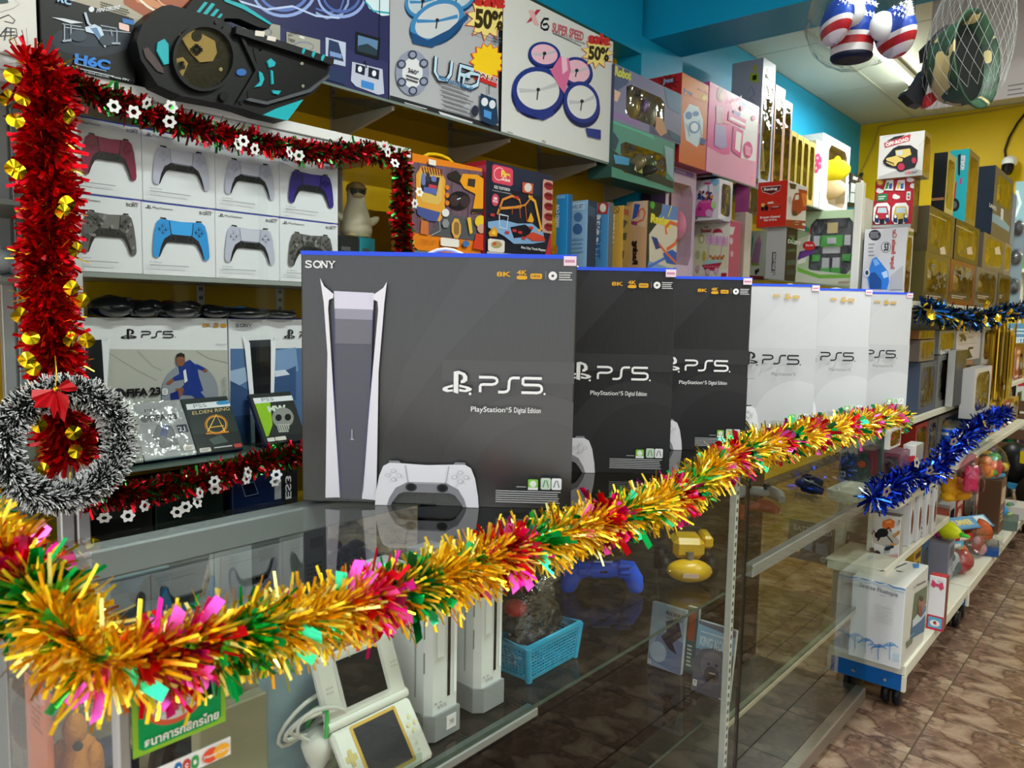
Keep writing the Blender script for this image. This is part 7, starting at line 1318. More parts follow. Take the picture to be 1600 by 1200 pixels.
# security camera and cables on the far wall
q = on_y(1576, 250, YFAR-.1); t = thing('security_camera', 'white security camera with a black lens on the yellow far wall', 'camera', (q.x, YFAR, q.z)); b = MB(); b.lathe([(.05, 0), (.05, .02), (.03, .04)], WHITE, 18, Matrix.Rotation(R(90), 4, 'X')); b.build('mount', t); MB().ball((0, -.10, -.02), (.05, .055, .05), WHITE).build('housing', t); MB().lathe([(.036, -.09), (.046, -.05), (.046, -.02)], BLACK, 18, Matrix.Translation((0, -.1, -.03)) @ Matrix.Rotation(R(-25), 4, 'X')).build('lens_ring', t); MB().ball((0, -.13, -.10), .028, mat('#0a0a0c', .1, 0, 1.0)).build('lens', t)
cw = lambda L: [on_y(x, y, YFAR-.02) for x, y in L]
b = MB(); b.tube(cw([(1345, 270), (1356, 248), (1366, 225), (1374, 198), (1400, 192), (1450, 187), (1510, 179), (1560, 171), (1605, 163)]), .008, mat('#b3912c', .6), 6); tag(b.build('cable'), 'yellowish cable run under the ceiling on the far wall', 'cable')
b = MB(); b.tube(cw([(1606, 172), (1590, 192), (1577, 215), (1570, 235), (1572, 252)]), .009, BLACK, 6); tag(b.build('cable'), 'black cable looping down to the security camera', 'cable')
b = MB(); b.tube([on_x(x, y, XL+.03) for x, y in [(1348, 268), (1342, 280), (1330, 285), (1325, 292)]], .02, mat('#26362f', .5), 6); tag(b.build('cable'), 'dark bundle of cable in the wall corner above the toys', 'cable')
# hanging white board
XW = on_y(1446, 172, 4.6); t = thing('hanging_board', 'large plain white board hung under the ceiling at the upper edge', 'board', (XW.x, 4.6, XW.z))
MB().box((0, 0, 0), (1.9, .012, ZC-XW.z), mat('#dcd3d0', .5), .002).build('sheet', t); k0 = MB(); k0.box((0, -.004, ZC-XW.z-.02), (1.9, .016, ZC-XW.z), ALU); k0.build('hanger_rail', t)
q1 = on_y(1585, 148, 4.6)-Vector(t.location); b = MB()
for i in range(3): b.box((q1.x-.03, -.0006, q1.z+i*.022), (q1.x+.05-.02*(i % 2), -.0002, q1.z+.006+i*.022), mat('#8f8a88', .5))
b.box((q1.x+.07, -.0006, q1.z+.03), (q1.x+.075, -.0002, q1.z+.05), BLACK); b.build('small_print', t)
# ------------------------------------------------------------------ toys hanging from the ceiling
C4 = (1240, 0, 4.4444); YB = 2.35
def hp(L, Y): return [((on_y(1240+x/4.4444, y/4.4444, Y))) for x, y in L]
STR = bpy.data.materials.new('flag_print'); STR.use_nodes = True; nt = STR.node_tree; bs = nt.nodes['Principled BSDF']; bs.inputs['Roughness'].default_value = .35
tc = nt.nodes.new('ShaderNodeTexCoord'); sp = nt.nodes.new('ShaderNodeSeparateXYZ'); nt.links.new(tc.outputs['Object'], sp.inputs[0])
ml = nt.nodes.new('ShaderNodeMath'); ml.operation = 'MULTIPLY'; ml.inputs[1].default_value = 1/.042; nt.links.new(sp.outputs['Z'], ml.inputs[0]); fr = nt.nodes.new('ShaderNodeMath'); fr.operation = 'FRACT'; nt.links.new(ml.outputs[0], fr.inputs[0]); gt = nt.nodes.new('ShaderNodeMath'); gt.operation = 'GREATER_THAN'; gt.inputs[1].default_value = .5; nt.links.new(fr.outputs[0], gt.inputs[0])
mx = nt.nodes.new('ShaderNodeMixRGB'); mx.inputs['Color1'].default_value = lin('#b8242c'); mx.inputs['Color2'].default_value = lin('#e3dfdf'); nt.links.new(gt.outputs[0], mx.inputs['Fac'])
gz = nt.nodes.new('ShaderNodeMath'); gz.operation = 'GREATER_THAN'; gz.inputs[1].default_value = -.008; nt.links.new(sp.outputs['Z'], gz.inputs[0]); m2 = nt.nodes.new('ShaderNodeMixRGB'); m2.inputs['Color2'].default_value = lin('#23429a'); nt.links.new(gz.outputs[0], m2.inputs['Fac']); nt.links.new(mx.outputs[0], m2.inputs['Color1']); nt.links.new(m2.outputs[0], bs.inputs['Base Color'])
c0 = hp([(450, 240)], YB)[0]; t = thing('boxing_set', 'toy boxing set with a star and stripe print, bagged and hung from the ceiling', 'toy', c0); rx = CR.copy(); rx.z = 0; rz_ = math.degrees(math.atan2(rx.y, rx.x)); t.rotation_euler = (0, 0, R(rz_))
S = 1/4.4444/FPX*(c0-Vector((0, 0, H))).dot(CF)           # metres per crop pixel there
def starset(cx, cz, w, h, cols, rows, y, parent, sz):
    b = MB()
    for i in range(cols):
        for j in range(rows):
            x, z = cx-w/2+w*(i+.5*(j % 2)+.25)/cols, cz-h/2+h*(j+.5)/rows; dy = y*math.sqrt(max(.05, 1-((x-cx)/(w*.62))**2))
            b.add([(x+(sz if q % 2 == 0 else sz*.4)*math.sin(q*math.pi/5), dy, z+(sz if q % 2 == 0 else sz*.4)*math.cos(q*math.pi/5)) for q in range(10)], [tuple(range(10))[::-1]], mat('#e6e6ea', .4))
    b.build('white_stars', parent)
P2 = lambda x, y: ((x-450)*S, (240-y)*S)
for nm, cx, cy, w, h, rot in (('boxing_glove', 265, 180, 82, 155, 4), ('boxing_glove', 670, 250, 105, 165, -14)):
    x, z = P2(cx, cy); b = MB(); b.ball((0, 0, 0), (w*S, .085, h*S), STR, nu=22, nv=16); g = b.build(nm, t, (x, -.03, z-.0), (0, R(rot), 0))
    starset(0, .012+h*S*.36, w*S*1.15, h*S*.62, 5, 5, -.084, g, .0075)
    MB().ball((w*S*(.9 if cx < 400 else -.95), -.02, .02), (.036, .034, .04), mat('#e0dfe0', .4)).build('thumb', g)
x, z = P2(450, 200); b = MB(); b.lathe([(.0, -180*S), (110*S, -178*S), (140*S, -150*S), (140*S, 430*S), (0, 431*S)], STR, 26); g = b.build('boxing_bag', t, (x, .04, z)); starset(0, .115, 235*S, .19, 7, 6, -141*S, g, .011); MB().lathe([(100*S, -186*S), (132*S, -178*S), (141*S, -166*S), (141*S, -152*S)], mat('#1d2438', .5), 26).build('dark_base', g)
b = MB(); n = 16; vv = []; ff = []; rg = random.Random(5)
xs0, zs0 = P2(90, 300); xs1, zs1 = P2(830, -260)
prof = [(120, 300, 40), (170, 345, 110), (450, 400, 170), (640, 420, 150), (770, 330, 90)]
for i in range(n+1):
    w = 2*math.pi*i/n
for zi, (yy, wx, dx) in enumerate(((425, .30, 20), (390, .62, 5), (300, .86, 0), (180, .98, 0), (60, .98, 5), (-80, .9, 10), (-200, .6, 15), (-260, .12, 15))):
    for i in range(n): w = 2*math.pi*i/n; cx_, cz_ = P2(470+dx, yy); vv.append((cx_+350*S*wx*math.cos(w)*(1+rg.uniform(-.03, .03)), .02+.16*wx*math.sin(w)*(1+rg.uniform(-.06, .06)), cz_+rg.uniform(-.006, .006)))
for zi in range(7):
    for i in range(n): ff.append((zi*n+i, (zi+1)*n+i, (zi+1)*n+(i+1) % n, zi*n+(i+1) % n)[::-1])
b.add(vv, [f[::-1] for f in ff], WR2, True)
b.build('clear_bag', t); ctop = P2(480, -260); MB().tube([(ctop[0], .02, ctop[1]), (ctop[0], .02, ZC-c0.z)], .003, WHITE, 5).build('cord', t)
# soldier set in a net
YN = 2.55; c0 = hp([(1130, 430)], YN)[0]; t = thing('toy_soldier_set', 'net bag with a black toy gun and a camouflage helmet, hung from the ceiling', 'toy', c0); t.rotation_euler = (0, 0, R(rz_)); S2 = 1/4.4444/FPX*(c0-Vector((0, 0, H))).dot(CF)
PN = lambda x, y, dy=0: Vector(((x-1130)*S2, dy, (430-y)*S2))
gunm = mat('#1a1b1e', .4)
def gpl(nm, L, y0, y1, m): b = MB(); b.prism([((x-1130)*S2, (430-y)*S2) for x, y in L], -y1, -y0, m); return b.build(nm, t)
gpl('gun_body', [(930, 320), (1070, 165), (1110, 160), (1125, 175), (1165, 138), (1190, 145), (1195, 165), (1165, 205), (1215, 245), (1200, 275), (1140, 262), (1085, 295), (1015, 325), (960, 400), (945, 405)], .02, .055, gunm)
gpl('gun_stock', [(945, 460), (985, 440), (965, 600), (940, 718), (880, 700), (808, 640), (825, 610), (870, 580)], .02, .06, gunm); gpl('gun_barrel', [(960, 395), (1000, 330), (1030, 345), (985, 450), (950, 465)], .025, .05, gunm); gpl('gun_slot', [(990, 290), (1065, 195), (1075, 200), (1000, 310)], .016, .02, mat('#8f8b86', .5)); gpl('orange_mark', [(1102, 268), (1125, 234), (1155, 250), (1130, 288)], .010, .02, mat('#d9641c', .4)); gpl('red_hand_grip', [(945, 650), (985, 630), (1040, 628), (1095, 655), (1030, 670), (975, 728), (945, 732), (938, 712)], .0, .03, mat('#a82a30', .4))
cm = bpy.data.materials.new('camouflage'); cm.use_nodes = True; nt = cm.node_tree; bs = nt.nodes['Principled BSDF']; bs.inputs['Roughness'].default_value = .55; tc = nt.nodes.new('ShaderNodeTexCoord'); nz = nt.nodes.new('ShaderNodeTexNoise'); nz.inputs['Scale'].default_value = 11; nz.inputs['Detail'].default_value = 1; nt.links.new(tc.outputs['Object'], nz.inputs['Vector']); cr = nt.nodes.new('ShaderNodeValToRGB'); cr.color_ramp.interpolation = 'CONSTANT'; cr.color_ramp.elements[0].color = lin('#24452f'); cr.color_ramp.elements[1].position = .58; cr.color_ramp.elements[1].color = lin('#a89a68'); q = cr.color_ramp.elements.new(.47); q.color = lin('#1d3326'); nt.links.new(nz.outputs['Fac'], cr.inputs[0]); nt.links.new(cr.outputs[0], bs.inputs['Base Color'])
c_ = PN(1110, 480, -.05); rot = Vector((-.48, .86, -.08)).to_track_quat('Z', 'Y').to_matrix().to_4x4() @ Matrix.Scale(.72, 4)
b = MB(); b.lathe([(.0, .125), (.06, .118), (.105, .085), (.128, .03), (.132, -.02), (.155, -.05), (.158, -.058), (.150, -.058), (.126, -.03), (.12, .0)], cm, 28, Matrix.Diagonal((1, 1.25, 1, 1))); hm = b.build('helmet', t, c_, None); hm.rotation_euler = rot.to_euler(); hm.scale = (.70,)*3; MB().lathe([(.119, -.015), (.112, .05), (.07, .095), (0, .105)], mat('#141715', .7), 24, Matrix.Diagonal((1, 1.25, 1, 1))).build('helmet_lining', hm)
for i in range(24):                                   # the net: crossing threads over a sack
    pass
b = MB(); ringz = [(-720, .35), (-600, .75), (-450, 1.0), (-250, .9), (-60, .7), (120, .5), (300, .32)]
def sack(zf_, w):
    y = 720-(720+260)*zf_; wid = 210*math.sin(math.pi*min(1, .12+zf_*.95))**.6+30; xc = 1090+90*zf_; return PN(xc+wid*math.cos(w), y, -.06+.17*math.sin(w)*(1-.5*zf_))
for s in (1, -1):
    for i in range(26): b.tube([sack(z/14, 2*math.pi*i/26+s*z*.11) for z in range(15)], (.0005), mat('#8f938f', .5), 3, caps=False)
b.build('net', t, kind='stuff'); tp_ = sack(1, 0); MB().tube([(PN(1180, -260).x, -.06, PN(1180, -260).z), (PN(1180, -260).x, -.06, ZC-c0.z)], .003, WHITE, 5).build('cord', t)
# gold foil curtain end and the rest of the hanging strip by the far shelves
q = on_x(1562, 600, -.66); b = MB(); rg = random.Random(9); L = on_x(1562, 510, -.66).z
for i in range(90):
    x, y = -.66+rg.uniform(-.05, .05), q.y+rg.uniform(-.06, .06); z1 = L+rg.uniform(-.05, .02); z0 = q.z+rg.uniform(-.05, .1)-.05; w = .004; a_ = rg.uniform(0, 3.14); dx, dy = w*math.cos(a_), w*math.sin(a_)
    b.add([(x-dx, y-dy, z0), (x+dx, y+dy, z0), (x+dx, y+dy, z1), (x-dx, y-dy, z1)], [(0, 1, 2, 3)], foil('#c9a23a' if i % 4 else '#8a7a3a', .3))
o = tag(b.build('foil_curtain', kind='stuff'), 'strip of gold foil curtain hanging at the end of the island', 'foil curtain')
# ------------------------------------------------------------------ inside the glass counter
ZA, ZB_, ZLW = .6625, .6825, .3375
E2, G1, G2, G3_, G5, E1 = (440, 780, 2.857), (640, 860, 3.53), (960, 840, 3.3333), (1000, 660, 4.4444), (60, 820, 4), (0, 780, 2.857)
GW = mat('#d8dadb', .3, 0, .2); GG = mat('#8f9295', .4)
def console(label, xl, xr, py, tagtxt=None):
    p = on_z(xl, py, ZA); ya, yb = y_at(xl, p.x, ZA), y_at(xr, p.x, ZA); w = yb-ya
    t = thing('game_console', label, 'game console', (p.x, (ya+yb)/2, ZA), 90, 'white consoles standing in the counter')
    c = .012
    MB().prism([(-w/2+c, 0), (w/2, 0), (w/2, .19), (-w/2, .19), (-w/2, c)], 0, .038, GG, Vector((0, 0, 0)), Vector((1, 0, 0)), Vector((0, 1, 0))).build('stand', t)
    q = w*.46
    b = MB(); b.prism([(-q+.008, .004), (q-.001, .004), (q, .016), (q, .165), (-q, .165), (-q, .014)], .038, .225, GW, Vector((0, 0, 0)), Vector((1, 0, 0)), Vector((0, 1, 0))); b.build('console_body', t)
    b = MB(); b.box((q*.30, .0026, .058), (q*.46, .0042, .222), BLACK); b.build('disc_slot', t)
    b = MB(); b.box((q*.72, .0024, .06), (q*.9, .0038, .222), mat('#f1f2f3', .25)); b.build('front_rail', t)
    b = MB(); b.box((-q*.45, .0022, .12), (q*.05, .0042, .19), mat('#e4e6e7', .3), .001); b.build('front_flap', t)
    b = MB(); b.box((-q-.0006, .03, .06), (-q+.001, .033, .22), mat('#9fa2a4', .5)); b.box((-q-.0006, .013, .1), (-q+.001, .0145, .13), mat('#7f8284', .5)); b.box((-q-.0006, .013, .15), (-q+.001, .0145, .18), mat('#7f8284', .5)); b.build('seam', t)
    b = MB(); a = Art(b, (-q, .004, .038), (2*q, 0, 0), (0, 0, .187)); a.t('#a9abad', 'Wii', .3, .03, .62, .065, .02); a.r('#9ea0a2', .2, .08, .28, .092); a.r('#9ea0a2', .36, .08, .44, .092); a.t('#c9cbcd', 'Wii', .25, .8, .55, .86, .02); b.build('lettering', t)
    g = MB()
    for i in range(5):
        for j in range(4): g.box((-q+.006+i*.007, .1, .2252), (-q+.0095+i*.007, .104, .2258), mat('#5a5d60', .5)) if j == 0 else g.box((-q+.006+i*.007, .1+j*.008, .2252), (-q+.0095+i*.007, .104+j*.008, .2258), mat('#5a5d60', .5))
    for i in range(5):
        for j in range(8): g.box((-q+.007+i*.0068, .1648, .062+j*.0085), (-q+.0112+i*.0068, .1656, .0675+j*.0085), mat('#3f4245', .5))
    g.box((-q+.014, .1648, .155), (q-.012, .1656, .175), mat('#4a4d50', .5)); g.build('vent_holes', t)
    if tagtxt: b = MB(); b.box((w*.05, -.0012, .010), (w*.36, -.0002, .030), mat('#e3dde0', .5)); a = Art(b, (w*.05, -.0012, .010), (w*.31, 0, 0), (0, 0, .02)); a.t('#a8a0a6', tagtxt, .25, .3, .75, .7, 0); b.build('price_label', t)
    return t
console('white upright console on a grey stand with a price label on the stand', 670, 718, 1166, '290'); console('white upright console on a grey stand next to the blue basket', 747, 787, 1119)
# packs and speaker at the near end
def pack(label, y, x, w, h, col, fn):
    k = Carton('carded_pack', label, 'pack', w, .02, h, (x, y, ZA), -90, col, 'carded packs in the counter'); fn(k.art()); k.done()
pack('beige carded pack with three earphones on a green window', .44, -.80, .085, .15, ['#a9a58a', '#8a876f'], lambda a: (a.rr('#5f7f66', .16, .35, .86, .94, .06), [(a.e('#d9dfd9', x, .82, .06, .045), a.l('#c9d4cb', [(x, .8), (x-.05, .62), (x+.04, .48)], .015)) for x in (.32, .5, .68)], a.l('#8a8668', [(.1, .3), (.5, .24), (.95, .32)], .015)))
pack('pale blue carded pack with a dark swirl', .55, -.83, .10, .16, ['#a9c3cf', '#8aa3af'], lambda a: (a.p('#3a4a55', [(.1, .75), (.3, .95), (.75, .92), (.68, .72), (.2, .66)]), a.p('#6fb0d0', [(.4, .95), (.8, .98), (.95, .9), (.6, .8)]), a.lines('#6d8490', .1, .25, .45, .6, 5)))
t = thing('speaker', 'black round speaker on the counter shelf at the near end', 'speaker', (-.89, .445, ZA), -60); MB().box((-.045, -.02, 0), (.03, .04, .075), mat('#1b1c1f', .45), .008).build('housing', t); MB().lathe([(.0, -.028), (.03, -.026), (.042, -.01), (.044, 0)], mat('#121215', .5), 26, Matrix.Translation((.005, -.018, .045)) @ Matrix.Rotation(R(90), 4, 'X') @ Matrix.Scale(-1, 4, (0, 0, 1))).build('speaker_cone', t); b = MB(); b.box((-.04, -.0206, .062), (-.025, -.0201, .068), mat('#8a8c8e', .4)); b.build('small_mark', t)
# open handheld console facing the glass
XD = -.768; ya, yb = y_at(515, XD, .735), y_at(638, XD, .735); w = yb-ya
t = thing('handheld_console', 'white open handheld console with two screens leaning in the counter', 'game console', (XD, (ya+yb)/2, .742), 90); cr_ = mat('#d9d8d0', .35)
def half(nm, z0, z1, lean, pivot, fn):
    M = Matrix.Translation((0, 0, 0)) @ Matrix.Rotation(R(-lean), 4, 'X'); b = MB(); b.box((-w/2, 0, z0), (w/2, .013, z1), cr_, .004, M=M); o_ = b.build(nm, t); b = MB(); a = Art(b, M @ Vector((-w/2, 0, z0)), M.to_3x3() @ Vector((w, 0, 0)), M.to_3x3() @ Vector((0, 0, z1-z0))); return o_, b, a
o_, b, a = half('upper_half', .004, .088, 24, 0, None); a.rr('#c9c8c2', .2, .1, .8, .9, .06); a.r('#0f1113', .24, .15, .76, .86); b.build('upper_screen', o_)
b = MB(); a2 = Art(b, a.O, a.U, a.V); a2.k = 3
for sx in (.1, .9):
    for q in range(6): a2.e('#8f8e88', sx-.03+.03*(q % 3), .45+.07*(q//3), .007, .011, 8)
b.build('speaker_holes', o_)
o_, b, a = half('lower_half', -.088, -.004, 38, 0, None); a.rr('#c9a24a', .2, .08, .78, .97, .03); a.r('#22262e', .235, .13, .745, .92); b.build('lower_screen', o_)
b = MB(); a2 = Art(b, a.O, a.U, a.V); a2.k = 4; a2.rr('#c9b678', .045, .5, .175, .6, .1); a2.rr('#c9b678', .088, .42, .132, .68, .1); b.build('direction_pad', o_); b = MB(); a2 = Art(b, a.O, a.U, a.V); a2.k = 4
for dx, dy in ((0, .11), (0, -.11), (.045, 0), (-.045, 0)): a2.e('#dcd2a0', .885+dx, .6+dy, .022, .04, 12)
a2.e('#cfc9a8', .85, .3, .012, .022, 8); a2.e('#cfc9a8', .85, .2, .012, .022, 8); b.build('button', o_)
MB().tube([(-w/2, .006, 0), (w/2, .006, 0)], .007, cr_, 12).build('hinge', t); b = MB(); b.box((-.035, -.062, -.079), (.035, -.058, -.0795+.03), AC); b.box((-.035, -.06, -.079), (.035, .05, -.077), AC); b.box((-.03, .03, -.077), (.03, .034, .05), AC); b.build('clear_stand', t)
# cable and white plug
p = on_x(482, 1150, -.80); t = thing('charging_cable', 'coiled white cable with a green tie beside the open handheld console', 'cable', (p.x, p.y, ZA+.003)); t.scale = (.8, .7, .95); wc = mat('#d9d8d2', .45)
b = MB()
for i in range(4): b.tube([Vector((.012*i-.01+.01*math.sin(w_*.42), .055*math.cos(w_*.42)+.004*i, .085+.028*math.sin(w_*.42)+.012*math.cos(w_*.42+i))) for w_ in range(15)], .0032, wc, 6, closed=True)
b.tube([(0, .05, .085), (.005, .06, .05), (.0, .05, .02), (0, .02, .004)], .0032, wc, 6); b.build('cable_loops', t); MB().tube([(-.02, .012, .065), (.0, .014, .1), (.035, .012, .105), (.035, .01, .07)], .004, mat('#3fae5a', .4), 6).build('tie', t)
p = on_x(497, 1165, -.79); t = thing('plug', 'white rounded plug standing beside the open handheld console', 'plug', (p.x, p.y, ZA)); t.scale = (.72,)*3; MB().lathe([(.018, 0), (.02, .02), (.014, .035), (.022, .05), (.03, .075), (.026, .095), (.01, .105), (0, .106)], wc, 20).build('body', t); MB().lathe([(.02, .02), (.021, .03), (.02, .034)], mat('#bdbcb6', .4), 20).build('ring', t)
# blue basket with a plastic bag
p = on_z(824, 1070, ZA); y1 = y_at(905, p.x, ZA); xb_ = on_z(776, 1047, ZA).x; L_, W_ = y1-p.y, p.x-xb_; hb = on_x(821, 1016, p.x).z-ZA
t = thing('basket', 'blue plastic basket holding a clear bag of dark parts in the counter', 'basket', (p.x-W_/2, p.y+L_/2, ZA)); bl = mat('#2a9cc4', .4); f = .88
def wallp(x0, y0, x1, y1):
    # lattice side, leaning outwards: bars upright and across
    b = MB(); n = max(8, int(math.hypot(x1-x0, y1-y0)/.0075)); P_ = lambda u, v: Vector((x0+(x1-x0)*u, y0+(y1-y0)*u, 0))*(f+(1-f)*v)+Vector((0, 0, hb*v))
    for i in range(n+1): b.tube([P_(i/n, .1), P_(i/n, .84)], .0016, bl, 4, caps=False)
    for j in range(9): b.tube([P_(0, .1+.0925*j), P_(1, .1+.0925*j)], .0016, bl, 4, caps=False)
    for v0, v1 in ((0, .1), (.84, 1.0)): b.add([P_(0, v0), P_(1, v0), P_(1, v1), P_(0, v1)], [(0, 1, 2, 3)], bl)
    return b
hx, hy = W_/2, L_/2
for c_ in ((hx, -hy, hx, hy), (hx, hy, -hx, hy), (-hx, hy, -hx, -hy), (-hx, -hy, hx, -hy)): wallp(*c_).build('lattice_side', t)
b = MB(); b.tube([(hx, -hy, hb), (hx, hy, hb), (-hx, hy, hb), (-hx, -hy, hb)], .005, bl, 8, closed=True); b.build('rim', t); b = MB()
for sx in (-1, 1):
    for sy in (-1, 1): b.tube([(sx*hx*f, sy*hy*f, 0), (sx*hx, sy*hy, hb)], .006, bl, 8)
b.build('corner', t); MB().box((-hx*f, -hy*f, 0), (hx*f, hy*f, .003), bl).build('bottom', t)
t2 = thing('plastic_bag', 'clear plastic bag full of dark parts lying in the blue basket', 'bag', (t.location.x, t.location.y-.012, ZA+.012)); rg = random.Random(4); b = MB()
for i in range(16): b.ball((rg.uniform(-.6, .6)*hx, rg.uniform(-.6, .6)*hy, rg.uniform(.03, .085)), (rg.uniform(.012, .024), rg.uniform(.012, .026), rg.uniform(.008, .02)), mat(rg.choice(['#1b1c1f', '#26272b', '#101113', '#3a3b40']), .35), nu=8, nv=6)
b.ball((-.01, -hy*.55, .10), (.022, .02, .014), mat('#b0322c', .4), nu=8, nv=6); b.build('dark_parts', t2)
b = MB(); n, m_ = 22, 12; vv = []; ff = []
for j in range(m_+1):
    for i in range(n):
        th, ph = 2*math.pi*i/n, math.pi*.5*j/m_; k_ = 1+rg.uniform(-.07, .07); vv.append((hx*.86*math.cos(th)*math.cos(ph)**.6*k_, hy*.86*math.sin(th)*math.cos(ph)**.6*k_, .01+.125*math.sin(ph)*k_))
for j in range(m_):
    for i in range(n): ff.append((j*n+i, j*n+(i+1) % n, (j+1)*n+(i+1) % n, (j+1)*n+i))
b.add(vv, ff, glass('#eef0f2', 1.5, .04, .8, .08, 40.0), True); b.tube([(0, .0, .125), (.01, .03, .15), (.0, .06, .16), (.01, .075, .14)], [.012, .02, .016, .004], glass('#eef0f2', 1.5, .04, .8, .25, 40.0), 8); b.build('clear_film', t2)
# blue controller
p = on_z(940, 925, ZA); t = thing('game_controller', 'bright blue wireless controller propped up at the counter back', 'game controller', (p.x, p.y, ZA), 42); bm = mat('#1650d2', .35)
b = MB(); b.ball((0, 0, .052), (.055, .022, .02), bm, nu=20, nv=12)
for s in (-1, 1): b.tube([(s*.035, 0, .054), (s*.058, .0, .05), (s*.07, .0, .03), (s*.074, -.003, .012), (s*.074, -.003, .004)], [.02, .023, .021, .018, .012], bm, 14); b.ball((s*.074, -.003, .012), (.017, .017, .013), bm)
b.build('shell', t); b = MB()
for s in (-1, 1): b.box((s*.045-.016, -.03, .062), (s*.045+.016, -.012, .072), bm, .005); b.box((s*.045-.015, -.032, .046), (s*.045+.015, -.016, .060), bm, .006)
b.build('trigger', t); b = MB(); b.box((-.008, -.0235, .05), (.008, -.021, .055), BLACK, .001); b.box((-.02, -.012, .0705), (.02, -.004, .0725), mat('#b9c4e3', .3)); b.build('port', t)
# yellow toy vehicle
p = on_z(1100, 903, ZA); t = thing('toy_truck', 'yellow toy truck with black wheels inside the counter', 'toy', (p.x-.03, p.y-.03, ZA), 38); ye = mat('#d0a316', .3, 0, .3)
b = MB(); b.ball((0, -.035, .03), (.052, .03, .026), ye, nu=20, nv=12); b.box((-.05, -.05, .028), (.05, -.01, .034), ye, .003); b.build('front_scoop', t); b = MB(); b.box((-.036, -.028, .052), (.036, .05, .10), ye, .012); b.build('cab', t); MB().tube([(0, -.035, .05), (0, -.032, .072)], [.007, .009], mat('#6b675c', .5), 10).build('knob', t)
for s in (-1, 1):
    for y in (-.005, .06): MB().lathe([(.010, -.012), (.026, -.012), (.028, 0), (.026, .012), (.010, .012)], mat('#111113', .5), 18, Matrix.Translation((s*.052, y, .028)) @ Matrix.Rotation(R(90), 4, 'Y')).build('wheel', t)
b = MB(); b.box((-.02, -.0655, .022), (.016, -.064, .032), mat('#c9a898', .5)); b.build('sticker', t); b = MB(); b.box((.035, .0, .07), (.06, .07, .10), ye, .006); b.build('engine_cover', t); b = MB()
for i in range(6):
    for j in (0, 1): b.box((.0602, .006+i*.01, .076+j*.011), (.0606, .012+i*.01, .081+j*.011), mat('#3a3626', .6))
b.build('grille_slots', t)
# game cases standing on the low shelf
def case_y(label, crop, xl, xr, py, h, front, fn, lean=6, z=ZLW, dep=.014, **k_):
    ox, oy, sc = crop; p = on_z(ox+xr/sc, oy+py/sc, z); X0 = _x_at(ox+xl/sc, p.y, z); k = Carton('game_case', label, 'game case', p.x-X0, dep, h, ((p.x+X0)/2, p.y+.01, z), 0, [front, '#b9bdbd'], 'game cases inside the counter', lean=lean, rough=.25); a = k.art(); fn(a); k.done(); return k
case_y('case with a dark hero on pale blue clouds, on the low counter shelf', G2, 165, 340, 725, .17, '#aab4cf', lambda a: (a.p('#7f8db5', [(0, .1), (1, 0), (1, .5), (.3, .6)]), a.e('#c3cbe0', .3, .25, .25, .16), a.p('#2a2c3f', [(.45, .75), (.8, .85), (.95, .6), (.7, .45), (.85, .3), (.6, .35), (.35, .5), (.5, .6)]), a.e('#3f4258', .68, .72, .1, .06), a.t('#2f3350', 'RIDERS', .45, .86, .95, .92, .03), a.t('#2f3350', 'ON THE STORM', .45, .8, .95, .84, .0), a.rr('#e9e9e9', .03, .03, .13, .1, .1), a.t('#222', 'T', .06, .045, .1, .085, .03)))
case_y('case with a roaring grey gorilla, on the low counter shelf by the slotted standard', G2, 395, 590, 870, .175, '#6a6d80', lambda a: (a.p('#8fb2d0', [(0, .95), (1, .9), (1, .65), (0, .6)]), a.p('#5a5c70', [(0, 0), (1, 0), (1, .6), (.6, .7), (.2, .62), (0, .45)]), a.e('#6f7080', .5, .42, .32, .2), a.e('#4a4b58', .5, .3, .2, .12), a.p('#2a2226', [(.4, .2), (.62, .22), (.6, .34), (.42, .33)]), a.p('#c9bdb0', [(.43, .31), (.6, .32), (.59, .34), (.43, .33)]), a.e('#2c2d38', .4, .44, .04, .02), a.e('#2c2d38', .6, .45, .04, .02), a.t('#c9d6e6', 'KING KONG', .1, .66, .92, .8, .04), a.lines('#c9d6e6', .1, .84, .9, .88, 1), a.rr('#e9e9e9', .04, .08, .15, .17, .1), a.t('#222', 'T', .07, .1, .12, .15, .03), a.e('#b9c6e0', .86, .09, .06, .04), a.e('#4f6fb0', .86, .09, .03, .02), a.r('#e6e6e6', .76, .02, .94, .035)), lean=9)
case_y('thin case showing an orange and blue edge between the two picture cases', G2, 352, 412, 722, .175, '#4a6a72', lambda a: (a.r('#b8583a', .2, .5, .8, .95), a.lines('#d3d9d9', .25, .1, .7, .45, 6)), lean=4)
case_y('dark case with pale capital letters over a burning city, far in the counter', G3_, 1010, 1318, 1000, .15, '#4a5156', lambda a: (a.t('#a9b0b3', 'BATTLEFIELD', .12, .72, .98, .86, .03), a.t('#c98a5a', '3', .52, .62, .62, .76, .04), a.p('#7d93a8', [(.3, .3), (.95, .2), (.9, .5), (.4, .5)]), a.p('#24282b', [(.58, .25), (.66, .25), (.65, .55), (.58, .55)]), a.e('#c7ced1', .85, .12, .07, .08), a.t('#4a5156', 'EA', .81, .09, .89, .15, .03), a.rr('#c98a4a', .2, .16, .32, .36, .1), a.t('#efe6d6', '16', .22, .2, .3, .32, .03)), lean=8, dep=.018)
case_y('brown-grey case with faint lettering behind the pale letter case', G3_, 1320, 1600, 1085, .15, '#575049', lambda a: (a.t('#8f8a86', 'PS3', .1, .82, .4, .92, .02), a.e('#8a5a44', .5, .45, .2, .18), a.e('#6b4a3a', .3, .5, .14, .12), a.rr('#7fb04a', .04, .04, .12, .14, .1)), lean=8, dep=.018)
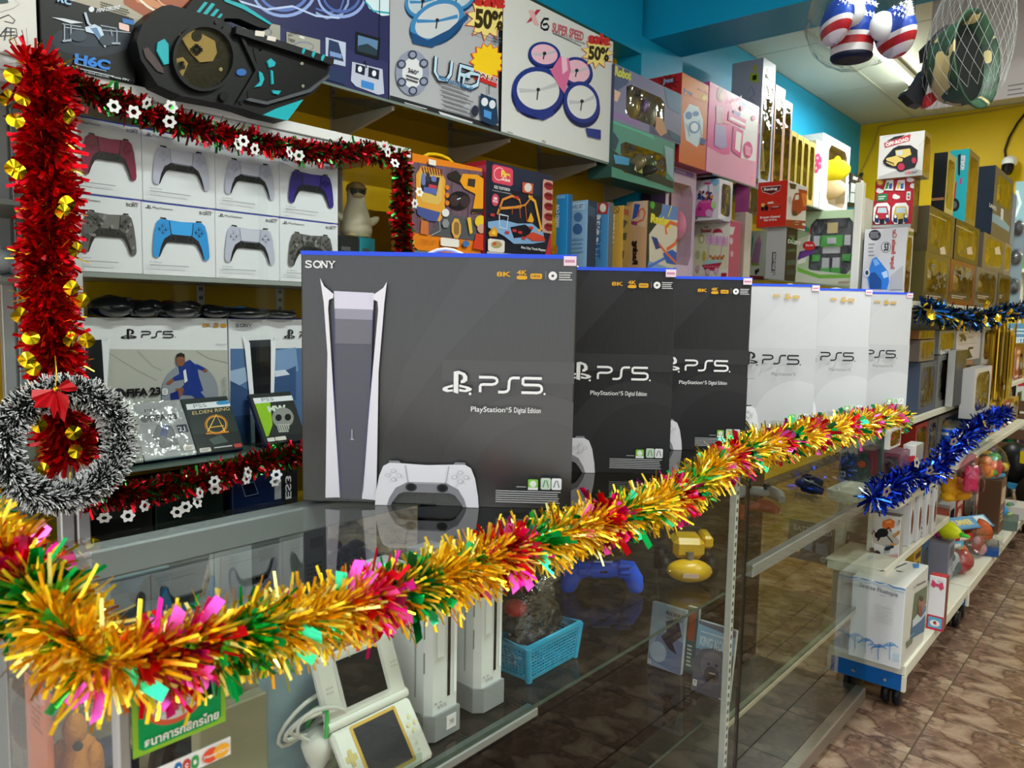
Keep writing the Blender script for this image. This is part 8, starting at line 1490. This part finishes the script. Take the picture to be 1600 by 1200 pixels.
# controllers and pads on the far counter shelf
for i, (px, py, c, lb) in enumerate(((1215, 790, '#8a8f92', 'grey game controller on the far counter shelf'), (1200, 815, '#8f2f2a', 'dull red game controller on the far counter shelf'), (1290, 775, '#3a3d40', 'dark game controller at the end of the far counter shelf'))):
    p = on_z(px, py, ZB_); t = thing('game_controller', lb, 'game controller', (p.x-.09, p.y+.05, ZB_), 30+40*i); cm_ = mat(c, .4); b = MB(); b.ball((0, 0, .022), (.055, .032, .016), cm_)
    for s in (-1, 1): b.tube([(s*.045, .0, .022), (s*.065, -.03, .018), (s*.07, -.06, .012)], [.022, .02, .012], cm_, 12)
    b.build('shell', t); b = MB()
    for s in (-1, 1): b.lathe([(.006, .03), (.006, .042), (.011, .044), (.011, .049), (0, .05)], BLACK, 12, Matrix.Translation((s*.025, -.012, 0)))
    b.build('thumb_stick', t)
k = Carton('carton', 'pale green carton lying low behind the front glass, close to the slotted standard', 'box', .16, .17, .14, (-.80, 1.37, .068), 0, ['#6f9a84', '#c9cfd0', '#4f8a72'], rough=.35); a = k.art('right'); a.r('#b9bfc4', .05, .1, .95, .75); k.done()
k = Carton('carton', 'dark blue flat carton under the payment stickers', 'box', .10, .13, .17, (-.79, .475, .42), 0, ['#1c2a6e', '#22307c', '#1c2a6e'], rough=.4); a = k.art('right'); a.r('#2f3f96', .08, .1, .92, .9); k.done(); k.o.location.z = .3375
# stickers on the front glass
XS_ = CX1+.0012
k = carton_x('sticker', 'green bank sticker with a rice emblem and white Thai lettering on the front glass', 'sticker', E1, 595, 1008, (595, 880), XS_, on_x(208, 780+1165/2.857, XS_).z, .001, ['#93c83e', '#93c83e'], 'stickers on the counter glass', ch=0, rough=.3)
a = k.art(); a.rr('#12a45c', .055, .07, .945, .95, .06); a.e('#e4674a', .45, .72, .33, .40, 36); a.e('#dedfe0', .45, .76, .285, .36, 36)
for i in range(4): a.l('#b9bcbd', [(.2, .52+i*.03), (.35, .55+i*.03), (.5, .50+i*.03), (.7, .56+i*.03)], .012)
for x in (.42, .45, .48, .51): a.l('#2f8f5a', [(x, .58), (x, .98)], .016)
a.p('#2f8f5a', [(.51, .75), (.6, .98), (.64, .96), (.55, .72)]); a.p('#2f8f5a', [(.42, .75), (.3, .98), (.26, .96), (.38, .72)])
a.t('#f2f5f2', '\u0e18\u0e19\u0e32\u0e04\u0e32\u0e23\u0e01\u0e2a\u0e34\u0e01\u0e23\u0e44\u0e17\u0e22', .10, .13, .90, .30, .03); k.done()
k = carton_x('sticker', 'white payment sticker with card logos below the green bank sticker', 'sticker', E1, 660, 1030, (1030, 1062), XS_, on_x(1030/2.857, 780+1140/2.857, XS_).z, .001, ['#ececec', '#ececec'], 'stickers on the counter glass', ch=0, rough=.3)
a = k.art()
for i, (c, ch_) in enumerate((('#2a6fb5', 'J'), ('#c2433f', 'C'), ('#3f9a54', 'B'))): a.rr(c, .3+i*.1, .12, .39+i*.1, .85, .25); a.t('#f2f2f2', ch_, .325+i*.1, .38, .365+i*.1, .62, .05)
a.e('#e0563a', .74, .5, .105, .40, 24); a.e('#efae3a', .87, .5, .105, .40, 24); a.t('#f4efe9', 'MasterCard', .65, .42, .96, .58, .02); k.done()
# hanging packs inside the near end pane
p = on_y(45, 1082, .30); q = on_y(82, 1120, .30)
k = Carton('carded_pack', 'orange card in a clear blister hanging in the near end of the counter', 'pack', .085, .003, .15, (q.x-.045, .30, q.z-.125), 0, ['#d9653a', '#c95a30'], 'packs hanging at the counter end'); a = k.art(); a.lines('#a84a2a', .25, .6, .7, .85, 5); a.p('#8a3a22', [(.4, .88), (.6, .86), (.55, .94), (.45, .94)]); k.done()
b = MB(); b.box((-.05, -.02, -.02), (.05, .004, .155), glass('#f4f8f8', 1.5, .03, .2, .05), .012); b.build('clear_blister', k.o); b = MB(); b.tube([(0, 0, .16), (0, 0, CZ-.02-k.o.location.z)], .001, BLACK, 4); b.build('hanging_wire', k.o)
p = on_y(126, 1165, .34); t = thing('plush_keyring', 'orange plush keyring with a black nose hanging in the near end of the counter', 'plush toy', p, 38); om = mat('#c9802c', .9, bump=.4, bscale=150); MB().ball((0, 0, -.03), (.026, .024, .045), om).build('body', t); MB().ball((-.004, -.004, .022), (.014, .014, .022), om).build('head', t); MB().ball((.010, -.021, .012), (.006, .005, .006), BLACK).build('nose', t)
for s in (-1, 1): MB().ball((s*.022, -.006, -.01), (.009, .009, .02), om).build('arm', t)
MB().tube([(-.004, -.004, .042), (-.004, -.004, CZ-.01-p.z)], .0012, BLACK, 5).build('cord', t)
# ------------------------------------------------------------------ tinsel, wreath
def polyline(pts, step):
    out = [pts[0]]
    # smooth with Catmull-Rom, then resample
    P = [pts[0]]+pts+[pts[-1]]; fine = []
    for i in range(1, len(P)-2):
        for q in range(12):
            u = q/12; a, b, c, d = P[i-1], P[i], P[i+1], P[i+2]
            fine.append(.5*((2*b)+(c-a)*u+(2*a-5*b+4*c-d)*u*u+(3*b-a-3*c+d)*u**3))
    fine.append(pts[-1]); acc = 0
    for a, b in zip(fine, fine[1:]):
        L = (b-a).length; acc += L
        while acc >= step: acc -= step; out.append(b-(b-a).normalized()*acc)
    return out
def strips(pts, n, radius, length, width, pick, seed=1, curl=.4, lay=.35):
    """n foil strips growing out of a line; pick(s, rng) gives (material, width factor, length factor)."""
    rg = random.Random(seed); path = polyline(pts, .004); N = len(path); b = MB(); groups = {}
    for i in range(n):
        k = min(N-2, max(1, int(rg.random()*(N-1)))); p = path[k]; t = (path[k+1]-path[k-1]).normalized(); a = t.orthogonal().normalized(); c = t.cross(a)
        w = rg.random()*6.283; rad = a*math.cos(w)+c*math.sin(w); d = (rad+t*rg.gauss(lay, .45)+Vector((rg.gauss(0, .18), rg.gauss(0, .18), rg.gauss(-.05, .18)))).normalized()
        m, wf, lf = pick(k/N, rg); L = length*lf*rg.uniform(.6, 1.1); s = d.cross(Vector((rg.gauss(0, 1), rg.gauss(0, 1), rg.gauss(0, 1)))).normalized()*(width*wf*.5)
        q0 = p+rad*radius*rg.uniform(0, .3); bend = Vector((rg.gauss(0, 1), rg.gauss(0, 1), rg.gauss(-.5, 1)))*L*curl*.35
        q1 = q0+d*L*.55+bend*.25; q2 = q0+d*L+bend; s2 = (s+bend.cross(d)*.12*rg.uniform(-1, 1)/max(L, 1e-4)*width).normalized()*s.length
        g = groups.setdefault(m, ([], [])); o = len(g[0]); g[0].extend((q0-s*.6, q0+s*.6, q1+s, q1-s, q2+s2*.9, q2-s2*.9)); g[1].extend(((o, o+1, o+2, o+3), (o+3, o+2, o+4, o+5)))
    for m, (vv, ff) in groups.items(): b.add(vv, ff, m)
    return b
def garland(label, pts, n, radius, length, width, pick, seed, corem, name='tinsel_garland', **k):
    o = pts[len(pts)//2]; t = thing(name, label, 'tinsel', o); b = MB(); b.tube(polyline(pts, .02), .0025, corem, 5); b.build('core_wire', t, -o)
    strips(pts, n, radius, length, width, pick, seed, **k).build('foil_strips', t, -o, kind='stuff'); t['_o'] = 1; del t['_o']
    return t, o
GOLD, GOLD2, GOLD3 = foil('#ffdc3c', .3), foil('#f4be24', .34), foil('#ffee8a', .3); GRN, GRN2 = foil('#10a850', .3), foil('#45e0a5', .3); PNK, PNK2, REDF = foil('#f0289a', .3), foil('#ff62d0', .35), foil('#e0182a', .3)
def pick_main(s, r):
    u = (s*13.0) % 1.0; x = r.random()
    if .38 < u < .60: col = (REDF if x < .22 else PNK if x < .40 else PNK2 if x < .46 else None)
    elif .62 <= u < .84: col = (GRN if x < .27 else GRN2 if x < .33 else None)
    else: col = (GRN2 if x < .008 else PNK2 if x < .014 else None)
    if col is None: return (r.choice((GOLD, GOLD, GOLD2, GOLD2, GOLD3)), 1.0, 1.0)
    return (col, r.choice((1.2, 1.4, 3.4)) if col not in (PNK2, GRN2) else 3.8, 1.05)
XT = CX1+.035
main = [on_y(x, y, CY0-.035) for x, y in ((-120, 760), (-60, 815), (0, 870), (60, 935), (115, 1000))]+[on_y(168, 1036, CY0-.02)]+[on_x(x, y, XT) for x, y in ((235, 1026), (340, 998), (450, 976), (560, 944), (700, 899), (830, 850), (950, 812), (1060, 772), (1130, 722), (1200, 695), (1300, 672), (1405, 652))]
garland('thick gold tinsel with pink and green patches along the counter edge', main, 20000, .006, .044, .0034, pick_main, 3, foil('#8a6a1a'))
RD, RD2, RD3 = foil('#e8182a', .35), foil('#b8101c', .35), foil('#ff5a68', .3)
pk_red = lambda s, r: ((RD, 1, 1) if (x := r.random()) < .42 else (RD2, 1, 1) if x < .62 else (RD3, 1.1, 1) if x < .78 else (GOLD, .35, 1.0))
col = [on_x(x, y, -1.885) for x, y in ((40, 100), (62, 112), (75, 160), (72, 240), (80, 330), (72, 420), (80, 500), (88, 580), (98, 660), (112, 722))]
t, o = garland('thick red tinsel column hanging down the cabinet corner posts', col, 6500, .012, .062, .0085, pk_red, 5, RD2, lay=0.0)
def leaf(parent, o, P, r, m, nm='gold_leaf', tilt=0.0, petals=0):
    b = MB(); n = 14; rg = random.Random(int(P.y*1e4)); a = rg.uniform(-.6, .6); e = rg.uniform(-.5, .5)
    M = Matrix.Translation(P-o) @ Matrix.Rotation(a, 4, 'Z') @ Matrix.Rotation(e, 4, 'Y')
    if petals:
        n = petals*6; ri = r*.36; ring = [(r*(.86+.14*math.cos(petals*2*math.pi*i/n))) for i in range(n)]
        vv = [M @ Vector((x_, q*math.cos(2*math.pi*i/n), q*math.sin(2*math.pi*i/n))) for x_ in (0, .0012) for i in range(n) for q in (ring[i],)]
        vi = [M @ Vector((x_, ri*math.cos(2*math.pi*i/n), ri*math.sin(2*math.pi*i/n))) for x_ in (0, .0012) for i in range(n)]
        V_ = vv+vi; F_ = []
        for i in range(n):
            j = (i+1) % n; F_ += [(n+i, n+j, 3*n+j, 3*n+i), (i, 2*n+i, 2*n+j, j), (i, j, n+j, n+i), (2*n+i, 3*n+i, 3*n+j, 2*n+j)]
        b.add(V_, F_, m)
    else:
        vv = [M @ Vector((.003*math.sin(3*w), r*math.cos(w)*(1-.25*abs(math.sin(w))), r*1.0*math.sin(w))) for w in [2*math.pi*i/n for i in range(n)]]; vb = [v-M.to_3x3() @ Vector((.0008, 0, 0)) for v in vv]
        b.add([M @ Vector((.006, 0, 0))]+vv, [(0, i+1, (i+1) % n+1) for i in range(n)], m); b.add([M @ Vector((.005, 0, 0))]+vb, [(0, (i+1) % n+1, i+1) for i in range(n)], m)
    return b.build(nm, parent)
for x, y in ((20, 118), (10, 152), (24, 188), (108, 182), (35, 155), (98, 330), (28, 268), (118, 390), (112, 450), (128, 470), (30, 492), (48, 528), (110, 530), (136, 532), (42, 562), (52, 575), (60, 664), (115, 676), (118, 705), (66, 735), (20, 262), (105, 318)): leaf(t, o, on_x(x, y, -1.815), .017, foil('#f2d022', .22))
GN = foil('#2f8f3a', .28); GN2 = foil('#8fdc8a', .25); DR = foil('#8f0f1c', .28)
pk_rg = lambda s, r: ((RD, 1, 1) if (x := r.random()) < .3 else (DR, 1, 1) if x < .62 else (GN, 1.1, 1) if x < .84 else (GN2, 1.2, .9) if x < .92 else (RD3, 1, 1))
WF = mat('#e4e4e2', .5)
def flowers(t, o, L, X):
    for x, y in L: leaf(t, o, on_x(x, y, X), .0165, WF, 'paper_flower', petals=6)
top = [on_x(x, y, -1.90) for x, y in ((95, 118), (140, 142), (190, 160), (260, 185), (340, 208), (420, 224), (500, 238), (560, 236), (612, 240))]
t, o = garland('thin red and green tinsel with white flowers along the cabinet top edge', top, 3600, .006, .036, .0062, pk_rg, 8, DR, lay=0.0); flowers(t, o, ((178, 166), (209, 175), (229, 161), (267, 167), (265, 190), (372, 226), (398, 233), (467, 243), (380, 220), (452, 238), (600, 228), (606, 238)), -1.865)
dn = [on_x(x, y, -1.90) for x, y in ((622, 240), (630, 280), (627, 330), (634, 398))]
t, o = garland('short red and green tinsel hanging down the open end of the cabinet', dn, 1500, .006, .036, .0062, pk_rg, 9, DR, lay=0.0); flowers(t, o, ((617, 255), (648, 318), (655, 300)), -1.865)
lw = [on_x(x, y, -1.90) for x, y in ((128, 780), (180, 772), (240, 765), (300, 752), (360, 735), (420, 718), (480, 708))]
t, o = garland('thin red and green tinsel with white flowers below the game cases', lw, 2600, .006, .038, .0062, pk_rg, 10, DR, lay=0.0); flowers(t, o, ((163, 809), (200, 806), (226, 790), (277, 800), (290, 792), (308, 785), (312, 770), (336, 764), (335, 752), (385, 748), (387, 738), (430, 752), (432, 742)), -1.865)
BL, BL2, SLV = foil('#1a3fc4', .25), foil('#0f1f7a', .28), foil('#d5d8e0', .22)
pk_bl = lambda s, r: ((BL, 1, 1) if (x := r.random()) < .5 else (BL2, 1, 1) if x < .9 else (SLV, 1, .9))
bp = [on_x(x, y, -.583) for x, y in ((1362, 778), (1395, 762), (1425, 744), (1458, 736), (1480, 708), (1502, 688), (1532, 664), (1572, 644))]
t, o = garland('royal blue tinsel with silver discs along the boxed toy car shelf', bp, 4200, .008, .045, .0062, pk_bl, 12, BL2, lay=0.0)
for x, y in ((1372, 790), (1385, 768), (1432, 723), (1452, 735), (1468, 712), (1472, 745), (1490, 690), (1512, 690), (1500, 680), (1538, 662), (1550, 668), (1430, 758), (1420, 765), (1463, 758)): leaf(t, o, on_x(x, y, -.535), .0165, SLV, 'silver_disc', petals=5)
pk_bg = lambda s, r: ((foil('#1f4f8f', .25), 1, 1) if (x := r.random()) < .45 else (foil('#152a4a', .28), 1, 1) if x < .75 else (foil('#3a3f2a', .3), 1, 1) if x < .88 else (GOLD, 1.1, .9))
bg = [on_x(x, y, -.672) for x, y in ((1440, 482), (1470, 490), (1505, 497), (1545, 494), (1605, 482))]
t, o = garland('blue and gold tinsel along the top island shelf edge', bg, 2400, .008, .05, .0075, pk_bg, 14, BL2, lay=0.0)
for x, y in ((1452, 485), (1455, 492), (1528, 496), (1542, 476), (1500, 508), (1540, 500), (1560, 497), (1578, 488), (1505, 512), (1590, 500)): leaf(t, o, on_x(x, y, -.622), .02, foil('#e9c52a', .22))
# wreath
wc_ = on_x(101, 694, -1.775); rw = abs(on_x(101, 611, -1.775).z-wc_.z)
t = thing('wreath', 'round snowy wreath with white tipped dark needles and a red bow', 'wreath', wc_); ring = [Vector((0, rw*math.cos(2*math.pi*i/60), rw*math.sin(2*math.pi*i/60))) for i in range(61)]
b = MB(); b.tube(ring[:-1], .018, mat('#1d2620', .8), 8, closed=True); b.build('core_ring', t)
rg = random.Random(21); dk, wt = mat('#0f1712', .7, spec=.1), mat('#f3f4f4', .7); bd, bw = ([], []), ([], [])
for i in range(9500):
    w = rg.random()*6.283; c = Vector((0, rw*math.cos(w), rw*math.sin(w))); e = Vector((0, math.cos(w), math.sin(w))); tt = Vector((0, -math.sin(w), math.cos(w)))
    ph = rg.random()*6.283; d = (e*math.cos(ph)+Vector((1, 0, 0))*math.sin(ph)+tt*rg.gauss(.35, .4)).normalized(); L = rg.uniform(.030, .044); s = d.cross(Vector((rg.gauss(0, 1), rg.gauss(0, 1), rg.gauss(0, 1)))).normalized()*.0013
    p0, p1, p2 = c+d*.012, c+d*L*(rg.uniform(.6, .8) if i % 5 < 3 else .97), c+d*L*(1 if i % 5 < 3 else .98)
    for (vv, ff), (a_, b_) in ((bd, (p0, p1)), (bw, (p1, p2))): o_ = len(vv); vv.extend((a_-s, a_+s, b_+s, b_-s)); ff.append((o_, o_+1, o_+2, o_+3))
b = MB(); b.add(bd[0], bd[1], dk); b.add(bw[0], bw[1], wt); b.build('needles', t, kind='stuff')
rb = mat('#c5161f', .45, 0, .2); pr_ = lambda x, y, dx=0.0: on_x(x, y, -1.72+dx)-wc_
b = MB()
def fan(pts, hub):
    for i in range(len(pts)-1):
        z = .008 if i % 2 else 0.0; a_, b_ = pr_(*pts[i], z), pr_(*pts[i+1], .008-z); h_ = pr_(*hub, .004); vv = [h_, a_, b_, h_-Vector((.002, 0, 0)), a_-Vector((.002, 0, 0)), b_-Vector((.002, 0, 0))]; b.add(vv, [(0, 1, 2), (3, 5, 4), (1, 4, 5, 2), (0, 3, 4, 1), (2, 5, 3, 0)], rb)
fan([(50, 609), (49, 622), (56, 628), (53, 637), (70, 637), (78, 636), (84, 654), (90, 640), (94, 652), (101, 660), (104, 645), (108, 632), (107, 618)], (87, 608)); fan([(95, 600), (106, 592), (111, 597), (120, 604), (121, 610), (106, 612)], (88, 608)); b.build('bow', t); MB().ball(pr_(87, 608, .006), .006, foil('#e0b02a', .3)).build('bow_knot', t)
b = MB(); b.tube([pr_(87, 606, .004), pr_(88, 580, -.0), pr_(86, 556, -.03)], .0014, foil('#e0b02a', .3), 5); b.build('cord', t)
bpy.data.scenes.remove(_tsc)
